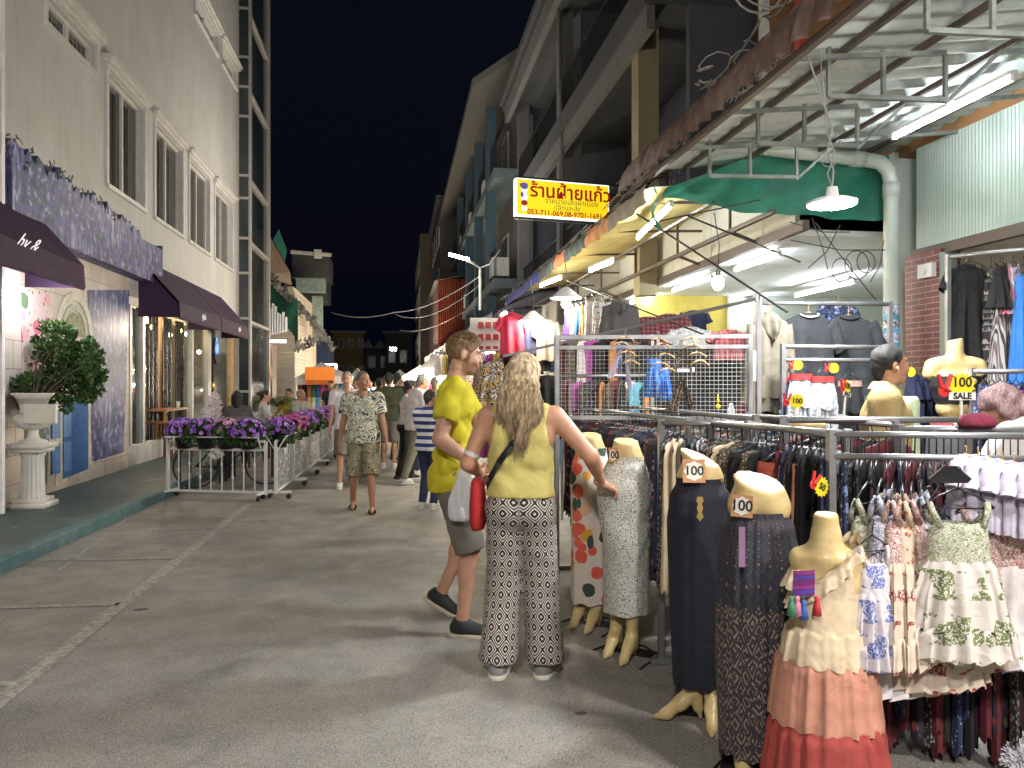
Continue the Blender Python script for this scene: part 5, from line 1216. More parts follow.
cable('overhead_cable', [P(400, 330, 40), P(470, 308, 24)], .012, cab, 'thin low overhead cable in front of the red sheets', .3)
for i in range(5):
    cable('facade_cable', [P(500 + 3 * i, 300 - 2 * i, 20), P(640 + 6 * i, 172 - 5 * i, 8.6), P(715 + 5 * i, 95 - 3 * i, 7.2)], .009, [cabl, cab, cabd, cab, cabl][i], 'facade cable running along the canopy roof towards the tangle, %s from the bottom' % ordw[i], .10 + .05 * i)
cable('facade_cable', [P(765, 66, 6.9), P(880, -6, 5.2), P(1000, -80, 4.4)], .008, cabl, 'pale wire climbing from the white post along the brown canopy edge', .05)
cable('facade_cable', [P(700, 90, 7.1), P(764, 14, 7.0), P(792, -10, 6.6)], .012, cab, 'cable rising from the tangle past the top of the white post', .1)
q = MB(); rr = random.Random(9)
for i in range(20):
    c_ = P(rr.uniform(712, 768), 0, 7.0); c_.z = zat(rr.uniform(70, 112), c_.x, c_.y); r_ = rr.uniform(.06, .2); a0 = rr.uniform(0, 6.28)
    q.tube([c_ + V((r_ * 1.2 * math.cos(a0 + k * .55), .1 * math.sin(k), r_ * .7 * math.sin(a0 + k * .55) + .02 * k)) for k in range(rr.randrange(5, 13))], .007, 4)
for i in range(12): c_ = P(720 + 5 * i, 100 - 2 * i, 6.9); q.tube([c_, c_ + V((-.25, -.1, -.15)), c_ + V((-.45, -.1, -.5))], .006, 4)
tgl = tag(q.build('cable_tangle', cabl, None, base=P(740, 90, 7)), 'tangle of pale cables knotted beside the white post', 'cable')
q = MB(); q.box(P(735, 82, 6.9), (.07, .05, .05)); q.box(P(724, 88, 6.9), (.06, .05, .04)); q.build('red_junction', M('red_plastic', (.5, .03, .03), .4), tgl)
q = MB(); c_ = P(768, -4, 6.9); q.tube([c_ + V((.25 * math.cos(a) - .1, 0, .26 * math.sin(a) + .1)) for a in [3 + k * .35 for k in range(12)]], .010, 5); q.tube([c_ + V((.3 * math.cos(a), 0, .22 * math.sin(a) + .12)) for a in [3.2 + k * .35 for k in range(11)]], .009, 5); tag(q.build('cable_loop', cabl, None, base=c_), 'loop of pale cable hanging at the top of the white post', 'cable')
# loops of wire on the wall by the pipe
q = MB()
for c0, r_ in (((857, 265), .12), (((842, 270)), .10), ((866, 262), .09)):
    c_ = P(c0[0], c0[1], 7.0); q.tube([c_ + V((r_ * math.cos(k * .5), .0, r_ * 1.1 * math.sin(k * .5))) for k in range(14)], .005, 4)
for a_, b_ in (((790, 222), (850, 232)), ((812, 218), (828, 270)), ((790, 240), (885, 250)), ((808, 268), (840, 225)), ((815, 222), (876, 300)), ((884, 240), (870, 282))):
    q.tube([P(a_[0], a_[1], 6.8), P((a_[0] + b_[0]) / 2 + 3, (a_[1] + b_[1]) / 2 + 5, 6.8), P(b_[0], b_[1], 6.8)], .005, 4)
tag(q.build('coiled_wire', cabd, None, base=P(855, 260, 7)), 'loose coils of dark wire hanging on the wall left of the drain pipe', 'wire')
q = MB()
for a_, b_, r_ in ((P(637, 214, 6.6), P(787, 312, 4.9), .008), (P(688, 216, 6.2), P(800, 262, 5.4), .008), (P(566, 280, 8.4), P(705, 335, 5.4), .007), (P(655, 222, 6.6), P(760, 200, 6), .006)): q.cyl(a_, b_, r_, n=6)
tag(q.build('brace_wire', iron, None, base=P(700, 250, 6)), 'dark diagonal brace rods crossing in front of the lit hall', 'rod')
# white tents filling the far end of the market
ti = 0
for px0, px1, pye, d in ((402, 440, 377, 33), (388, 412, 379, 42), (380, 396, 380, 52), (346, 366, 381, 30), (420, 452, 368, 27)):
    a_, b_ = P(px0, pye, d), P(px1, pye, d); m_ = (a_ + b_) / 2; t_ = thing('far_market_tent', 'white peaked tent in the far market crowd, %s' % ('beside the striped shirt', 'in the middle of the street', 'smallest and farthest', 'left of the walking man', 'highest, by the red sheets')[ti], 'tent', (m_.x, m_.y, 0), 'white tents far down the market'); ti += 1
    dep = V((0, 2.4, 0)); pk = m_ + V((0, 1.2, .55)); dz = V((0, 0, -.3)); q = MB(); q.add([a_, b_, b_ + dep, a_ + dep, pk], [(0, 1, 4), (1, 2, 4), (2, 3, 4), (3, 0, 4)]); q.add([a_, b_, b_ + dz, a_ + dz, b_ + dep, b_ + dep + dz, a_ + dep, a_ + dep + dz], [(0, 1, 2, 3), (1, 4, 5, 2), (0, 3, 7, 6), (6, 7, 5, 4)]); q.build('canopy', canv, t_)
    for c_ in (a_, b_, a_ + dep, b_ + dep): q = MB(); q.cyl((c_.x, c_.y, 0), c_, .03, n=6); q.build('pole', wsteel, t_)
    q = MB(); q.bb((a_.x, a_.y + .3, .8), (b_.x, a_.y + 1.6, .86)); q.build('counter', cm[ti * 2], t_)
    q = MB(); c_ = m_ + V((0, .3, -.35)); q.bar(c_ - V((.5, 0, 0)), c_ + V((.5, 0, 0)), .05); q.build('tube', MATS['tube_glow'], t_)
    for k in range(6):
        c_ = a_.lerp(b_, (k + .5) / 6) + V((0, .5, -.35)); o_ = base_bag.copy(); COL.objects.link(o_); o_.location = c_; o_.scale = (1, 1, 1.3); nm, mm = brights[(k * 2 + ti) % 9]; o_.material_slots[0].link = 'OBJECT'; o_.material_slots[0].material = mm
        tag(o_, '%s bag hung %s under the far tent %s' % (nm, ordw[k], ('beside the striped shirt', 'in mid street', 'farthest off', 'left of the walking man', 'by the red sheets')[ti - 1]), 'bag', 'bags under the far tents')
# ================================================================ people
def SKIN(name, c, lip=(.35, .10, .08), dark=(.05, .03, .02)):
    if name in MATS: return MATS[name]
    t = NT(name); o = t.co(); a = t.new('Attribute'); a.attribute_name = 'tint'; r_, g_, b_ = t.sep(a.outputs['Color'])
    base = t.ramp(t.noise(o, 14, 4), [(.3, tuple(x * .86 for x in c)), (.7, tuple(min(1, x * 1.08) for x in c))])
    base = t.mix(r_, base, lip); base = t.mix(g_, base, dark); t.color(base)
    t.set(Roughness=.5); t.b.inputs['Subsurface Weight'].default_value = .12; t.b.inputs['Subsurface Radius'].default_value = (.012, .005, .003); t.b.inputs['Subsurface Scale'].default_value = 1.0
    t.bump(t.noise(o, 260, 2), .08, .002); return t.m
sk_l = SKIN('skin_fair', (.50, .27, .18)); sk_w = SKIN('skin_tanned', (.52, .27, .17)); sk_m = SKIN('skin_olive', (.40, .20, .12)); sk_t = SKIN('skin_warm', (.36, .19, .11))
def HAIR(name, a, b, sc=90):
    t = NT(name); o = t.co(scale=(1, 1, .25)); t.color(t.ramp(t.noise(o, sc, 3, .6), [(.35, a), (.65, b)])); t.set(Roughness=.75); t.bump(t.noise(o, sc * 2, 2), .5, .004); return t.m
h_br = HAIR('hair_light_brown', (.10, .055, .022), (.24, .15, .07)); h_bk = HAIR('hair_black', (.008, .007, .007), (.03, .026, .024)); h_gy = HAIR('hair_grey', (.10, .09, .085), (.32, .30, .28)); h_bl = HAIR('hair_blonde', (.20, .13, .07), (.68, .53, .34), 60)
def ik(a, c, l1, l2, pole):
    a, c = np.array(a, float), np.array(c, float); d = c - a; L = np.linalg.norm(d); L2 = min(L, (l1 + l2) * .999); u = d / L; c = a + u * L2
    x = (l1 * l1 - l2 * l2 + L2 * L2) / (2 * L2); hgt = math.sqrt(max(l1 * l1 - x * x, 0)); p_ = np.array(pole, float); p_ = p_ - u * (p_ @ u); p_ /= np.linalg.norm(p_) + 1e-9
    return a + u * x + p_ * hgt, c
def rotm(yaw=0, pitch=0, roll=0):
    return np.array(Matrix.Rotation(yaw, 3, 'Z') @ Matrix.Rotation(pitch, 3, 'X') @ Matrix.Rotation(roll, 3, 'Y'))
def hand_mesh(w_, d_, pn, side, s, curl=.35, h=.0055, spread=.05):
    """w_ wrist, d_ direction of the fingers, pn palm normal; the thumb leaves on the side `ac`"""
    w_ = np.array(w_, float); d_ = vnorm(d_); pn = vnorm(np.array(pn) - d_ * (np.array(pn) @ d_)); ac = np.cross(d_, pn) * side
    S_ = SDF(w_ - .17 * s - .03, w_ + .17 * s + .03, h)
    L = [.066, .074, .070, .055]; off = [.030, .010, -.010, -.029]; rt = [.088, .092, .088, .080]
    S_.cap(w_ - d_ * .03 * s, w_ + d_ * .02 * s, .026 * s, .026 * s, k=.01, sc=(1, 1, 1))
    for i in range(4):
        a0 = w_ + d_ * .012 * s + ac * off[i] * .6 * s; a1 = w_ + d_ * rt[i] * s + ac * off[i] * s
        S_.cap(a0, a1, .0155 * s, .0115 * s, k=.012)
        c_ = curl * (1 + .12 * i); v_ = d_ + ac * (off[i] * spread * 30 * .1); p_ = a1; r_ = .0098 if i < 3 else .0088
        for j, fr_ in enumerate((.45, .32, .23)):
            ang = c_ * (j + .6); dv = vnorm(v_ * math.cos(ang) + pn * math.sin(ang)); q_ = p_ + dv * L[i] * fr_ * s; S_.cap(p_, q_, r_ * s, r_ * .9 * s, k=.002); p_ = q_; r_ *= .92
    t0 = w_ + d_ * .022 * s + ac * .022 * s; t1 = t0 + vnorm(d_ * .75 + ac * .75 + pn * .25) * .042 * s; t2 = t1 + vnorm(d_ * .95 + ac * .35 + pn * .4) * .034 * s; t3 = t2 + vnorm(d_ * .95 + ac * .05 + pn * .6) * .026 * s
    S_.cap(t0, t1, .016 * s, .0125 * s, k=.01); S_.cap(t1, t2, .0118 * s, .0105 * s, k=.002); S_.cap(t2, t3, .0105 * s, .009 * s, k=.002)
    return S_.mesh()
def person(label, loc, rz, H=1.7, pose=None, look=None, h=.016, group=None):
    s = H / 1.75; p = dict(hips=(0, 0, .93), lean=0, twist=0, head=(0, 0, 0), ankL=(-.10, .0, .085), ankR=(.10, 0, .085), footL=(0, 0), footR=(0, 0), wrL=(-.26, .04, .84), wrR=(.26, .04, .84), elL=(-.3, -1, 0), elR=(.3, -1, 0), handL=None, handR=None, palmL=(1, 0, 0), palmR=(-1, 0, 0), curl=.4, knL=(0, 1, 0), knR=(0, 1, 0), girth=1.0, sit=False, shw=1.0, roll=0)
    p.update(pose or {}); k = look or {}; root = thing('person', label, 'person', loc, group, rz)
    n = lambda v_: np.array(v_, float) * s
    g = p['girth']; hips = n(p['hips']); Rt = rotm(p['twist'], -p['lean'], p['roll'])
    def up(v_): return hips + Rt @ (n(v_) - n((0, 0, .93)))       # torso point given for the standing figure
    def lo_(v_): return hips + n(v_) - n((0, 0, .93))
    shL, shR = up((-.185 * p['shw'], -.005, 1.42)), up((.185 * p['shw'], -.005, 1.42)); hL, hR = lo_((-.085, 0, .90)), lo_((.085, 0, .90))
    kL, aL = ik(hL, n(p['ankL']), .42 * s, .415 * s, p['knL']); kR, aR = ik(hR, n(p['ankR']), .42 * s, .415 * s, p['knR'])
    eL, wL = ik(shL, n(p['wrL']), .29 * s, .255 * s, p['elL']); eR, wR = ik(shR, n(p['wrR']), .29 * s, .255 * s, p['elR'])
    neck0, neck1 = up((0, -.015, 1.44)), up((0, .012, 1.56)); Rh = Rt @ rotm(*p['head']); hc = neck1 + Rh @ n((0, .012, .085))
    hp = lambda v_: hc + Rh @ n(v_)
    pts = np.array([shL, shR, hL, hR, kL, aL, kR, aR, eL, wL, eR, wR, hc]); lo = pts.min(0) - .22 * s; hi = pts.max(0) + .22 * s; hi[2] = max(hi[2], hc[2] + .16 * s); lo[2] = pts.min(0)[2] - .14 * s
    def torso(S_, o_=0.0, kk=.03, scy=1.0, bottom=True, waist=0.0):
        if bottom: S_.cap(lo_((-.07, -.005, .93)), lo_((.07, -.005, .93)), .105 * s * g + o_, k=kk, sc=(1, 1.02, 1))
        S_.cap(up((-.05, 0, 1.06)), up((.05, 0, 1.06)), (.098 + waist) * s * g + o_, k=kk, sc=(1, 1.1 * scy, 1))
        S_.cap(up((-.065, 0, 1.18)), up((.065, 0, 1.18)), .102 * s * g + o_, k=kk, sc=(1, 1.1 * scy, 1))
        S_.cap(up((-.075, 0, 1.31)), up((.075, 0, 1.31)), .108 * s * g + o_, k=kk, sc=(1, 1.1 * scy, 1))
        S_.cap(up((-.145, -.01, 1.405)), up((.145, -.01, 1.405)), .058 * s + o_, k=kk)
        for q_ in (-1, 1): S_.cap(up((0, -.02, 1.475)), up((q_ * .15, -.012, 1.425)), .042 * s + o_ * .7, .045 * s + o_ * .8, k=kk)
        if k.get('bust'):
            for q_ in (-1, 1): S_.ell(up((q_ * .07, .085, 1.27)), (.065 * s + o_,) * 3, k=.03)
    S_ = SDF(lo, hi, h); torso(S_)
    lf = .72 if (k.get('bottom') or (0, ''))[1] in ('trousers', 'wide', 'tight') else 1.0
    for a_, b_, c_ in ((hL, kL, aL), (hR, kR, aR)):
        S_.cap(a_, b_, .086 * s * g * lf, .056 * s * g * lf, k=.02); S_.cap(b_, c_, .053 * s * g * lf, .036 * s * lf, k=.015); m_ = b_ + (c_ - b_) * .3; bk = np.cross(c_ - b_, (1, 0, 0)); bk = vnorm(bk) if abs(bk[1]) > 1e-6 else np.array((0, 1., 0)); bk = -bk if bk[1] > 0 else bk
        S_.ell(m_ + bk * .022 * s, (.043 * s * g * lf, .045 * s * g * lf, .10 * s), k=.02)
    ar = p.get('arm', 1.0)
    for a_, b_, c_ in ((shL, eL, wL), (shR, eR, wR)):
        S_.cap(a_, b_, .051 * s * g * ar, .039 * s * ar, k=.025); S_.cap(b_, c_, .0395 * s * ar, .026 * s, k=.015); m_ = b_ + (c_ - b_) * .25; S_.cap(b_ + (c_ - b_) * .1, b_ + (c_ - b_) * .45, .040 * s * ar, .034 * s * ar, k=.015)
    S_.cap(neck0, neck1 + (hc - neck1) * .3, .058 * s, .053 * s, k=.025)
    feet = []
    for a_, (yaw, pit), sd in ((aL, p['footL'], -1), (aR, p['footR'], 1)):
        Rf = rotm(yaw, pit); f = Rf @ np.array((0, 1., 0)); u = Rf @ np.array((0, 0, 1.)); r_ = Rf @ np.array((1., 0, 0)); feet.append((a_, f, u, r_, Rf, sd))
        S_.cap(a_ - f * .02 * s - u * .03 * s, a_ + f * .13 * s - u * .055 * s, .034 * s, .024 * s, k=.015); S_.ell(a_ - f * .035 * s - u * .045 * s, (.028 * s, .034 * s, .034 * s), k=.02)
    body_far = S_.mesh()
    # head on a finer grid
    hh = min(h, .0085); H_ = SDF(hc - .16 * s, hc + .16 * s, hh)
    H_.ell(hp((0, -.012, .028)), np.array((.075, .096, .09)) * s, k=.01, rot=Rh); H_.ell(hp((0, .028, -.035)), np.array((.060, .068, .085)) * s, k=.03, rot=Rh); H_.ell(hp((0, .058, -.09)), np.array((.034, .030, .026)) * s, k=.025, rot=Rh)
    H_.cap(hp((-.034, .082, .020)), hp((.034, .082, .020)), .012 * s, k=.014)
    for q_ in (-1, 1): H_.ell(hp((q_ * .031, .103, .0)), np.array((.019, .016, .012)) * s, k=.008, rot=Rh, sub=True); H_.ell(hp((q_ * .076, -.008, -.015)), np.array((.010, .019, .031)) * s, k=.006, rot=Rh @ rotm(q_ * .3)); H_.ell(hp((q_ * .035, .075, -.035)), np.array((.022, .022, .022)) * s, k=.02)
    H_.cap(hp((0, .094, .004)), hp((0, .112, -.030)), .008 * s, .012 * s, k=.008); H_.ell(hp((0, .098, -.061)), np.array((.024, .012, .010)) * s, k=.008, rot=Rh); H_.cap(neck1 - (hc - neck1) * .1, neck1 + (hc - neck1) * .3, .055 * s, .05 * s, k=.02)
    ms = [body_far, H_.mesh()]
    for w__, e_, sd, nm in ((wL, eL, -1, 'L'), (wR, eR, 1, 'R')):
        dv = p['hand' + nm]; dv = vnorm(w__ - e_) if dv is None else vnorm(dv)
        pn = np.array(p['palm' + nm], float); ac = np.cross(dv, vnorm(pn - dv * (pn @ dv))); side = 1 if (ac @ np.array((0, 1., .3))) > 0 else -1
        if p.get('thumb' + nm): side = p['thumb' + nm]
        ms.append(hand_mesh(w__, dv, pn, side, s * .98, p.get('curl' + nm, p['curl']), h=min(h * .5, .0065)))
    skin = k.get('skin', sk_t); b = obj_np('body', merge(ms), skin, root)
    v_ = np.zeros(len(b.data.vertices) * 3, np.float32); b.data.vertices.foreach_get('co', v_); v_ = v_.reshape(-1, 3); loc_ = (v_ - hc) @ Rh / s
    st0 = k.get('hair', 'short'); col = np.zeros((len(v_), 4), np.float32); col[:, 3] = 1
    col[:, 0] = (np.abs(loc_[:, 0]) < .026) & (np.abs(loc_[:, 2] + .061) < .011) & (loc_[:, 1] > .09)
    col[:, 1] = .8 * ((np.abs(np.abs(loc_[:, 0]) - .032) < .018) & (np.abs(loc_[:, 2] - .022) < .0055) & (loc_[:, 1] > .06))
    if st0 == 'quiff': col[:, 1] = np.maximum(col[:, 1], .75 * ((loc_[:, 2] > -.045 - .3 * loc_[:, 1]) & (loc_[:, 2] < .07) & (loc_[:, 1] < .035) & (np.abs(loc_[:, 0]) < .083) & ~((np.abs(loc_[:, 0]) > .070) & (loc_[:, 1] > -.035) & (loc_[:, 2] < .02))))
    if k.get('beard'): col[:, 1] = np.maximum(col[:, 1], .45 * ((loc_[:, 2] < -.045) & (loc_[:, 2] > -.13) & (loc_[:, 1] > .0) & (loc_[:, 0] ** 2 + loc_[:, 1] ** 2 < .02) & ~((np.abs(loc_[:, 0]) < .024) & (np.abs(loc_[:, 2] + .061) < .012))))
    at = b.data.color_attributes.new('tint', 'FLOAT_COLOR', 'POINT'); at.data.foreach_set('color', col.ravel())
    for q_ in (-1, 1):
        c_ = hp((q_ * .030, .082, .0)); e = MB(); e.ball(c_, .0115 * s, 10, 8); eo = e.build('eye', M('eye_white', (.6, .58, .55), .2), root, True, None)
        e.v = []; 
    for o_ in list(root.children):
        if o_.name.startswith('eye'):                       # child of a rotated root: coordinates are already local
            for vt in o_.data.vertices: vt.co = vt.co + V(loc)
            c0 = sum((vt.co for vt in o_.data.vertices), V()) / len(o_.data.vertices); e = MB(); e.ball(c0 + V(tuple(Rh @ np.array((0, .0075 * s, 0)))), .0062 * s, 8, 6); me = e.build('iris', M('iris_dark', (.02, .012, .01), .2), None, True); me.parent = o_
    # hair
    st = k.get('hair', 'short'); hm = k.get('hairm', h_bk)
    if st != 'bald':
        A = SDF(hc - .2 * s, hc + .2 * s, hh)
        fr = .070 if st != 'receding' else .045
        A.ell(hp((0, -.014, .030)), (np.array((.0795, .100, .0955)) if st != 'quiff' else np.array((.0785, .099, .095))) * s, k=.0, rot=Rh, clips=([]) + [(hp((0, fr, .055)), Rh @ np.array((0, 1, -.55))), (hp((0, .02, -.01)), Rh @ np.array((0, 1, -.9))), (hp((0, -.05, -.065)), Rh @ np.array((0, .1, -1)))])
        if st in ('short', 'receding'): A.cap(hp((0, -.07, -.02)), hp((0, -.065, -.07)), .045 * s, .03 * s, k=.02)
        if st == 'quiff': A.cap(hp((-.03, .055, .088)), hp((.03, .055, .088)), .022 * s, k=.03)
        if st == 'bob' or st == 'long':
            Lz = -.13 if st == 'bob' else -.33
            for q_ in (-1, 1): A.cap(hp((q_ * .062, -.03, .02)), hp((q_ * .07, -.035, -.12)), .035 * s, .03 * s, k=.03)
            A.cap(hp((0, -.07, .02)), hp((0, -.085, -.14)), .065 * s, .055 * s, k=.03)
        if st == 'bun': A.ell(hp((0, -.12, .05)), np.array((.045,) * 3) * s, k=.015); A.cap(hp((0, -.06, -.02)), hp((0, -.07, -.05)), .04 * s, .03 * s, k=.02)
        A.wrinkle(.005, 110, 3, .25); obj_np('hair', A.mesh(), hm, root)
    # lower garment
    bt = k.get('bottom')
    if bt:
        m_, typ = bt; B = SDF(lo, hi, h); wz = k.get('waist', 1.02); o_ = .012 * s
        B.cap(lo_((-.07, -.005, .93)), lo_((.07, -.005, .93)), .108 * s * g + o_, k=.03, sc=(1, 1.02, 1)); B.cap(up((-.05, 0, 1.03)), up((.05, 0, 1.03)), .098 * s * g + o_, k=.03, sc=(1, 1.1, 1))
        for q_ in (-1, 1): B.ell(lo_((q_ * .06, -.045, .91)), (.088 * s * g,) * 3, k=.03)
        ra, rb, rc = {'shorts': (.104, .094, .1), 'trousers': (.097, .072, .056), 'wide': (.102, .092, .108), 'cargo': (.098, .094, .1), 'tight': (.092, .062, .045)}[typ]
        for a_, b_, c_ in ((hL, kL, aL), (hR, kR, aR)):
            kk = .018 if typ != 'wide' else .03
            if typ in ('shorts', 'cargo'):
                e_ = b_ + (c_ - b_) * (.02 if typ == 'shorts' else .10); mid = a_ + (b_ - a_) * 1.0
                B.cap(a_, mid + (b_ - a_) * .25, ra * s * g, rb * s * g, k=kk, clips=[(e_, b_ - a_)])
                if typ == 'cargo':
                    q_ = -1 if a_[0] < hips[0] else 1; B.ell(a_ + (b_ - a_) * .72 + np.array((q_ * .085 * s, 0, 0)), np.array((.035, .07, .08)) * s, k=.015)
            else:
                en = c_ + (c_ - b_) / np.linalg.norm(c_ - b_) * (.005 if typ != 'wide' else -.0) * s
                B.cap(a_, b_, ra * s * g, rb * s * g, k=kk); B.cap(b_, c_ + (c_ - b_) * .15, rb * s * g, rc * s, k=kk, clips=[(en if typ != 'wide' else c_ + np.array((0, 0, .0)), (0, 0, -1) if typ == 'wide' else c_ - b_)])
        B.cut(up((0, 0, wz)), Rt @ np.array((0, 0, 1.))); B.wrinkle(.004 if typ != 'wide' else .005, 24, 5, .9)
        uvf = None
        if k.get('uvlegs'):
            def uvf(vv, ff):
                z = vv[:, 2]; sgn = np.where(vv[:, 0] > hips[0], 1, -1)
                def ctr(h0, k0, a0):
                    t1 = np.clip((h0[2] - z) / (h0[2] - k0[2]), 0, 1)[:, None]; t2 = np.clip((k0[2] - z) / (k0[2] - a0[2]), 0, 1)[:, None]; return h0 + (k0 - h0) * t1 + (a0 - k0) * t2
                c_ = np.where((sgn > 0)[:, None], ctr(hR, kR, aR), ctr(hL, kL, aL)); th = np.arctan2(vv[:, 0] - c_[:, 0], -(vv[:, 1] - c_[:, 1])); T = th[ff]; mx = T.max(1, keepdims=True); T = np.where(mx - T > math.pi, T + 2 * math.pi, T); return np.stack([T * .108, z[ff]], -1)
        lw = obj_np('trousers' if typ not in ('shorts', 'cargo') else 'shorts', B.mesh(), m_, root, uv=uvf)
    # upper garment
    tp = k.get('top')
    if tp:
        m_, sl, hem = tp[:3]; loose = tp[3] if len(tp) > 3 else .016; o_ = loose * s; B = SDF(lo, hi, h)
        torso(B, o_, waist=.01 if k.get('boxy') else 0); B.cap(up((-.055, 0, 1.0)), up((.055, 0, 1.0)), .108 * s * g + o_ + .004, k=.03, sc=(1, 1.02, 1))
        if hem < .93: B.cap(lo_((-.07, -.005, .93)), lo_((.07, -.005, .86)), .112 * s * g + o_, k=.03, sc=(1, 1.02, 1)); 
        if hem < .93: B.cap(lo_((.07, -.005, .93)), lo_((-.07, -.005, .86)), .112 * s * g + o_, k=.03, sc=(1, 1.02, 1))
        if sl != 'tank':
            for a_, b_, c_ in ((shL, eL, wL), (shR, eR, wR)):
                if sl <= 1: e_ = a_ + (b_ - a_) * sl; B.cap(a_, b_ + (b_ - a_) * .2, .060 * s * g + o_, (.052 + .012 * (1 - sl)) * s + o_, k=.025, clips=[(e_, b_ - a_)])
                else: B.cap(a_, b_, .056 * s * g + o_, .046 * s + o_, k=.025); e_ = b_ + (c_ - b_) * (sl - 1); B.cap(b_, c_ + (c_ - b_) * .1, .046 * s + o_, .034 * s + o_ * .8, k=.02, clips=[(e_, c_ - b_)])
        B.wrinkle(k.get('wr', .0045), 22, k.get('ws', 7), .8)
        B.cut(lo_((0, 0, hem)), (0, 0, -1)); nk = k.get('neck', (0, .035, 1.50)); B.ell(up(nk), np.array((.078, .095, .05)) * s, k=.0, sub=True)
        if sl == 'tank':
            for q_ in (-1, 1): B.ell(up((q_ * .215, -.0, 1.37)), np.array((.085, .16, .15)) * s, k=.012, sub=True)
        obj_np('shirt', B.mesh(), m_, root)
        if k.get('collar'):
            q = MB(); rings = []
            for z_, r_ in ((1.47, .10), (1.52, .080), (1.545, .078), (1.50, .108)): rings.append([tuple(up((r_ * math.cos(a), r_ * .95 * math.sin(a) + .0, z_ - .03 * max(0, math.sin(a))))) for a in [math.pi * 2 * (j + .5) / 20 + 1.72 for j in range(19)]])
            q.loft(rings, closed=False); oo = q.build('collar', m_, None, True); oo.parent = root
    # feet
    sh_ = k.get('shoes')
    if sh_:
        m_, typ = sh_[:2]; sm = sh_[2] if len(sh_) > 2 else M('white_rubber', (.55, .52, .46), .6)
        for a_, f, u, r_, Rf, sd in feet:
            if typ == 'sneaker':
                Q = SDF(a_ - .24 * s, a_ + .24 * s, .0065 if h < .013 else .010)
                cl_ = [(a_ - u * .072 * s, -u)]
                Q.cap(a_ - f * .030 * s - u * .04 * s, a_ + f * .12 * s - u * .058 * s, .046 * s, .040 * s, k=.0, clips=cl_); Q.cap(a_ + f * .0 - u * .02 * s, a_ + f * .09 * s - u * .045 * s, .040 * s, .030 * s, k=.02, clips=cl_); Q.cap(a_ - u * .05 * s, a_ + u * .012 * s - f * .01 * s, .044 * s, .046 * s, k=.02, clips=cl_ + [(a_ + u * .005 * s, u)]); Q.ell(a_ + u * .02 * s, np.array((.033, .038, .03)) * s, rot=Rf, sub=True, k=.004)
                so = obj_np('shoe', Q.mesh(), m_, root)
                Q = SDF(a_ - .24 * s, a_ + .24 * s, .0065 if h < .013 else .010); Q.cap(a_ - f * .036 * s - u * .08 * s, a_ + f * .125 * s - u * .08 * s, .050 * s, .047 * s, k=.0, sc=(1, 1, 1), clips=[(a_ - u * .096 * s, -u), (a_ - u * .066 * s, u)])
                obj_np('sole', Q.mesh(), sm, so)
                q = MB()
                for j in range(4): c_ = a_ + f * (.045 + .02 * j) * s - u * (.012 + .009 * j) * s; q.tube([tuple(c_ - r_ * .026 * s - u * .008), tuple(c_ + u * .006), tuple(c_ + r_ * .026 * s - u * .008)], .003, 4)
                oo = q.build('lace', sm, None); oo.parent = so
            else:
                q = MB(); rings = []
                for z_ in (-.092, -.078): rings.append([tuple(a_ + u * z_ * s + f * (.05 + .125 * math.cos(t_)) * s + r_ * (.042 + .008 * math.cos(t_)) * math.sin(t_) * s) for t_ in [j * math.pi / 10 for j in range(20)]])
                q.loft(rings, cap=(1, 1)); so = q.build('sandal', m_, None); so.parent = root
                q = MB(); q.tube([tuple(a_ + f * .06 * s + r_ * x_ * s + u * z_ * s) for x_, z_ in ((-.044, -.08), (-.034, -.045), (0, -.028), (.034, -.045), (.044, -.08))], .010, 6); oo = q.build('strap', m_, None, True); oo.parent = so
    root['_j'] = 0; del root['_j']
    return root, dict(hc=hc, Rh=Rh, up=up, s=s, shL=shL, shR=shR, wL=wL, wR=wR, eL=eL, eR=eR, hips=hips, hp=hp)
yel = CLOTH('bright_yellow_jersey', (.50, .43, .015), .1); pyel = CLOTH('pale_yellow_jersey', (.56, .47, .15), .1); kh = CLOTH('grey_khaki_cotton', (.15, .135, .115)); khg = CLOTH('khaki_green_cotton', (.20, .19, .13))
camo = PATT('camouflage_shorts', 'camo', [(.05, .045, .03), (.30, .25, .16), (.14, .13, .07), (.34, .30, .21), (.09, .075, .05)], 13); palmp = PATT('palm_print_shirt', 'camo', [(.03, .035, .06), (.62, .62, .46), (.05, .06, .09), (.60, .58, .40), (.14, .17, .16), (.66, .66, .56), (.04, .05, .08)], 8)
ogee = PATT('ogee_print', 'ogee', [(.012, .011, .014), (.56, .50, .45)], 11.0, coord='UV'); ogee2 = ogee
bstr = PATT('blue_white_stripe', 'stripe', [(.66, .66, .66), (.02, .035, .16), 'z'], 11)
ddn = CLOTH('dark_denim', (.018, .026, .07)); olv = CLOTH('dark_olive_jersey', (.035, .04, .022)); tan = CLOTH('tan_jacket_cotton', (.34, .245, .10), .1); mint = PATT('mint_check', 'check', [(.45, .60, .42), (.60, .66, .40)], 22)
shoe_k = M('charcoal_knit', (.016, .018, .02), .7, bump=.3); shoe_g = M('grey_knit', (.30, .31, .30), .7, bump=.3); shoe_w = M('pale_knit', (.5, .5, .48), .7); lea = M('brown_leather', (.10, .045, .025), .5); blksole = M('cream_rubber', (.52, .46, .34), .6)
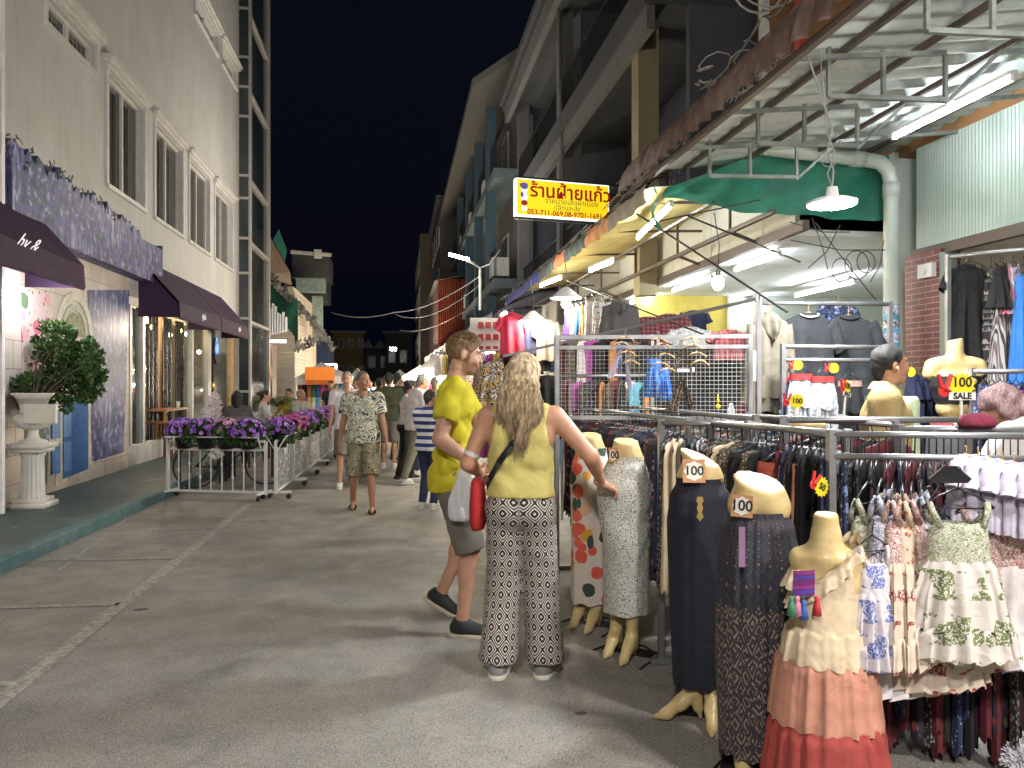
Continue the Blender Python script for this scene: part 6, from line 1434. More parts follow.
# --- the couple
mp_ = P(457, 600, 4.86)
man, mj = person('tall man in a bright yellow t-shirt and grey shorts, carrying a white plastic bag', (mp_.x, mp_.y, 0), -YAW - R(97), 1.86,
    dict(hips=(0, -.02, .93), head=(R(8), R(-10), 0), ankL=(-.30, -.16, .135), ankR=(.10, .05, .085), footL=(R(-6), R(-28)), footR=(R(-4), 0), knR=(0, 1, 0), wrR=(.26, .16, 1.0), elR=(.35, -1, -.2), palmR=(-1, 0, .2), handR=(.05, .55, -.85), wrL=(-.2, .32, 1.02), elL=(-.3, -1, 0), curl=.75, girth=.96, arm=1.08, lean=.03, twist=R(8)),
    dict(skin=sk_l, hair='quiff', hairm=h_br, beard=1, top=(yel, .62, .83, .014), bottom=(kh, 'shorts'), shoes=(shoe_k, 'sneaker', blksole), wr=.017), h=.0105)
wp = P(521, 650, 4.06)
wom, wj = person('blonde woman in a pale yellow tank top and black and white patterned trousers', (wp.x, wp.y, 0), -YAW - R(6), 1.69,
    dict(hips=(0, 0, .94), lean=.05, head=(R(-28), R(-14), 0), ankL=(-.125, .03, .085), ankR=(.125, .06, .085), footL=(R(-8), 0), footR=(R(-22), 0), wrR=(.44, .20, 1.045), elR=(.7, -.5, -.5), handR=(.75, .5, -.4), palmR=(0, .4, -1), wrL=(-.265, .28, 1.08), elL=(-.5, -1, -.4), palmL=(1, 0, -.2), handL=(.1, 1, .1), curl=.5, girth=1.03, arm=1.08, shw=1.0),
    dict(skin=sk_w, hair='none', hairm=h_bl, top=(pyel, 'tank', .985, .014), bottom=(ogee, 'wide'), shoes=(shoe_g, 'sneaker', M('off_white_rubber', (.60, .56, .48), .6)), uvlegs=1, waist=1.005, wr=.009, bust=1, neck=(0, .05, 1.50)), h=.0105)
def tubes_child(name, fn, m_, root):
    q = MB(); fn(q); o_ = q.build(name, m_, None, True); o_.parent = root; return o_
def hairfall(q):
    hp, s = wj['hp'], wj['s']; rr = random.Random(3)
    for i in range(1500):
        a = rr.uniform(-1.75, 1.75); x_ = math.sin(a); y_ = -math.cos(a); r0 = .088; el = rr.uniform(-.2, 1.0)
        st = hp((x_ * .083 * math.cos(el), -.014 + y_ * .103 * math.cos(el), .030 + .098 * math.sin(el)))
        out = hp((x_ * .092, -.02 + y_ * .108, -.02)); 
        x2 = x_ * rr.uniform(.8, 1.5) + rr.uniform(-.25, .25); L_ = rr.uniform(.20, .37) * (1 - .35 * abs(x_)); ph = rr.uniform(0, 6.28); am = rr.uniform(.006, .016)
        pts = [st, out]
        Rt_ = wj['up']
        for k in range(1, 7):
            u = k / 6; zz = 1.60 - .02 - L_ * 1.15 * u; bx = x_ * .09 * (1 - u) + x2 * .092 * u; by = -.128 - .018 * math.sin(u * 3) + .05 * abs(x2) * u
            pts.append(Rt_((bx + am * math.sin(u * 9 + ph) * 1.2, by + am * math.cos(u * 8 + ph), zz)))
        q.tube([tuple(p_) for p_ in pts], rr.uniform(.0014, .0034), 3, .0006)
def build_wom_hair():
    hp, s, Rh, up = wj['hp'], wj['s'], wj['Rh'], wj['up']; hc = wj['hc']
    A = SDF(hc - .55, hc + .2, .008)
    A.ell(hp((0, -.016, .032)), np.array((.086, .108, .102)) * s, k=0, rot=Rh, clips=[(hp((0, .060, .055)), Rh @ np.array((0, 1, -.55))), (hp((0, .022, -.01)), Rh @ np.array((0, 1, -.7)))])
    A.ell(hp((0, -.115, .03)), np.array((.032, .02, .025)) * s, k=.015, rot=Rh)
    for x0, x1, l_ in ((-.05, -.09, .13), (-.02, -.05, .18), (.01, .0, .20), (.03, .05, .18), (.05, .09, .13)):
        A.cap(hp((x0, -.06, .0)), up((x1 * .8, -.10, 1.50)), .042 * s, .036 * s, k=.04, sc=(1, 1.3, 1)); A.cap(up((x1 * .8, -.10, 1.50)), up((x1, -.105, 1.56 - l_)), .034 * s, .02 * s, k=.04, sc=(1, 1.8, 1))
    A.wrinkle(.003, 95, 4, .2); o_ = obj_np('hair', A.mesh(), h_bl, wom)
    q = MB(); hairfall(q); s_ = q.build('hair_strands', h_bl, None, True); s_.parent = o_
    q = MB(); q.box(tuple(hp((.004, -.122, .035))), (.03, .012, .04)); s_ = q.build('hair_tie', trim, None); s_.parent = o_
build_wom_hair()
def crop_(q):
    hp, s = mj['hp'], mj['s']; rr = random.Random(5)
    for i in range(900):
        a = rr.uniform(0, 6.28); el = math.asin(rr.uniform(.12, 1)); d = V((math.cos(a) * math.cos(el) * .0785, math.sin(a) * math.cos(el) * .099, math.sin(el) * .095))
        if d.y > .065 and d.z < .05: continue
        t_ = V((d.x * .12, .016 + d.y * .05, .010)) if d.z > .04 else V((d.x * .05, -.008, -.008)); b_ = V((0, -.014, .03)) + d
        q.tube([tuple(hp(b_)), tuple(hp(b_ + t_ * .6 + V((0, 0, .003)))), tuple(hp(b_ + t_ * 1.2))], .0022, 3, .0008)
tubes_child('hair_tuft', crop_, h_br, [c_ for c_ in man.children if c_.name.startswith('hair')][0])
# bag strap, red bag, plaster on the arm
def strap_(q):
    up = wj['up']; pts = [(.135, .07, 1.47), (.10, .0, 1.49), (.085, -.075, 1.45), (.04, -.128, 1.36), (-.04, -.135, 1.26), (-.11, -.12, 1.17), (-.165, -.07, 1.08), (-.19, -.0, 1.02)]
    for a_, b_ in zip(pts, pts[1:]):
        a_, b_ = V(tuple(up(a_))), V(tuple(up(b_))); d = (b_ - a_).normalized(); n_ = V((a_.x + b_.x, (a_.y + b_.y) * 1.4, 0)).normalized(); w_ = d.cross(n_) * .017; t_ = n_ * .002
        q.add([a_ - w_ - t_, a_ + w_ - t_, b_ + w_ - t_, b_ - w_ - t_, a_ - w_ + t_, a_ + w_ + t_, b_ + w_ + t_, b_ - w_ + t_], [(0, 1, 2, 3), (7, 6, 5, 4), (0, 4, 5, 1), (1, 5, 6, 2), (2, 6, 7, 3), (3, 7, 4, 0)])
rbg = thing('shoulder_bag', 'red shoulder bag with a black strap worn across the blonde woman', 'bag', wom.location, rz=wom.rotation_euler.z)
tubes_child('strap', strap_, M('black_webbing', (.012, .012, .014), .7), rbg)
def rb_(q):
    c_ = V(tuple(wj['up']((-.245, .05, .93)))); q.loft([[c_ + V((.045 * k_ * math.cos(a), .11 * k_ * math.sin(a), z_)) for a in [j * math.pi / 8 for j in range(16)]] for z_, k_ in ((.14, .55), (.12, .8), (0, 1), (-.10, 1), (-.13, .75))], cap=(1, 1))
tubes_child('bag_body', rb_, CLOTH('red_bag_cloth', (.42, .02, .02)), rbg)
tubes_child('sticking_plaster', lambda q: q.cyl(tuple(wj['shL'] + (wj['eL'] - wj['shL']) * .72), tuple(wj['shL'] + (wj['eL'] - wj['shL']) * .82), .0445, n=16, cap=False), trim, wom)
# white plastic bag in the man's hand
bc = P(465, 466, 4.60); tb = NT('thin_white_plastic'); tb.color((.72, .72, .74)); tb.set(Roughness=.3); tb.b.inputs['Transmission Weight'].default_value = .0; tb.b.inputs['Alpha'].default_value = .82; tb.bump(tb.noise(tb.co(), 26, 4, .6), .6, .02)
q = MB(); rings = []
for i in range(15):
    u = i / 14; w_ = (.018 + .075 * min(1, u * 1.6) ** .7) * (1 - .12 * max(0, u - .9) / .1); 
    rings.append([bc + V((w_ * math.cos(a) * (1 + .10 * math.sin(5 * a + u * 6)), w_ * .42 * math.sin(a) * (1 + .3 * math.sin(7 * a - u * 5)), -.325 * u)) for a in [j * math.pi / 18 for j in range(36)]])
q.loft(rings, cap=(0, 1)); tag(q.build('plastic_bag', tb.m, None, True, base=bc), 'white plastic carrier bag hanging from the tall man\'s hand', 'plastic bag')
# --- walking man and the crowd
def stand(label, px, pyf, head_px, H, rz, look, pose=None, h=.018, group=None, d=None):
    d = d or EYE * FP / (pyf - 384); p_ = P(px, 384, d); return person(label, (p_.x, p_.y, 0), rz, H, pose, look, h, group)
snd = M('dark_brown_sandal', (.05, .03, .025), .6)
stand('man walking towards the viewer in a black and cream print shirt and camouflage shorts', 363, 511, 0, 1.69, R(180) - YAW + R(6), dict(skin=sk_m, hair='receding', hairm=HAIR('hair_salt_pepper', (.03, .028, .026), (.16, .15, .14)), top=(palmp, .68, .86, .026), boxy=1, bottom=(camo, 'cargo'), shoes=(snd, 'sandal')), dict(head=(R(38), R(4), 0), ankL=(-.13, .16, .09), ankR=(.14, -.16, .12), footR=(0, R(-20)), wrL=(-.30, .10, .86), wrR=(.30, -.06, .86), girth=1.06), .012)
stand('grey-haired man in a pale shirt walking behind the man in the print shirt', 347, 0, 0, 1.72, R(178), dict(skin=sk_l, hair='receding', hairm=h_gy, top=(whitec, .6, .88, .02), bottom=(kh, 'shorts'), shoes=(shoe_w, 'sneaker')), dict(ankL=(-.1, -.15, .1), ankR=(.1, .15, .085)), .018, 'people strolling down the market street', 11.6)
stand('fair person half hidden behind the shoulder of the man in the print shirt', 357, 0, 0, 1.64, R(182), dict(skin=sk_l, hair='short', hairm=h_br, top=(charc, .6, .88), bottom=(blk, 'trousers'), shoes=(shoe_k, 'sneaker')), dict(), .02, 'people strolling down the market street', 13)
stand('man in a dark olive t-shirt and grey shorts with his back to the viewer', 389, 0, 0, 1.74, R(-5), dict(skin=sk_t, hair='short', top=(olv, .6, .88, .02), bottom=(kh, 'shorts'), shoes=(shoe_w, 'sneaker')), dict(ankL=(-.12, .1, .085)), .018, 'people strolling down the market street', 14.2)
stand('person in black with a white ear piece beyond the man in olive', 397, 0, 0, 1.76, R(-40), dict(skin=sk_t, hair='short', top=(blk, .6, .88), bottom=(blk, 'trousers'), shoes=(shoe_k, 'sneaker')), dict(), .02, 'people strolling down the market street', 15.5)
stand('woman in a white long-sleeved top and black trousers looking down at a stall', 405, 0, 0, 1.60, R(-72) - YAW, dict(skin=sk_t, hair='bun', hairm=h_bk, top=(whitec, 1.8, .98, .018), bottom=(blk, 'trousers'), shoes=(shoe_k, 'sneaker')), dict(lean=.12, head=(0, R(-18), 0), ankL=(-.08, .12, .085), ankR=(.08, -.14, .085), wrR=(.15, .28, 1.05), wrL=(-.15, .3, 1.0)), .015, 'people looking at the right-hand stalls', 12.5)
stand('woman with glasses half hidden between the two in white tops', 413, 0, 0, 1.60, R(-60), dict(skin=sk_t, hair='bob', hairm=h_bk, top=(PATT('pale_blue_check', 'check', [(.5, .6, .62), (.3, .42, .5)], 20), .7, .9), bottom=(ddn, 'trousers'), shoes=(shoe_w, 'sneaker')), dict(), .018, 'people looking at the right-hand stalls', 13.2)
_, cj = stand('person in a loose white shirt and khaki green trousers', 416, 0, 0, 1.70, R(-58) - YAW, dict(skin=sk_t, hair='short', hairm=h_gy, top=(whitec, 1.35, .86, .034), bottom=(khg, 'trousers'), shoes=(shoe_w, 'sneaker')), dict(lean=.10, head=(0, R(-15), 0), ankL=(-.08, .20, .085), ankR=(.1, -.26, .09), wrR=(.2, .3, 1.08), wrL=(-.2, .3, 1.08)), .015, 'people looking at the right-hand stalls', 12)
stand('shorter person in a blue and white striped shirt and dark jeans', 428, 0, 0, 1.46, R(-35), dict(skin=sk_t, hair='short', hairm=h_bk, top=(bstr, .8, .86, .02), bottom=(ddn, 'trousers'), shoes=(shoe_w, 'sneaker')), dict(wrL=(-.2, .2, .9), wrR=(.34, .12, .93), head=(0, R(-12), 0)), .013, 'people looking at the right-hand stalls', 9.6)
def rowname(i, n): return ordw[i] if i < 12 else '%s' % ('thirteenth fourteenth fifteenth sixteenth seventeenth eighteenth nineteenth twentieth'.split() + ['twenty-' + w_ for w_ in ordw[:9]] + ['thirtieth'])[i - 12]
for i, (px, d, c_, hm_, nm) in enumerate(((383, 22, blk, h_bk, 'black'), (402, 21, nvy, h_bk, 'navy'), (395, 27, redc, h_bk, 'brick red'), (377, 30, whitec, h_bk, 'white'), (340, 27, tan, h_gy, 'tan'), (411, 19, charc, h_bk, 'charcoal'), (388, 35, pyel, h_bk, 'pale yellow'), (371, 40, blk, h_bk, 'dark'), (407, 17, whitec, h_bk, 'plain white'), (366, 18, maroon, h_bk, 'maroon'), (379, 17, bluec, h_bk, 'blue'), (434, 16, blk, h_gy, 'sooty'), (331, 20, charc, h_bk, 'slate'))):
    stand('small distant figure in a %s top, %s of the far strollers' % (nm, rowname(i, 13)), px, 0, 0, 1.62 + .02 * (i % 4), R([10, 170, -20, 185, 160, -40, 5, 180][i % 8]), dict(skin=sk_t, hair='short', hairm=hm_, top=(c_, .7, .88), bottom=(ddn if i % 2 else kh, 'trousers'), shoes=(shoe_k, 'sneaker')), dict(ankL=(-.1, .12, .085)), .024, 'far strollers', d)
# seated people on the terrace
def chair_(c, rz, label, m_=None):
    m_ = m_ or M('rattan_brown', (.16, .11, .07), .6); t_ = thing('terrace_chair', label, 'chair', c, 'chairs on the cafe terrace', rz)
    def ch(name, fn): q = MB(); fn(q); o_ = q.build(name, m_, None); o_.parent = t_
    ch('seat', lambda q: q.bb((-.22, -.22, .42), (.22, .22, .46)))
    ch('backrest', lambda q: (q.bb((-.22, -.24, .47), (.22, -.21, .88)), q.bb((-.20, -.245, .52), (.20, -.205, .55))))
    for sx in (-1, 1):
        for sy in (-1, 1): ch('leg', lambda q: q.bar((sx * .2, sy * .2, 0), (sx * .18, sy * .18, .42), .035))
    return t_
sitp = dict(hips=(0, 0, .54), ankL=(-.12, .42, .085), ankR=(.12, .42, .085), knL=(0, .3, 1), knR=(0, .3, 1), wrL=(-.2, .32, .72), wrR=(.2, .32, .72), elL=(-.5, -1, -.3), elR=(.5, -1, -.3))
def sit(label, px, d, rz, look, chl, H=1.68):
    p_ = P(px, 384, d); chair_((p_.x, p_.y, .115), rz, chl); return person(label, (p_.x, p_.y, .115), rz, H, sitp, look, .018, 'people seated on the cafe terrace')
sit('person with long black hair and grey top seated behind the front petunias', 237, 13.3, R(10), dict(skin=sk_t, hair='long', hairm=h_bk, top=(greyc, 1.7, .5), bottom=(blk, 'trousers'), shoes=(shoe_k, 'sneaker')), 'brown chair under the person with long black hair')
sit('woman in a light grey top with tied dark hair seated beside the glass tower', 264, 15, R(-75), dict(skin=sk_l, hair='bun', hairm=h_bk, top=(CLOTH('light_grey_top', (.42, .43, .44)), .8, .5), bottom=(ddn, 'trousers'), shoes=(shoe_w, 'sneaker')), 'brown chair under the woman in light grey')
sit('old grey-haired man in a faded shirt seated behind the petunias', 300, 17, R(-120), dict(skin=sk_m, hair='receding', hairm=h_gy, top=(PATT('faded_print', 'camo', [(.22, .22, .2), (.4, .4, .38), (.14, .15, .15)], 18), .7, .5), bottom=(kh, 'trousers'), shoes=(shoe_k, 'sneaker')), 'brown chair under the old grey-haired man')
sit('person in a yellow top seated nearest the white tent', 289, 19.5, R(160), dict(skin=sk_t, hair='short', hairm=h_bk, top=(yel, .7, .5), bottom=(blk, 'trousers'), shoes=(shoe_k, 'sneaker')), 'brown chair under the person in yellow')
for i, (px, d) in enumerate(((205, 12.3), (250, 12.6), (282, 15.8))):
    p_ = P(px, 384, d); p_.z = 0 if p_.x > kx(p_.y) else .115; table_(p_, .7, .7, .74, M('dark_table_top', (.05, .04, .035), .35), ['dark square table behind the front barrier, left of the seated person', 'dark square table in front of the person with long black hair', 'dark square table between the grey-topped woman and the old man'][i], name='terrace_table')
# bicycle wheel seen between the bars is left to a simple city bike
def bicycle(c, rz):
    t_ = thing('bicycle', 'dark bicycle parked behind the right half of the front barrier', 'bicycle', c, None, rz); bm_ = M('bike_black', (.02, .02, .022), .35)
    def ch(name, fn, par=t_, m_=bm_): q = MB(); fn(q); o_ = q.build(name, m_, None, True); o_.parent = par; return o_
    for x_ in (-.5, .5):
        w_ = ch('wheel', lambda q: q.tube([(x_ + .31 * math.cos(a), 0, .33 + .31 * math.sin(a)) for a in [j * math.pi / 16 for j in range(33)]], .016, 6)); ch('spokes', lambda q: [q.cyl((x_, 0, .33), (x_ + .3 * math.cos(a), 0, .33 + .3 * math.sin(a)), .0015, n=3) for a in [j * math.pi / 9 for j in range(18)]], w_, steel)
    ch('frame', lambda q: [q.cyl(a, b, .014, n=6) for a, b in (((-.5, 0, .33), (-.1, 0, .30)), ((-.1, 0, .30), (-.22, 0, .75)), ((-.22, 0, .7), (.32, 0, .78)), ((-.1, 0, .3), (.34, 0, .7)), ((.5, 0, .33), (.30, 0, .85)), ((-.5, 0, .33), (-.2, 0, .68)))])
    ch('saddle', lambda q: q.ball((-.24, 0, .80), (.12, .06, .03))); ch('handlebar', lambda q: q.tube([(.22, -.26, .92), (.3, -.15, .95), (.3, 0, .93), (.3, .15, .95), (.22, .26, .92)], .012, 6))
p_ = P(232, 400, 11.6); bicycle((p_.x, p_.y, 0), R(15))
# man in the tan jacket behind the racks
jp = P(886, 384, 4.6)
_, jj = person('man in a tan jacket over a mint checked shirt behind the racks', (jp.x, jp.y, .03), -YAW - R(115), 1.74, dict(wrR=(.24, .1, .9), wrL=(-.24, .1, .9), head=(R(28), R(2), 0), girth=1.2, shw=1.1), dict(skin=sk_m, hair='short', hairm=HAIR('hair_dark_brown', (.004, .003, .003), (.018, .015, .013)), top=(tan, 1.9, .80, .030), bottom=(ddn, 'trousers'), shoes=(shoe_k, 'sneaker'), collar=1, wr=.006), .011)
jr = bpy.data.objects[_.name]
B = SDF(jj['hips'] - .35, jj['hips'] + .75, .012); up = jj['up']
B.cap(up((.0, .075, 1.40)), up((.0, .075, 1.05)), .105, .105, k=.02, sc=(.9, 1, 1)); B.cut(up((0, .0, 1.455)), (0, 0, 1)); B.wrinkle(.003, 25, 2)
obj_np('inner_shirt', B.mesh(), mint, jr)
q = MB(); c_ = V(tuple(jj['hp']((.085, .0, -.02)))); q.ball(c_, (.007, .008, .008)); q.cyl(c_, c_ + V((.0, .008, -.022)), .003); o_ = q.build('earbud', trim, None, True); o_.parent = jr
# vendor in white at the right edge, bending
vp = P(1056, 384, 3.9)
person('vendor in a white shirt bending over the racks at the right edge of the view', (vp.x, vp.y, 0), R(20), 1.66, dict(lean=.55, hips=(0, -.12, .93), wrL=(-.3, .45, .95), wrR=(.2, .5, .95), head=(0, R(-20), 0)), dict(skin=sk_m, hair='bob', hairm=HAIR('hair_dyed_mauve', (.09, .045, .045), (.22, .13, .13)), top=(whitec, .7, .88, .02), bottom=(ddn, 'trousers'), shoes=(shoe_w, 'sneaker')), .014)
# ================================================================ half mannequins in skirts
t = NT('mannequin_plastic'); o = t.co(); t.color(t.ramp(t.noise(o, 7, 5, .65), [(.3, (.42, .30, .13)), (.6, (.60, .46, .22)), (.8, (.66, .56, .34))])); t.set(Roughness=.32); man_m = t.m
t = NT('floral_skirt_cloth'); o = t.co(); v1 = t.vor(o, 10.5); n_ = t.noise(o, 16, 3); d1 = t.math('ADD', v1.outputs['Distance'], t.math('MULTIPLY', n_, .35)); r1 = t.sep(v1.outputs['Color'])[0]
c = t.mix(t.math('LESS_THAN', d1, .64), (.60, .52, .46), t.ramp(r1, [(0, (.62, .09, .06)), (.3, (.60, .36, .26)), (.5, (.60, .30, .04)), (.68, (.03, .06, .05)), (.85, (.62, .12, .08))], True))
v2 = t.vor(t.co(scale=(1, 1, .5), rot=(.4, .5, .3)), 12); c = t.mix(t.math('MULTIPLY', t.math('LESS_THAN', v2.outputs['Distance'], .26), t.math('GREATER_THAN', t.sep(v2.outputs['Color'])[1], .55)), c, (.03, .07, .055)); t.color(c); t.set(Roughness=.75)
greypr = PATT('grey_speckle_print', 'fine', [(.50, .49, .44), (.07, .08, .07), (.42, .42, .37)], 110)
navypl = CLOTH('midnight_cotton', (.010, .010, .020), .2)
t = NT('batik_skirt'); o = t.co('UV'); x, y, z = t.sep(o); ox = t.co(); _, _, zz = t.sep(ox)
a = t.math('ABSOLUTE', t.math('SUBTRACT', t.math('FRACT', t.math('MULTIPLY', x, 22)), .5)); b = t.math('ABSOLUTE', t.math('SUBTRACT', t.math('FRACT', t.math('MULTIPLY', y, 17)), .5)); s_ = t.math('ADD', a, b)
up_ = t.ramp(s_, [(0, (.20, .15, .11)), (.10, (.018, .018, .028)), (.42, (.018, .018, .028)), (.5, (.05, .045, .06)), (.58, (.018, .018, .028))], True)
s3 = t.math('FRACT', t.math('MULTIPLY', s_, 3)); s4 = t.math('FRACT', t.math('MULTIPLY', y, 26)); lowp = t.mix(t.math('GREATER_THAN', t.math('ADD', s3, t.math('MULTIPLY', s4, .35)), .85), (.03, .024, .03), (.26, .19, .15)); lowp = t.mix(t.math('GREATER_THAN', t.noise(ox, 60, 2), .55), lowp, (.03, .024, .03))
t.color(t.mix(t.math('GREATER_THAN', y, .62), up_, lowp)); t.set(Roughness=.7); batik = t.m
def legs_mannequin(label, base, rz, ztop, s=1.0, tilt=(.25, .1), foot=((0, -.02), (0, .14)), footyaw=(0, 0), girth=1.0):
    t_ = thing('half_mannequin', label, 'mannequin', base, 'half mannequins wearing skirts', rz)
    S_ = SDF((-.35, -.35, -.02), (.35, .4, ztop + .12), .0095); hz = ztop - .26; g = girth
    S_.cap((-.036, 0, hz + .16), (.036, 0, hz + .34), .068 * g, .066 * g, k=.01, sc=(1, 1.05, 1)); S_.cap((.036, 0, hz + .16), (-.036, 0, hz + .34), .068 * g, .066 * g, k=.01, sc=(1, 1.05, 1)); S_.cap((-.045, -.005, hz), (.045, -.005, hz), .078 * g, k=.03, sc=(1, 1.1, 1))
    for i, q_ in enumerate((-1, 1)):
        fx, fy = foot[i]; h_ = np.array((q_ * .055, 0, hz - .02)); a_ = np.array((q_ * .055 + fx, fy, .13)); k_ = h_ + (a_ - h_) * .5 + np.array((0, .008, 0))
        S_.cap(h_, k_, .064 * g, .045, k=.02); S_.cap(k_, a_, .050, .031, k=.02); S_.cap(k_ + (a_ - k_) * .12, k_ + (a_ - k_) * .45, .050, .042, k=.02)
        f = rotm(footyaw[i]) @ np.array((0, 1., 0)); S_.cap(a_, a_ + f * .055 - (0, 0, .05), .034, .032, k=.02); S_.cap(a_ + f * .045 - (0, 0, .045), a_ + f * .125 - (0, 0, .100), .032, .026, k=.02); S_.cap(a_ + f * .11 - (0, 0, .104), a_ + f * .168 - (0, 0, .112), .024, .012, k=.015); S_.cap(a_ - f * .020 - (0, 0, .03), a_ - f * .028 - (0, 0, .07), .030, .026, k=.01); S_.cap(a_ - f * .034 - (0, 0, .07), a_ - f * .040 - (0, 0, .13), .016, .009, k=.006)
    S_.cut((0, 0, ztop), (tilt[0], tilt[1], 1)); S_.cut((0, 0, .004), (0, 0, -1)); obj_np('body', S_.mesh(), man_m, t_)
    q = MB(); q.bb((-.15, -.12, .0005), (.15, .0, .003)); q.tube([(-.16, .2, .008), (-.18, -.05, .008), (-.05, -.16, .008), (.12, -.15, .008), (.18, .05, .008)], .006, 5); o_ = q.build('base_ring', iron, None); o_.parent = t_
    return t_
def skirt(name, label, base, rz, prof, folds, amp, m_, seed, n=96, fn=None, waist=True):
    rr = random.Random(seed); ph = [rr.uniform(0, 6.28) for _ in range(5)]; q = MB(); rings = []; P_ = sub(prof, 5)
    for i, (z, w_, d_, f) in enumerate(P_):
        r = []
        for j in range(n):
            a = 2 * math.pi * j / n; fm = .7 + .4 * math.sin(3 * a + ph[4]) + .3 * math.sin(5 * a + ph[3]); k_ = 1 + f * .25 * amp * math.sin(2 * a + ph[4] + 3 * z) + f * amp * fm * (math.sin(folds * a + ph[0] + .6 * z + 1.1 * math.sin(2 * a + ph[1])) * .55 + .3 * math.sin((folds * 1.6 // 1) * a + ph[1] - z * 2) + .25 * math.sin((folds * 2 + 3) * a + ph[2]))
            p_ = [w_ * math.cos(a) * k_, d_ * math.sin(a) * k_, z + .008 * f * math.sin(folds * a + ph[3])]
            if fn: p_ = fn(p_, a, i / (len(P_) - 1))
            r.append(tuple(p_))
        rings.append(r)
    q.loft(rings); o_ = q.build(name, m_, None, True); o_.location = base; o_.rotation_euler = (0, 0, rz); tag(o_, label, 'skirt')
    if waist:
        w2 = MB(); z0, a0, b0_, _ = prof[0]; w2.loft([[(a0 * 1.02 * math.cos(t_) * (1 + .015 * math.sin(30 * t_)), b0_ * 1.02 * math.sin(t_) * (1 + .015 * math.sin(30 * t_)), z) for t_ in [2 * math.pi * j / 120 for j in range(120)]] for z in (z0 + .012, z0 - .005, z0 - .035)]); w_ = w2.build('waistband', m_, None, True); w_.parent = o_
    return o_
Z0 = lambda p_: V((p_.x, p_.y, 0))
cardm = M('tan_card', (.50, .25, .12), .6); cardw = M('card_white', (.74, .70, .62), .6); ink = M('black_ink', (.01, .01, .012), .6)
def card100(parent_label, c, rz, tilt, w_=.105, h=.10):
    t_ = thing('price_card', parent_label, 'price card', c, 'price cards on the half mannequins', rz)
    q = MB(); q.bb((-w_ / 2, -.0015, -h / 2), (w_ / 2, .0015, h / 2)); o_ = q.build('card', cardm, None); o_.parent = t_
    q = MB(); q.add([(w_ * .42 * math.cos(a) * (1 + .07 * math.cos(8 * a)), -.0022, h * .40 * math.sin(a) * (1 + .07 * math.cos(8 * a))) for a in [j * math.pi / 24 for j in range(48)]], [tuple(range(48))]); o_ = q.build('white_field', cardw, None); o_.parent = t_
    x_ = text('100', .058, ink, None, (0, -.003, 0), (1, 0, 0), (0, 0, 1), .0005, 'numerals', bold=.001); x_.parent = t_
    t_.rotation_euler = (tilt, 0, rz); return t_
F0 = -YAW
# 1 floral, 2 grey, 3 midnight, 4 batik
m1 = Z0(P(591, 384, 4.95)); m2 = Z0(P(626, 384, 4.42)); m3 = Z0(P(700, 384, 3.58)); m4 = Z0(P(759, 384, 3.05))
legs_mannequin('half mannequin in the coral floral skirt beside the woman\'s hand', m1, F0 + R(150), 1.225, tilt=(-.12, .22), girth=.9, foot=((0, .04), (.01, .0)))
legs_mannequin('half mannequin in the grey speckled skirt', m2, F0 + R(150), 1.225, tilt=(-.12, .22), girth=.95, foot=((0, .05), (.01, -.01)))
legs_mannequin('half mannequin in the plain midnight skirt', m3, F0 + R(165), 1.21, tilt=(-.45, .2), footyaw=(R(0), R(-75)), foot=((0, .05), (-.02, .04)), girth=1.05)
legs_mannequin('half mannequin in the dark batik skirt, nearest the striped dress', m4, F0 + R(160), 1.165, tilt=(-.22, .32), girth=1.25, foot=((0, .05), (0, .02)))
skirt('floral_skirt', 'long cream skirt printed with coral and orange flowers, next to the grey one', m1, F0, [(1.13, .098, .090, 0), (1.02, .125, .11, .4), (.92, .135, .12, .7), (.6, .13, .12, 1), (.16, .135, .125, 1)], 7, .07, MATS['floral_skirt_cloth'], 3)
def drag(p_, a, u):
    # the woman pulls the hip of the skirt outward to the left
    x_, y_, z_ = p_; w_ = math.exp(-((z_ - .93) / .12) ** 2) * max(0, math.cos(a - 3.45)) ** 2; tw = .05 * math.exp(-((z_ - .75) / .3) ** 2)
    f = math.sin(16 * (z_ - .93) / (.25 + abs(math.sin(a / 2 + .2))) + 3 * a) * .010 * math.exp(-((z_ - .75) / .22) ** 2)
    k_ = 1 + f / .13; return [x_ * k_ - .03 * w_, y_ * k_ - .03 * w_, z_ + .02 * w_]
skirt('grey_speckled_skirt', 'grey speckled wrap skirt being pulled sideways by the woman', m2, F0, [(1.125, .100, .09, 0), (1.05, .125, .11, .2), (.95, .145, .125, .25), (.8, .138, .13, .3), (.55, .134, .13, .4), (.25, .13, .135, .6)], 5, .05, greypr, 4, fn=drag)
skirt('midnight_skirt', 'plain midnight blue wide skirt with a small gold tag', m3, F0, [(1.105, .105, .095, 0), (1.02, .14, .125, .5), (.9, .15, .135, .8), (.5, .142, .13, 1), (.17, .128, .12, 1)], 9, .045, navypl, 5)
skirt('batik_skirt', 'gathered dark batik skirt with a patterned brown border', m4, F0, [(1.04, .112, .102, .2), (.98, .135, .12, .8), (.86, .158, .14, 1), (.5, .165, .148, 1), (.11, .152, .14, .8)], 17, .055, batik, 6, n=160)
q = MB(); q.prism([(-.012, .05), (.012, .05), (.016, .03), (.008, .02), (.014, 0), (.008, -.02), (.016, -.04), (0, -.06), (-.016, -.04), (-.008, -.02), (-.014, 0), (-.008, .02), (-.016, .03)], lambda a, b, t_: V((a, t_, b)), -.001, .001); o_ = q.build('gold_tag', M('gold_card', (.50, .36, .12), .35, .4), None); o_.location = P(700, 508, 3.425); o_.rotation_euler = (0, 0, F0); tag(o_, 'small gold shaped tag pinned on the midnight skirt', 'tag')
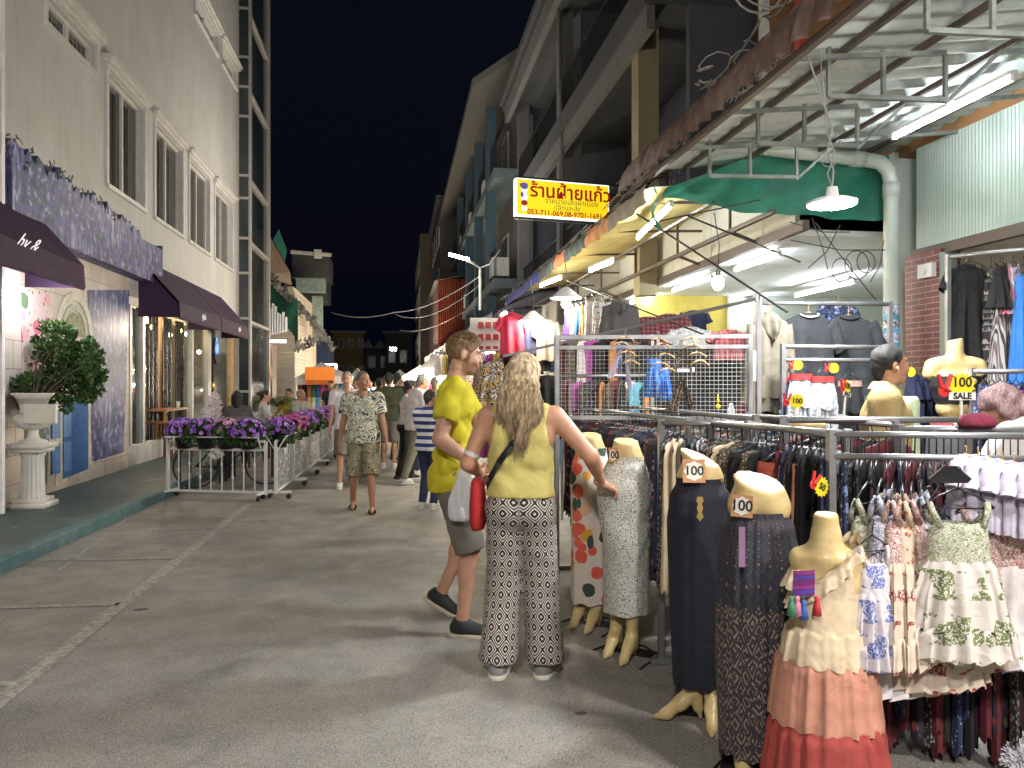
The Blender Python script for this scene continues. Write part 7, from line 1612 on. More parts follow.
q = MB(); q.bb((-.012, -.001, -.075), (.012, .001, .075)); o_ = q.build('ribbon_tag', M('mauve_ribbon', (.22, .12, .22), .6), None); o_.location = P(742, 547, 2.885); o_.rotation_euler = (0, 0, F0); tag(o_, 'mauve ribbon tag hanging on the batik skirt', 'tag')
card100('tan card reading 100 taped on the mannequin over the midnight skirt', P(694, 471, 3.47), F0 - R(4), R(-6), .10, .105); card100('tan card reading 100 on the shiny mannequin over the batik skirt', P(742, 506, 2.955), F0 - R(38), R(-8), .085, .085)
card100('small tan card reading 100 on the mannequin over the floral skirt', P(583, 452, 4.87), F0 - R(45), R(-5), .07, .08); card100('small tan card reading 100 on the mannequin over the grey skirt', P(613, 455, 4.34), F0 - R(45), R(-5), .07, .08)

# ================================================================ child bust in the tiered dress
dm = Z0(P(826, 384, 2.78)); tm = thing('bust_mannequin', 'small cream bust mannequin with a bare neck wearing the tiered dress', 'mannequin', dm, None, F0 + R(155))
S_ = SDF((-.22, -.18, .30), (.22, .18, 1.12), .008)
S_.cap((0, 0, .98), (0, .005, 1.15), .046, .040, k=.0); S_.cap((0, 0, .93), (0, 0, .99), .07, .045, k=.04); S_.cap((-.085, 0, .915), (.085, 0, .915), .042, k=.04); S_.cap((-.045, 0, .84), (.045, 0, .84), .075, k=.04, sc=(1, 1.15, 1)); S_.cap((-.03, 0, .68), (.03, 0, .68), .075, k=.04, sc=(1, 1.15, 1)); S_.cap((-.04, 0, .5), (.04, 0, .5), .09, k=.04, sc=(1, 1.1, 1)); S_.cut((0, 0, 1.083), (.0, .1, 1))
obj_np('torso', S_.mesh(), man_m, tm)
q = MB(); q.cyl((0, 0, 0), (0, 0, .5), .015); q.lathe([(.16, 0), (.16, .015), (.02, .03)], (0, 0, 0), 20); o_ = q.build('stand', steel, None, True); o_.parent = tm
dr = thing('tiered_dress', 'one-shoulder tiered dress in cream, peach and brick red with a ruffled neck', 'dress', dm, None, F0)
def tier_unused(): pass
def skirt2(name, prof, folds, amp, m_, seed, fn=None):
    rr = random.Random(seed); ph = [rr.uniform(0, 6.28) for _ in range(5)]; q = MB(); rings = []; P_ = sub(prof, 5); n = 150
    for i, (z, w_, d_, f) in enumerate(P_):
        r = []
        for j in range(n):
            a = 2 * math.pi * j / n; fm = .7 + .5 * math.sin(3 * a + ph[4]) + .35 * math.sin(5 * a + ph[3]); k_ = 1 + f * .3 * amp * math.sin(2 * a + ph[4] + 3 * z) + f * amp * fm * (math.sin(folds * a + ph[0] + .6 * z + 1.3 * math.sin(2 * a + ph[1])) * .55 + .3 * math.sin((folds + 5) * a + ph[1] - z * 2) + .25 * math.sin((folds * 2 + 3) * a + ph[2]))
            p_ = [w_ * math.cos(a) * k_, d_ * math.sin(a) * k_, z + .006 * f * math.sin(folds * a + ph[3])]; r.append(tuple(fn(p_, a, i / (len(P_) - 1)) if fn else p_))
        rings.append(r)
    q.loft(rings); o_ = q.build(name, m_, None, True); o_.parent = dr; return o_
def oneshoulder(p_, a, u):       # neckline falls from the right shoulder (viewer's) down to the left arm
    x_, y_, z_ = p_; k_ = (1 - u) ** 2; return [x_, y_, z_ + k_ * (.095 * x_ / .12 + .02)]
skirt2('bodice', [(.865, .105, .092, .25), (.80, .118, .10, .3), (.72, .125, .105, .5), (.655, .135, .112, 1)], 9, .05, creamc, 1, oneshoulder)
skirt2('ruffled_neckline', [(.895, .118, .105, 1), (.875, .11, .097, .6), (.85, .122, .11, 1), (.83, .128, .115, 1.2)], 13, .10, creamc, 2, lambda p_, a, u: [p_[0], p_[1], p_[2] + .095 * p_[0] / .12 + .02])
skirt2('cream_tier', [(.69, .128, .108, .6), (.66, .145, .12, 1), (.61, .155, .13, 1), (.56, .162, .138, 1)], 15, .055, creamc, 3, lambda p_, a, u: [p_[0], p_[1], p_[2] + .09 * (p_[0] * -.5) * u * 1.2])
skirt2('peach_tier', [(.57, .160, .136, .6), (.53, .172, .148, 1), (.44, .185, .16, 1), (.34, .195, .17, 1)], 17, .06, peach, 4, lambda p_, a, u: [p_[0], p_[1], p_[2] - .05 * p_[0]])
skirt2('red_tier', [(.35, .19, .166, .6), (.31, .205, .18, 1), (.15, .225, .2, 1), (.04, .235, .21, 1)], 19, .065, redc, 5)
q = MB()
for s_, x0 in ((1, .10),):
    q.grid(lambda a, b: V((x0 + .05 * math.cos(a * 6.28) * (.4 + .6 * b) + .02 * math.sin(a * 50) * b, .06 * math.sin(a * 6.28) * (.6 + .6 * b), .955 - .07 * b + .01 * math.sin(a * 44) * b)), 70, 5)
o_ = q.build('shoulder_frill', creamc, None, True); o_.parent = dr; q = MB()
q.grid(lambda a, b: V((-.115 + .035 * math.cos(a * 6.28) * (.4 + .6 * b) + .012 * math.sin(a * 40) * b, .05 * math.sin(a * 6.28) * (.6 + .6 * b), .885 - .06 * b + .01 * math.sin(a * 38) * b)), 60, 5); o_ = q.build('shoulder_frill', creamc, None, True); o_.parent = dr
bb_ = thing('tasselled_band', 'purple woven arm band with green, pink, blue and red tassels on the tiered dress', 'band', P(804, 583, 2.68), None, F0 + R(12))
q = MB(); q.grid(lambda a, b: V((-.042 + .084 * a, -.01 * math.sin(a * 3.14), .045 - .09 * b)), 12, 2); o_ = q.build('woven_band', PATT('woven_band_cloth', 'band', [(.10, .01, .10), (.03, .04, .30), (.22, .02, .16), (.04, .03, .08)], 60), None, True); o_.parent = bb_
for i, (x_, z_, c_) in enumerate(((-.06, -.07, 'goods_green'), (-.038, -.07, 'goods_pink'), (-.012, -.085, 'goods_blue'), (.038, -.075, 'goods_red'))):
    q = MB(); q.tube([(x_ * .7, -.01, -.04), (x_, -.015, z_ + .025)], .002, 4); q.lathe([(.002, .032), (.009, .026), (.006, .018), (.010, .005), (.015, -.035), (.001, -.035)], (x_, -.018, z_), 16, 8, .12); o_ = q.build('tassel', MATS[c_], None, True); o_.parent = bb_

# ================================================================ racks
def rack(label, a, b, z, foot=True, rails=1, posts=2, r=.016, zlow=None, m_=None):
    a, b = V(a), V(b); a.z = b.z = 0; t_ = thing('clothes_rack', label, 'clothes rack', (a + b) / 2, 'steel clothes racks'); m_ = m_ or steel; d = (b - a).normalized(); n_ = V((-d.y, d.x, 0))
    for k_ in range(rails): q = MB(); q.cyl(a + V((0, 0, z - .09 * k_)), b + V((0, 0, z - .09 * k_)), r, n=10); q.build('rail', m_, t_, True)
    for k_ in range(posts):
        c_ = a.lerp(b, k_ / (posts - 1)); q = MB(); q.bar(c_, c_ + V((0, 0, z + .02)), .03); q.build('post', m_, t_)
        if foot: q = MB(); q.bar(c_ - n_ * .22 + V((0, 0, .02)), c_ + n_ * .22 + V((0, 0, .02)), .03); q.bar(c_ - n_ * .22, c_ - n_ * .22 + V((0, 0, .04)), .032); q.build('foot_bar', m_, t_)
    return t_
rA = (V((1.60, 4.10, 0)), V((1.52, 6.3, 0))); rB = (V((1.92, 3.08, 0)), V((1.68, 3.98, 0))); rA2 = (V((1.95, 4.0, 0)), V((1.85, 6.3, 0))); rB2 = (V((2.3, 3.3, 0)), V((2.05, 4.3, 0)))
rack('steel rack behind the floral and grey skirts', *rA, 1.345, rails=2); rack('steel rack behind the midnight and batik skirts', *rB, 1.335, rails=2); rack('inner steel rack under the wire grid', *rA2, 1.36, False); rack('inner steel rack behind the rust trousers', *rB2, 1.36, False)
crossA = rack('low cross rack between the two street racks', P(661, 0, 4.28), P(748, 0, 4.1), 1.335, False)
crossB = rack('cross rack between the batik skirt and the front post', P(748, 0, 4.0), P(831, 0, 3.2), 1.34, False)
def rowname2(i, n): return ordw[i] if i < 12 else '%s' % ('thirteenth fourteenth fifteenth sixteenth seventeenth eighteenth nineteenth twentieth'.split() + ['twenty-' + w_ for w_ in ordw[:9]] + ['thirtieth'])[i - 12]
def fill(a, b, z, n, mats, where, seed, rz0=None, kind='slim', jit=.12, sc=(1, 1, 1), zj=.0):
    rr = random.Random(seed); a, b = V(a), V(b); d = (b - a); rz0 = math.atan2(d.y, d.x) + R(90) if rz0 is None else rz0
    for i in range(n):
        u = (i + .5) / n; p_ = a.lerp(b, u); p_.z = z; nm, m_ = mats[rr.randrange(len(mats))] if len(mats) > 1 else mats[0]
        s_ = rr.uniform(.92, 1.06); hang(kind, p_, rz0 + rr.uniform(-jit, jit), m_, '%s garment %s on %s' % (nm, 'hung ' + rowname(i, n), where), 'garments packed on the racks', (sc[0] * s_, sc[1] * rr.uniform(.8, 1.2), sc[2] * rr.uniform(.92, 1.06)))
D1 = [('dark floral', dkflor), ('dark floral', dkflor), ('dark speckled', dkfine), ('dark floral', dkflor), ('brown printed', brfine), ('maroon', maroon), ('navy', nvy)]
D2 = [('ticking striped', strp), ('black', blk), ('brown printed', brfine), ('dark speckled', dkfine), ('dark floral', dkflor), ('cream', creamc)]
D3 = [('black', blk), ('maroon', maroon), ('dark speckled', dkfine), ('navy floral', blfine), ('ethnic banded', ethn)]
fill(*rA, 1.345, 30, D1, 'the rack behind the floral and grey skirts', 1, sc=(.85, 1, 1)); fill(*rB, 1.335, 16, D2, 'the rack behind the midnight and batik skirts', 2, sc=(.85, 1, 1))
fill(*rA2, 1.36, 20, D1, 'the inner rack under the wire grid', 3); fill(*rB2, 1.36, 12, D3, 'the inner rack behind the rust trousers', 4)
cA = (P(664, 0, 4.28), P(745, 0, 4.1)); fill(*cA, 1.335, 12, [('ticking striped', strp), ('brown printed', brfine), ('grey', greyc), ('black', blk), ('dark speckled', dkfine), ('cream', creamc)], 'the low cross rack beside the midnight skirt', 5, F0 + R(66), sc=(.8, 1, .95))
cB = (P(752, 0, 3.95), P(828, 0, 3.25)); fill(*cB, 1.34, 12, [('black', blk), ('maroon', maroon), ('navy', nvy)], 'the cross rack right of the batik skirt', 6, F0 + R(60), sc=(.8, 1, .95))
hang('trousers', P(778, 437, 3.55), F0 + R(18), rust_c, 'rust red trousers facing out between the batik skirt and the front post', None, (.75, 1, .85)); hang('trousers', P(797, 437, 3.5), F0 + R(65), coralc, 'coral trousers edge-on beside the rust red pair', None, (.7, 1, .85))
# wire grid panel on the rack
ga, gb = P(557, 384, 5.3), P(750, 384, 5.15); gp = thing('wire_grid_panel', 'welded white wire grid panel in a steel frame standing over the racks', 'grid panel', (ga + gb) / 2)
z0, z1 = 1.32, 1.80; gx = (gb - ga); gd = gx.normalized(); q = MB()
for i in range(1, 44): c_ = ga + gx * i / 44; q.cyl((c_.x, c_.y, z0), (c_.x, c_.y, z1), .0017, n=4, cap=False)
for i in range(1, 17): z_ = z0 + (z1 - z0) * i / 17; q.cyl((ga.x, ga.y, z_), (gb.x, gb.y, z_), .0017, n=4, cap=False)
q.build('wire_mesh', M('grid_white_wire', (.38, .38, .36), .4, .2), gp)
q = MB()
for z_ in (z0, z1, z1 + .07): q.bar((ga.x, ga.y, z_), (gb.x, gb.y, z_), .026)
for c_ in (ga, gb): q.bar((c_.x, c_.y, 0), (c_.x, c_.y, z1 + .085), .028)
c_ = ga + gx * .53; q.bar((c_.x, c_.y, z1), (c_.x, c_.y, z1 + .07), .02); q.build('frame', steel, gp)
q = MB(); q.bar(P(504, 356, 7.4), P(757, 299, 5.1), .022); q.build('slanting_bar', steel, gp); q = MB(); q.bar((gb.x + .06, gb.y, 0), (gb.x + .06, gb.y, 2.15), .03); q.build('tall_post', steel, gp)
q = MB(); q.bb(P(753, 384, 5.1) + V((-.008, -.02, .02)), P(753, 384, 5.1) + V((.012, -.012, .22))); q.build('price_strip', trim, gp)
# empty wooden hangers on the grid and pieces hung on it
def empty_hanger(px, py, d, label, sc=1.0):
    t_ = thing('wooden_hanger', label, 'hanger', P(px, py, d), 'empty wooden hangers on the wire grid', F0); q = MB(); hang_hook(q); o_ = q.build('hook', steel, None, True); o_.parent = t_; q = MB()
    for s_ in (-1, 1): q.tube([(0, 0, -.075), (s_ * .06, .003, -.09), (s_ * .12, .01, -.135)], .010, 6, .008)
    o_ = q.build('arms', M('hanger_wood', (.48, .30, .13), .45), None, True); o_.parent = t_; t_.scale = (sc,) * 3; return t_
h0_ = None
for i, (px, py) in enumerate(((621, 336), (627, 345), (630, 354), (662, 337), (665, 347), (660, 356), (668, 362), (693, 338), (697, 346), (700, 354), (690, 331), (658, 332), (625, 330))):
    lb_ = 'small empty wooden hanger on the wire grid, %s of the thirteen' % ordw[i] if i < 12 else 'small empty wooden hanger on the wire grid, last of the thirteen'
    if h0_ is None: h0_ = empty_hanger(px, py, 5.15, lb_, .55)
    else: dup(h0_, P(px, py, 5.15), F0 + rr.uniform(-.3, .3), lb_)
hang('longdress', P(654, 352, 5.55), F0, bluec, 'narrow bright blue dress hanging behind the wire grid', None, (.34, .8, .26)); hang('longdress', P(664, 362, 5.55), F0 + .2, bluec, 'second narrow blue dress partly behind the first one', None, (.24, .8, .22))
def scarf(px0, py0, px1, py1, d, w_, m_, label):
    a, b = P(px0, py0, d), P(px1, py1, d); q = MB(); q.grid(lambda u, v_: a.lerp(b, v_) + V(((u - .5) * w_ * (.35 + .65 * v_), .015 * math.sin(u * 14) - .01, .0)), 14, 8); tag(q.build('hanging_scarf', m_, None, True, base=a), label, 'scarf', 'scarves clipped on the wire grid')
scarf(681, 380, 672, 412, 5.2, .09, brfine, 'pale brown scarf fanning left under the white clip'); scarf(683, 380, 692, 412, 5.2, .05, brfine, 'pale brown scarf fanning right under the white clip'); scarf(680, 350, 674, 372, 5.22, .06, brfine, 'upper pale brown scarf left of the clip'); scarf(685, 350, 688, 370, 5.22, .03, brfine, 'upper thin scarf right of the clip'); scarf(620, 350, 610, 378, 5.22, .05, lilac, 'lilac scarf at the left of the wire grid'); scarf(626, 362, 630, 388, 5.22, .04, lilac, 'short lilac scarf beside the left hangers')
q = MB(); q.bb(P(676, 371, 5.16) + V((0, 0, -.006)), P(690, 370, 5.14) + V((.0, .01, .008))); q.bb(P(692, 370.5, 5.16) + V((0, 0, -.008)), P(695, 368.5, 5.14) + V((0, .01, .008))); tag(q.build('white_clip', trim, None, base=P(683, 371, 5.15)), 'white clip holding the pale brown scarves on the grid', 'clip')
q = MB(); c_ = P(718, 405, 5.12); q.tube([c_, c_ + V((0, 0, .07))], .005, 6); q.ball(c_ - V((0, 0, .01)), (.017, .01, .017), 10, 8); q.ball(c_ + V((0, 0, .03)), (.010, .006, .016), 8, 6); tag(q.build('yellow_charm', M('yellow_plastic', (.65, .42, .02), .4), None, True, base=c_), 'small yellow plastic charm hooked on the lower right of the wire grid', 'charm')
# dark stock board and goods behind the grid
q = MB(); a, b = P(640, 384, 6.9), P(756, 384, 6.6); q.add([(a.x, a.y, .1), (b.x, b.y, .1), (b.x, b.y, 1.86), (a.x, a.y, 1.86), (a.x, a.y + .04, .1), (b.x, b.y + .04, .1), (b.x, b.y + .04, 1.86), (a.x, a.y + .04, 1.86)], [(0, 1, 2, 3), (7, 6, 5, 4), (3, 2, 6, 7), (0, 3, 7, 4), (1, 5, 6, 2)]); tag(q.build('black_display_board', CLOTH('black_felt', (.012, .012, .013)), None, base=a.lerp(b, .5)), 'tall black display board behind the right half of the wire grid', 'board')
mix = [('brown', cm[6]), ('teal', cm[5]), ('plum', cm[7]), ('white', whitec), ('grey', greyc), ('brown printed', brfine), ('navy floral', blfine), ('maroon', maroon), ('black', blk), ('olive', olive), ('taupe', taupe), ('dark floral', dkflor)]
fill(P(562, 0, 6.6), P(650, 0, 6.6), 1.62, 12, mix, 'the middle row behind the wire grid', 11, F0 + R(50), jit=.5, sc=(.7, 1, .6))
fill(P(560, 0, 7.3), P(650, 0, 7.3), 2.0, 9, mix, 'the upper row behind the wire grid', 12, F0 + R(40), jit=.6, sc=(.7, 1, .5))
fill(V((3.0, 5.2, 0)), V((3.0, 9, 0)), 1.5, 22, mix, 'the back rail in the hall', 13, sc=(1, 1, 1))
rack('long rail for the middle row of goods behind the wire grid', P(556, 0, 6.6), P(652, 0, 6.6), 1.62, False); rack('long rail for the upper row of goods behind the wire grid', P(556, 0, 7.3), P(652, 0, 7.3), 2.0, False); rack('back rail of garments in the hall', (3.0, 5.1, 0), (3.0, 9.1, 0), 1.5, False)
# things hung high
hang('tee', P(512, 308, 9.4), F0, crims, 'crimson polo shirt hung high in the stall behind the couple', None, (.62, 1, .78)); hang('tee', P(530, 312, 9.6), F0 + .1, nvy, 'navy t-shirt beside the crimson polo', None, (.62, 1, .72)); hang('tee', P(547, 314, 9.5), F0, taupe, 'taupe top hanging left of the wire grid, below the cone lamp', None, (.55, 1, .8))
hang('longdress', P(569, 300, 8.4), F0, CLOTH('violet_cotton', (.10, .05, .32)), 'violet cloth hanging beside the cone-shaded bulb', None, (.35, 1, .5)); hang('longdress', P(575, 299, 8.3), F0 + .3, coralc, 'coral cloth hanging beside the violet one', None, (.3, 1, .5)); hang('longdress', P(579, 298, 8.2), F0, bluec, 'bright blue cloth hanging left of the white dresses', None, (.28, 1, .5)); hang('longdress', P(585, 296, 8.1), F0 + .2, orngc, 'orange cloth left of the white dresses', None, (.35, 1, .55))
embr = PATT('embroidered_white', 'floral', [(.68, .66, .64), (.12, .05, .08), (.66, .62, .6), (.35, .1, .1), (.1, .1, .12)], 26)
for i, (px, m_, n_) in enumerate(((591, whitec, 'plain white'), (599, embr, 'white embroidered'), (606, embr, 'white flower-embroidered'))): hang('dress', P(px, 289, 8 - .1 * i), F0 + .25 * i - .2, m_, '%s long blouse hung under the canopy, left of the grey hooded top' % n_, None, (.45, 1, .72))
hang('hoodie', P(620, 296, 7.5), F0, greyc, 'grey hooded top hung beside the white blouses', None, (.68, 1, .72)); hang('tee', P(648, 312, 8), F0 + .1, check, 'maroon checked shirt, left one of the pair', None, (.75, 1, .62)); hang('tee', P(669, 309, 8), F0 - .1, check, 'maroon checked shirt, right one of the pair', None, (.75, 1, .66)); hang('tee', P(694, 307, 8.6), F0, nvy, 'navy shirt against the yellow board', None, (.6, 1, .5)); hang('tee', P(690, 323, 7.2), F0, news, 'pale grey checked shirt below the navy one', None, (.72, 1, .5)); hang('tee', P(729, 326, 6.4), F0 + .2, check, 'small maroon patterned shirt right of the pale grey one', None, (.6, 1, .4))
hang('hoodie', P(770, 304, 5.4), F0, olive, 'olive hooded sweater hanging right of the wire grid', None, (.62, 1, 1.0)); hang('shorts', P(772, 380, 5.5), F0, olive, 'olive trousers below the olive hooded sweater', None, (.8, 1, .5))
hang('tee', P(808, 303, 5.5), F0, charc, 'charcoal t-shirt with a pale neckline, left of the two by the pipe', None, (.80, 1, .95), {'collar': whitec}); hang('tee', P(848, 306, 5.6), F0 - .08, charc, 'charcoal t-shirt, right of the two by the pipe', None, (.80, 1, .9))
hang('tee', P(838, 296, 6.1), F0 + .5, blfine, 'blue and white printed shirt behind the charcoal t-shirts', None, (.8, 1, .6))
rack('high rail holding the charcoal t-shirts', P(757, 0, 5.5), P(890, 0, 5.6), 2.13, False); rack('rail with the newsprint shorts', P(783, 0, 5.15), P(885, 0, 5.25), 1.80, False, rails=2)
wb = {'waistband': CLOTH('red_waistband', (.34, .03, .03))}
hang('shorts', P(801, 355, 5.1), F0, news, 'newsprint shorts with a red waistband, left of the pair', None, (.52, 1, .95), wb); hang('shorts', P(823, 357, 5.05), F0, news, 'newsprint shorts with a red waistband, right of the pair', None, (.52, 1, .95), wb); hang('shorts', P(789, 358, 5.2), F0 + .9, blfine, 'navy printed shorts edge-on at the left of the newsprint pair', None, (.5, 1, .95), wb)
hang('shorts', P(850, 362, 5.2), F0, blk, 'black shorts with a beige top band behind the tan jacket', None, (.55, 1, .95), {'waistband': taupe})
for i, px in enumerate((913, 921, 929)): hang('trousers', P(px, 362, 5.6 + .1 * i), F0 + .3, nvy, 'navy trousers hanging right of the jacket man, %s of three' % ordw[i], None, (.35, 1, .75))
for i, px in enumerate((984, 992, 1000, 1008, 1016)): hang('trousers', P(px, 372, 4.9), F0 + .5, blfine, 'navy floral trousers on the right back rail, %s of five' % ordw[i], None, (.4, 1, .6))
rack('right back rail with the navy floral trousers', P(972, 0, 4.9), P(1060, 0, 4.8), 1.63, False)
fill(P(985, 0, 4.6), P(1050, 0, 4.6), 1.56, 8, [('black', blk), ('plum', cm[7]), ('navy floral', blfine)], 'the rail below the white vendor', 31, F0 + R(40), sc=(.7, 1, .55))
# near shop doorway stock
hang('longdress', P(971, 254, 5.75), F0, blk, 'long black dress hanging in the near shop doorway', None, (.72, 1, .66)); hang('tee', P(966, 257, 5.8), F0 + .1, blk, 'black short-sleeved shirt behind the long black dress', None, (.62, 1, .72))
hang('longdress', P(991, 258, 5.7), F0 + .4, ethn, 'black and cream patterned dress right of the long black one', None, (.4, 1, .82)); hang('longdress', P(1003, 258, 5.6), F0 + .3, strp, 'striped patterned dress in the near shop doorway', None, (.42, 1, .80)); hang('dress', P(1000, 257, 5.4), F0 + .3, blk, 'small black top in front of the patterned dresses', None, (.35, 1, .36)); hang('dress', P(1013, 257, 5.4), F0 + .2, PATT('pink_edge', 'stripe', [(.25, .25, .26), (.6, .08, .22), (.25, .25, .26), (.5, .5, .5), 'x'], 20), 'grey dress with hot pink edging at the doorway', None, (.32, 1, .4)); hang('longdress', P(1024, 257, 5.3), F0, bluec, 'bright blue dress at the right edge of the doorway', None, (.4, 1, .7))
rack('rail across the near shop doorway', P(948, 0, 5.75), P(1060, 0, 5.3), 2.50, False)
# bust with the black bandeau
bp = P(955, 384, 5.0); bm_ = thing('torso_mannequin', 'cream torso mannequin with a black bandeau in front of the brick pier', 'mannequin', Z0(bp), None, F0 + R(170)); S_ = SDF((-.25, -.2, .9), (.25, .2, 1.9), .01)
S_.cap((0, 0, 1.74), (0, .0, 1.86), .05, .045, k=.0); S_.cap((-.09, 0, 1.68), (.09, 0, 1.68), .05, k=.04); S_.cap((-.055, 0, 1.55), (.055, 0, 1.55), .09, k=.05, sc=(1, 1.1, 1)); S_.cap((-.04, 0, 1.4), (.04, 0, 1.4), .075, k=.05); S_.cap((-.06, 0, 1.2), (.06, 0, 1.2), .10, k=.05)
for q_ in (-1, 1): S_.ell((q_ * .055, .07, 1.56), (.05, .05, .05), k=.03); S_.cap((q_ * .14, 0, 1.67), (q_ * .155, 0, 1.62), .045, .042, k=.03)
S_.cut((0, 0, 1.84), (.2, 0, 1)); obj_np('torso', S_.mesh(), man_m, bm_); q = MB(); q.cyl((0, 0, 0), (0, 0, 1.2), .018); q.lathe([(.16, 0), (.02, .03)], (0, 0, 0), 16); o_ = q.build('stand', steel, None); o_.parent = bm_
skirt('black_bandeau', 'black bandeau stretched round the cream torso mannequin', Z0(bp), F0, [(1.60, .155, .125, 0), (1.54, .158, .135, .2), (1.47, .135, .11, .1), (1.43, .122, .10, .1)], 5, .02, blk, 2, waist=False); skirt('grey_shorts_display', 'grey shorts with a red waistband on the cream torso mannequin', Z0(bp), F0, [(1.30, .14, .12, 0), (1.2, .17, .15, .2), (1.0, .18, .16, .4)], 5, .05, greyc, 2, waist=False)
skirt('red_waist_wrap', 'bright red waistband above the grey shorts on the torso mannequin', Z0(bp), F0, [(1.335, .142, .122, 0), (1.30, .148, .126, 0), (1.275, .152, .13, 0)], 5, .02, MATS['red_waistband'], 2, waist=False)
# ---------------------------------------------------------------- front right rack with child frocks
fa_, fb_ = P(831, 0, 3.15), P(1075, 0, 3.0); rack('heavy front rack of child frocks on the right', fa_, fb_, 1.345, True, rails=2, r=.014)
rack('second rail of the front rack, above the frocks', P(784, 0, 3.75), P(968, 0, 3.75), 1.375, False); rack('upper rail over the white frocks', P(900, 0, 3.4), P(1090, 0, 3.35), 1.35, False)
bodg = {'bodice': grnpr, 'ruffle': grnpr, 'skirt': creamc}
sk_gr = PATT('white_green_motif', 'motif', [(.58, .53, .49), (.13, .17, .06)], 13); sk_rd = PATT('cream_maroon_motif', 'motif', [(.54, .45, .36), (.22, .03, .04)], 15); sk_bl = PATT('white_blue_motif', 'motif', [(.58, .53, .56), (.10, .15, .42)], 13)
hang('frock', P(958, 468, 2.72), F0 - .05, sk_gr, 'white child frock with green leaf print bodice facing out at the front', None, (.95, 1, .93), {'bodice': grnpr, 'skirt': sk_gr, 'ruffle': sk_gr})
hang('frock', P(930, 488, 2.86), F0 + .1, sk_rd, 'cream frock with a maroon border hanging lower behind the green one', None, (1.05, 1, 1.02), {'bodice': redpr, 'skirt': creamc, 'ruffle': sk_rd})
for i, (px, py, d, rz_, bo, sk__, n_) in enumerate(((868, 462, 2.9, .75, grnpr, creamc, 'olive print and cream'), (882, 458, 2.86, .95, blupr, sk_bl, 'blue print and white'), (893, 462, 2.84, 1.05, redpr, sk_rd, 'maroon print and cream'), (903, 463, 2.85, 1.1, PATT('orange_block_print', 'fine', [(.6, .45, .32), (.35, .1, .05), (.62, .5, .4)], 50), sk_rd, 'orange print and cream'), (912, 462, 2.9, 1.05, redpr, sk_rd, 'red vine print'), (922, 460, 2.95, 1.0, blupr, sk_bl, 'violet print'))):
    hang('frock', P(px, py, d), F0 + rz_, sk__, '%s frock turned edge-on, %s left of the green frock' % (n_, ordw[5 - i]), 'frocks on the front rack', (1, 1, 1.0), {'bodice': bo, 'skirt': sk__, 'ruffle': sk__})
hang('frock', P(872, 520, 2.74), F0 + .2, sk_bl, 'white ruffled frock with blue motifs beside the tiered dress', None, (.55, .9, .72), {'bodice': sk_bl, 'skirt': sk_bl, 'ruffle': sk_bl})
for i, (px, py, d, rz_, bo, sk__, n_) in enumerate(((985, 470, 2.86, .25, redpr, sk_rd, 'white and pink print'), (1003, 473, 2.92, .5, whitec, sk_bl, 'plain white with blue print'), (1020, 470, 2.86, .15, redpr, whitec, 'pink bodice and white'), (940, 466, 3.0, .7, blupr, whitec, 'lilac bodice and white'), (970, 462, 3.02, .8, grnpr, creamc, 'pale olive and cream'), (918, 500, 2.95, .4, redpr, creamc, 'low cream and rose'), (895, 500, 2.92, .5, grnpr, whitec, 'low white and olive'))):
    hang('frock', P(px, py, d), F0 + rz_, sk__, '%s frock, %s of those behind and right of the green frock' % (n_, ordw[i]), 'frocks on the front rack', (1, 1, 1.0), {'bodice': bo, 'skirt': sk__, 'ruffle': sk__})
for i in range(7): hang('tee', P(966 + 12 * i, 446 + 2 * i, 2.92 - .02 * i), F0 + .75 + .1 * (i % 3), lilac, 'white and lilac embroidered blouse fanned out on the front rack, %s from the left' % ordw[i], 'white blouses on the front rack', (.5, .8, .4))
eleph = PATT('pink_elephant_band', 'band', [(.60, .52, .55), (.50, .06, .20), (.62, .5, .55), (.52, .12, .26)], 14)
t = NT('pink_motif_cloth'); o = t.co(); v_ = t.vor(t.co(scale=(1, 0, 1)), 10, rand=.5); d_3 = t.math('ADD', v_.outputs['Distance'], t.math('MULTIPLY', t.noise(o, 20, 3), .3)); rg = t.math('FRACT', t.math('MULTIPLY', d_3, 5)); inn = t.mix(t.math('MULTIPLY', t.math('GREATER_THAN', rg, .5), t.math('GREATER_THAN', t.noise(o, 90, 2), .45)), (.62, .50, .54), (.46, .10, .22)); t.color(t.mix(t.math('LESS_THAN', d_3, .6), (.64, .56, .58), inn)); t.set(Roughness=.8); pinkm = t.m
hang('slim', P(1004, 462, 2.95), F0 + .12, MATS['pink_motif_cloth'], 'white cloth with large magenta animal and paisley motifs at the right edge', None, (1.15, 1.2, .78)); hang('slim', P(1032, 462, 2.9), F0 + .1, MATS['pink_motif_cloth'], 'second magenta motif cloth cut by the picture edge', None, (1.1, 1.2, .8))
fill(P(840, 0, 3.3), P(1060, 0, 3.15), 1.34, 30, [('maroon', maroon), ('black', blk), ('dark speckled', dkfine), ('navy floral', blfine), ('dark floral', dkflor)], 'the rail behind the frocks', 41, F0 + R(55), sc=(.75, 1, 1.36), jit=.25)
q = MB(); q.prism([(-.075, -.02), (-.05, .0), (-.02, .025), (.02, .025), (.05, 0), (.075, -.02), (.06, -.035), (-.06, -.035)], lambda a, b, t_: V((a, t_, b)), -.004, .004); o_ = q.build('plastic_hanger_bar', black_pl, None); o_.location = P(950, 473, 2.70); o_.rotation_euler = (0, 0, F0); tag(o_, 'broad black plastic hanger top above the green frock', 'hanger')
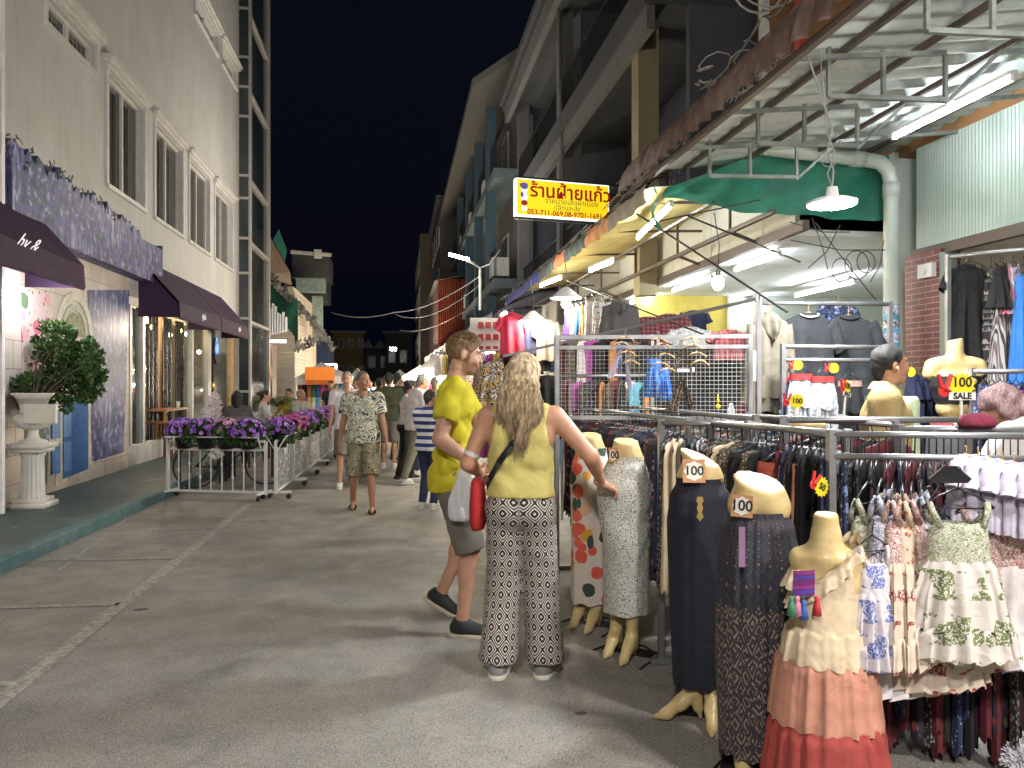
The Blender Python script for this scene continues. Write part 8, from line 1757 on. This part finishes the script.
q = MB(); q.loft([[(.10 * k_ * math.cos(a) * (1 + .05 * math.sin(3 * a)), .07 * k_ * math.sin(a), z_) for a in [j * math.pi / 12 for j in range(24)]] for z_, k_ in ((0, .9), (.02, 1), (.045, .85), (.052, .4))], cap=(1, 1)); o_ = q.build('mannequin_stump', man_m, None, True); o_.location = P(808, 430, 3.9); tag(o_, 'flat cream mannequin top seen over the rail left of the jacket man', 'mannequin')
q = MB(); q.loft([[(.09 * k_ * math.cos(a), .05 * k_ * math.sin(a), z_) for a in [j * math.pi / 12 for j in range(24)]] for z_, k_ in ((0, .9), (.015, 1), (.05, .8), (.06, .3))], cap=(1, 1)); o_ = q.build('folded_cap', CLOTH('maroon_knit', (.20, .02, .05)), None, True); o_.location = P(977, 427, 3.35); tag(o_, 'maroon knitted cap lying on the front rail', 'cap')
# price signs
yst = M('sign_sun_yellow', (.72, .58, .02), .45); vred = M('sign_hand_red', (.62, .03, .03), .45)
def star(px, py, d, r_, label, txt=None, sale=False, hand=False, stick=0, rot=0, yaw=0):
    c_ = P(px, py, d); t_ = thing('price_sign', label, 'price sign', c_, 'yellow starburst price signs', F0 + yaw)
    def ch(name, q, m_): o_ = q.build(name, m_, None); o_.parent = t_; return o_
    q = MB(); q.prism([((r_ if j % 2 else r_ * .78) * math.cos(j * math.pi / 14), (r_ if j % 2 else r_ * .78) * math.sin(j * math.pi / 14)) for j in range(28)], lambda a, b, t_2: V((a, t_2, b)), 0, .003); ch('starburst', q, yst)
    if hand:
        q = MB(); q.ball((-r_ * 1.3, -.003, -r_ * .35), (r_ * .42, .004, r_ * .45), 12, 8)
        for dx, a in ((-.18, -.12), (.18, .16)): q.tube([(-r_ * 1.3 + dx * r_, -.004, -r_ * .1), (-r_ * 1.3 + (dx + a * 2) * r_, -.004, r_ * .85)], r_ * .15, 8)
        q.tube([(-r_ * 1.0, -.007, -r_ * .3), (-r_ * 1.35, -.008, -r_ * .15)], r_ * .12, 6); ch('victory_hand', q, vred)
    if txt: x_ = text(txt, r_ * (.95 if sale else .85), ink, None, (0, -.002, r_ * (.25 if sale else 0)), (1, 0, 0), (0, 0, 1), .0005, 'numerals', bold=.001); x_.parent = t_
    if sale:
        q = MB(); q.bb((-r_ * .95, -.003, -r_ * 1.0), (r_ * .95, -.0005, -r_ * .45)); ch('white_plate', q, cardw); x_ = text('SALE', r_ * .62, ink, None, (0, -.004, -r_ * .72), (1, 0, 0), (0, 0, 1), .0005, 'lettering', bold=.0015); x_.parent = t_
    if stick: q = MB(); q.cyl((0, .006, -r_ * .9), (0, .006, -r_ * .9 - stick), .006, n=8); q.bb((-.035, 0, -r_ * .9 - stick - .02), (.035, .02, -r_ * .9 - stick)); ch('stick', q, trim)
    t_.rotation_euler = (0, rot, F0 + yaw); return t_
star(962, 386, 3.4, .062, 'yellow starburst sign with a red hand reading 100 SALE on a white stick', '100', True, True, .11)
star(797, 401, 3.9, .042, 'yellow 100 sign with a red hand in front of the newsprint shorts', '100', False, True, .09, .1); star(847, 388, 3.9, .042, 'tilted yellow 100 sale sign on a white stick left of the jacket man', '100', True, True, .1, .15, .7)
star(798, 365, 4.9, .035, 'small yellow starburst clipped on the left newsprint shorts', None, hand=True); star(834, 368, 4.9, .035, 'small yellow starburst clipped between the shorts and the black pair', None, hand=True); star(911, 372, 5.2, .035, 'small yellow starburst clipped on the navy trousers', None, hand=True); star(991, 393, 4.7, .03, 'small yellow starburst on the navy floral trousers', None)
star(822, 487, 3.05, .042, 'yellow 50 sign with a red hand hanging by the front post', '50', False, True, 0, .5, .5)
# white fluffy tuft at the bottom corner
q = MB(); rr = random.Random(6); c_ = P(1020, 768, 3.05); c_.z = .05
for i in range(700):
    d_ = V((rr.gauss(0, 1), rr.gauss(0, 1), abs(rr.gauss(0, 1)))).normalized(); q.bar(c_ + d_ * .04, c_ + d_ * rr.uniform(.055, .085) + V((0, 0, -.01)), .003)
tag(q.build('fluffy_slipper', M('white_fluff', (.72, .72, .78), .8), None, base=c_), 'white fluffy slipper on the ground in the bottom corner', 'slipper')
# patterned cloth in the stall behind the couple
hang('longdress', P(492, 352, 7.6), F0, zebra, 'black and white zebra printed dress between the couple\'s heads', None, (.8, 1, .5)); hang('longdress', P(480, 355, 7.9), F0 + .3, taupe, 'tan top beside the zebra printed dress', None, (.5, 1, .5))
q = MB(); q.bb(P(470, 352, 10.6), P(508, 318, 10.6) + V((0, .03, 0))); wbk = tag(q.build('chequered_board', cardw, None, base=P(490, 335, 10.6)), 'red and white chequered board under the navy awning', 'board')
for i in range(4):
    for j in range(3): q = MB(); q.bb(P(478 + 7.5 * i, 328 + 12 * j, 10.5), P(483.5 + 7.5 * i, 322 + 12 * j, 10.5) + V((0, .02, 0))); q.build('red_square', M('red_tiles', (.45, .02, .02), .5), wbk)
fill(P(438, 0, 11), P(560, 0, 9.6), 2.0, 16, mix + [('white', whitec), ('mustard', cm[10]), ('crimson', crims)], 'the shelf row behind the couple', 51, F0 + R(35), jit=.6, sc=(.6, 1.3, .35))
fill(P(440, 0, 10.2), P(560, 0, 8.8), 1.35, 16, mix, 'the lower row behind the couple', 52, F0 + R(35), jit=.6, sc=(.8, 1.3, .8))
rack('low rail behind the couple', P(436, 0, 10.2), P(562, 0, 8.8), 1.35, False); rack('shelf rail behind the couple', P(436, 0, 11), P(562, 0, 9.6), 2.0, False)
hang('slim', P(548, 372, 6.0), F0 + .2, blk, 'black handbag-sized cloth beside the blonde woman', None, (.6, 2, .3))
# ================================================================ lights without fittings: added fill lights, plus stall bulb, facade spot and awning lamp
lamp('AREA', (3.0, -.6, 3.3), 130, (1, .96, .9), .3, (R(-25), R(20), 0), name='fill_light_behind_right')  # unseen fill added behind the viewer to brighten the stall fronts
lamp('POINT', (-1.8, -4.0, 5.5), 400, (1, .96, .91), .25, name='fill_light_behind_left')  # unseen fill added to brighten the road and the left building
lamp('POINT', (2.3, 1.9, 3.1), 55, (1, .97, .92), .10, name='stall_bulb')
lamp('SPOT', (-3.0, 10.9, 4.9), 110, (.93, .95, 1), .06, (0, R(68), R(172)), 'facade_spot', 70)
lamp('POINT', (-4.0, 9.9, 2.6), 9, (.95, .97, 1), .08, name='awning_lamp')
lamp('POINT', (-4.2, 15.6, 2.6), 20, (1, .85, .65), .08, name='fill_light_cafe_awning')  # fill added under the awning to light up plinth and walkway
lamp('POINT', (-1.2, 20, 6.0), 70, (1, .93, .82), .3, name='fill_light_mid_street')  # fill added over the street, stands for no visible lamp
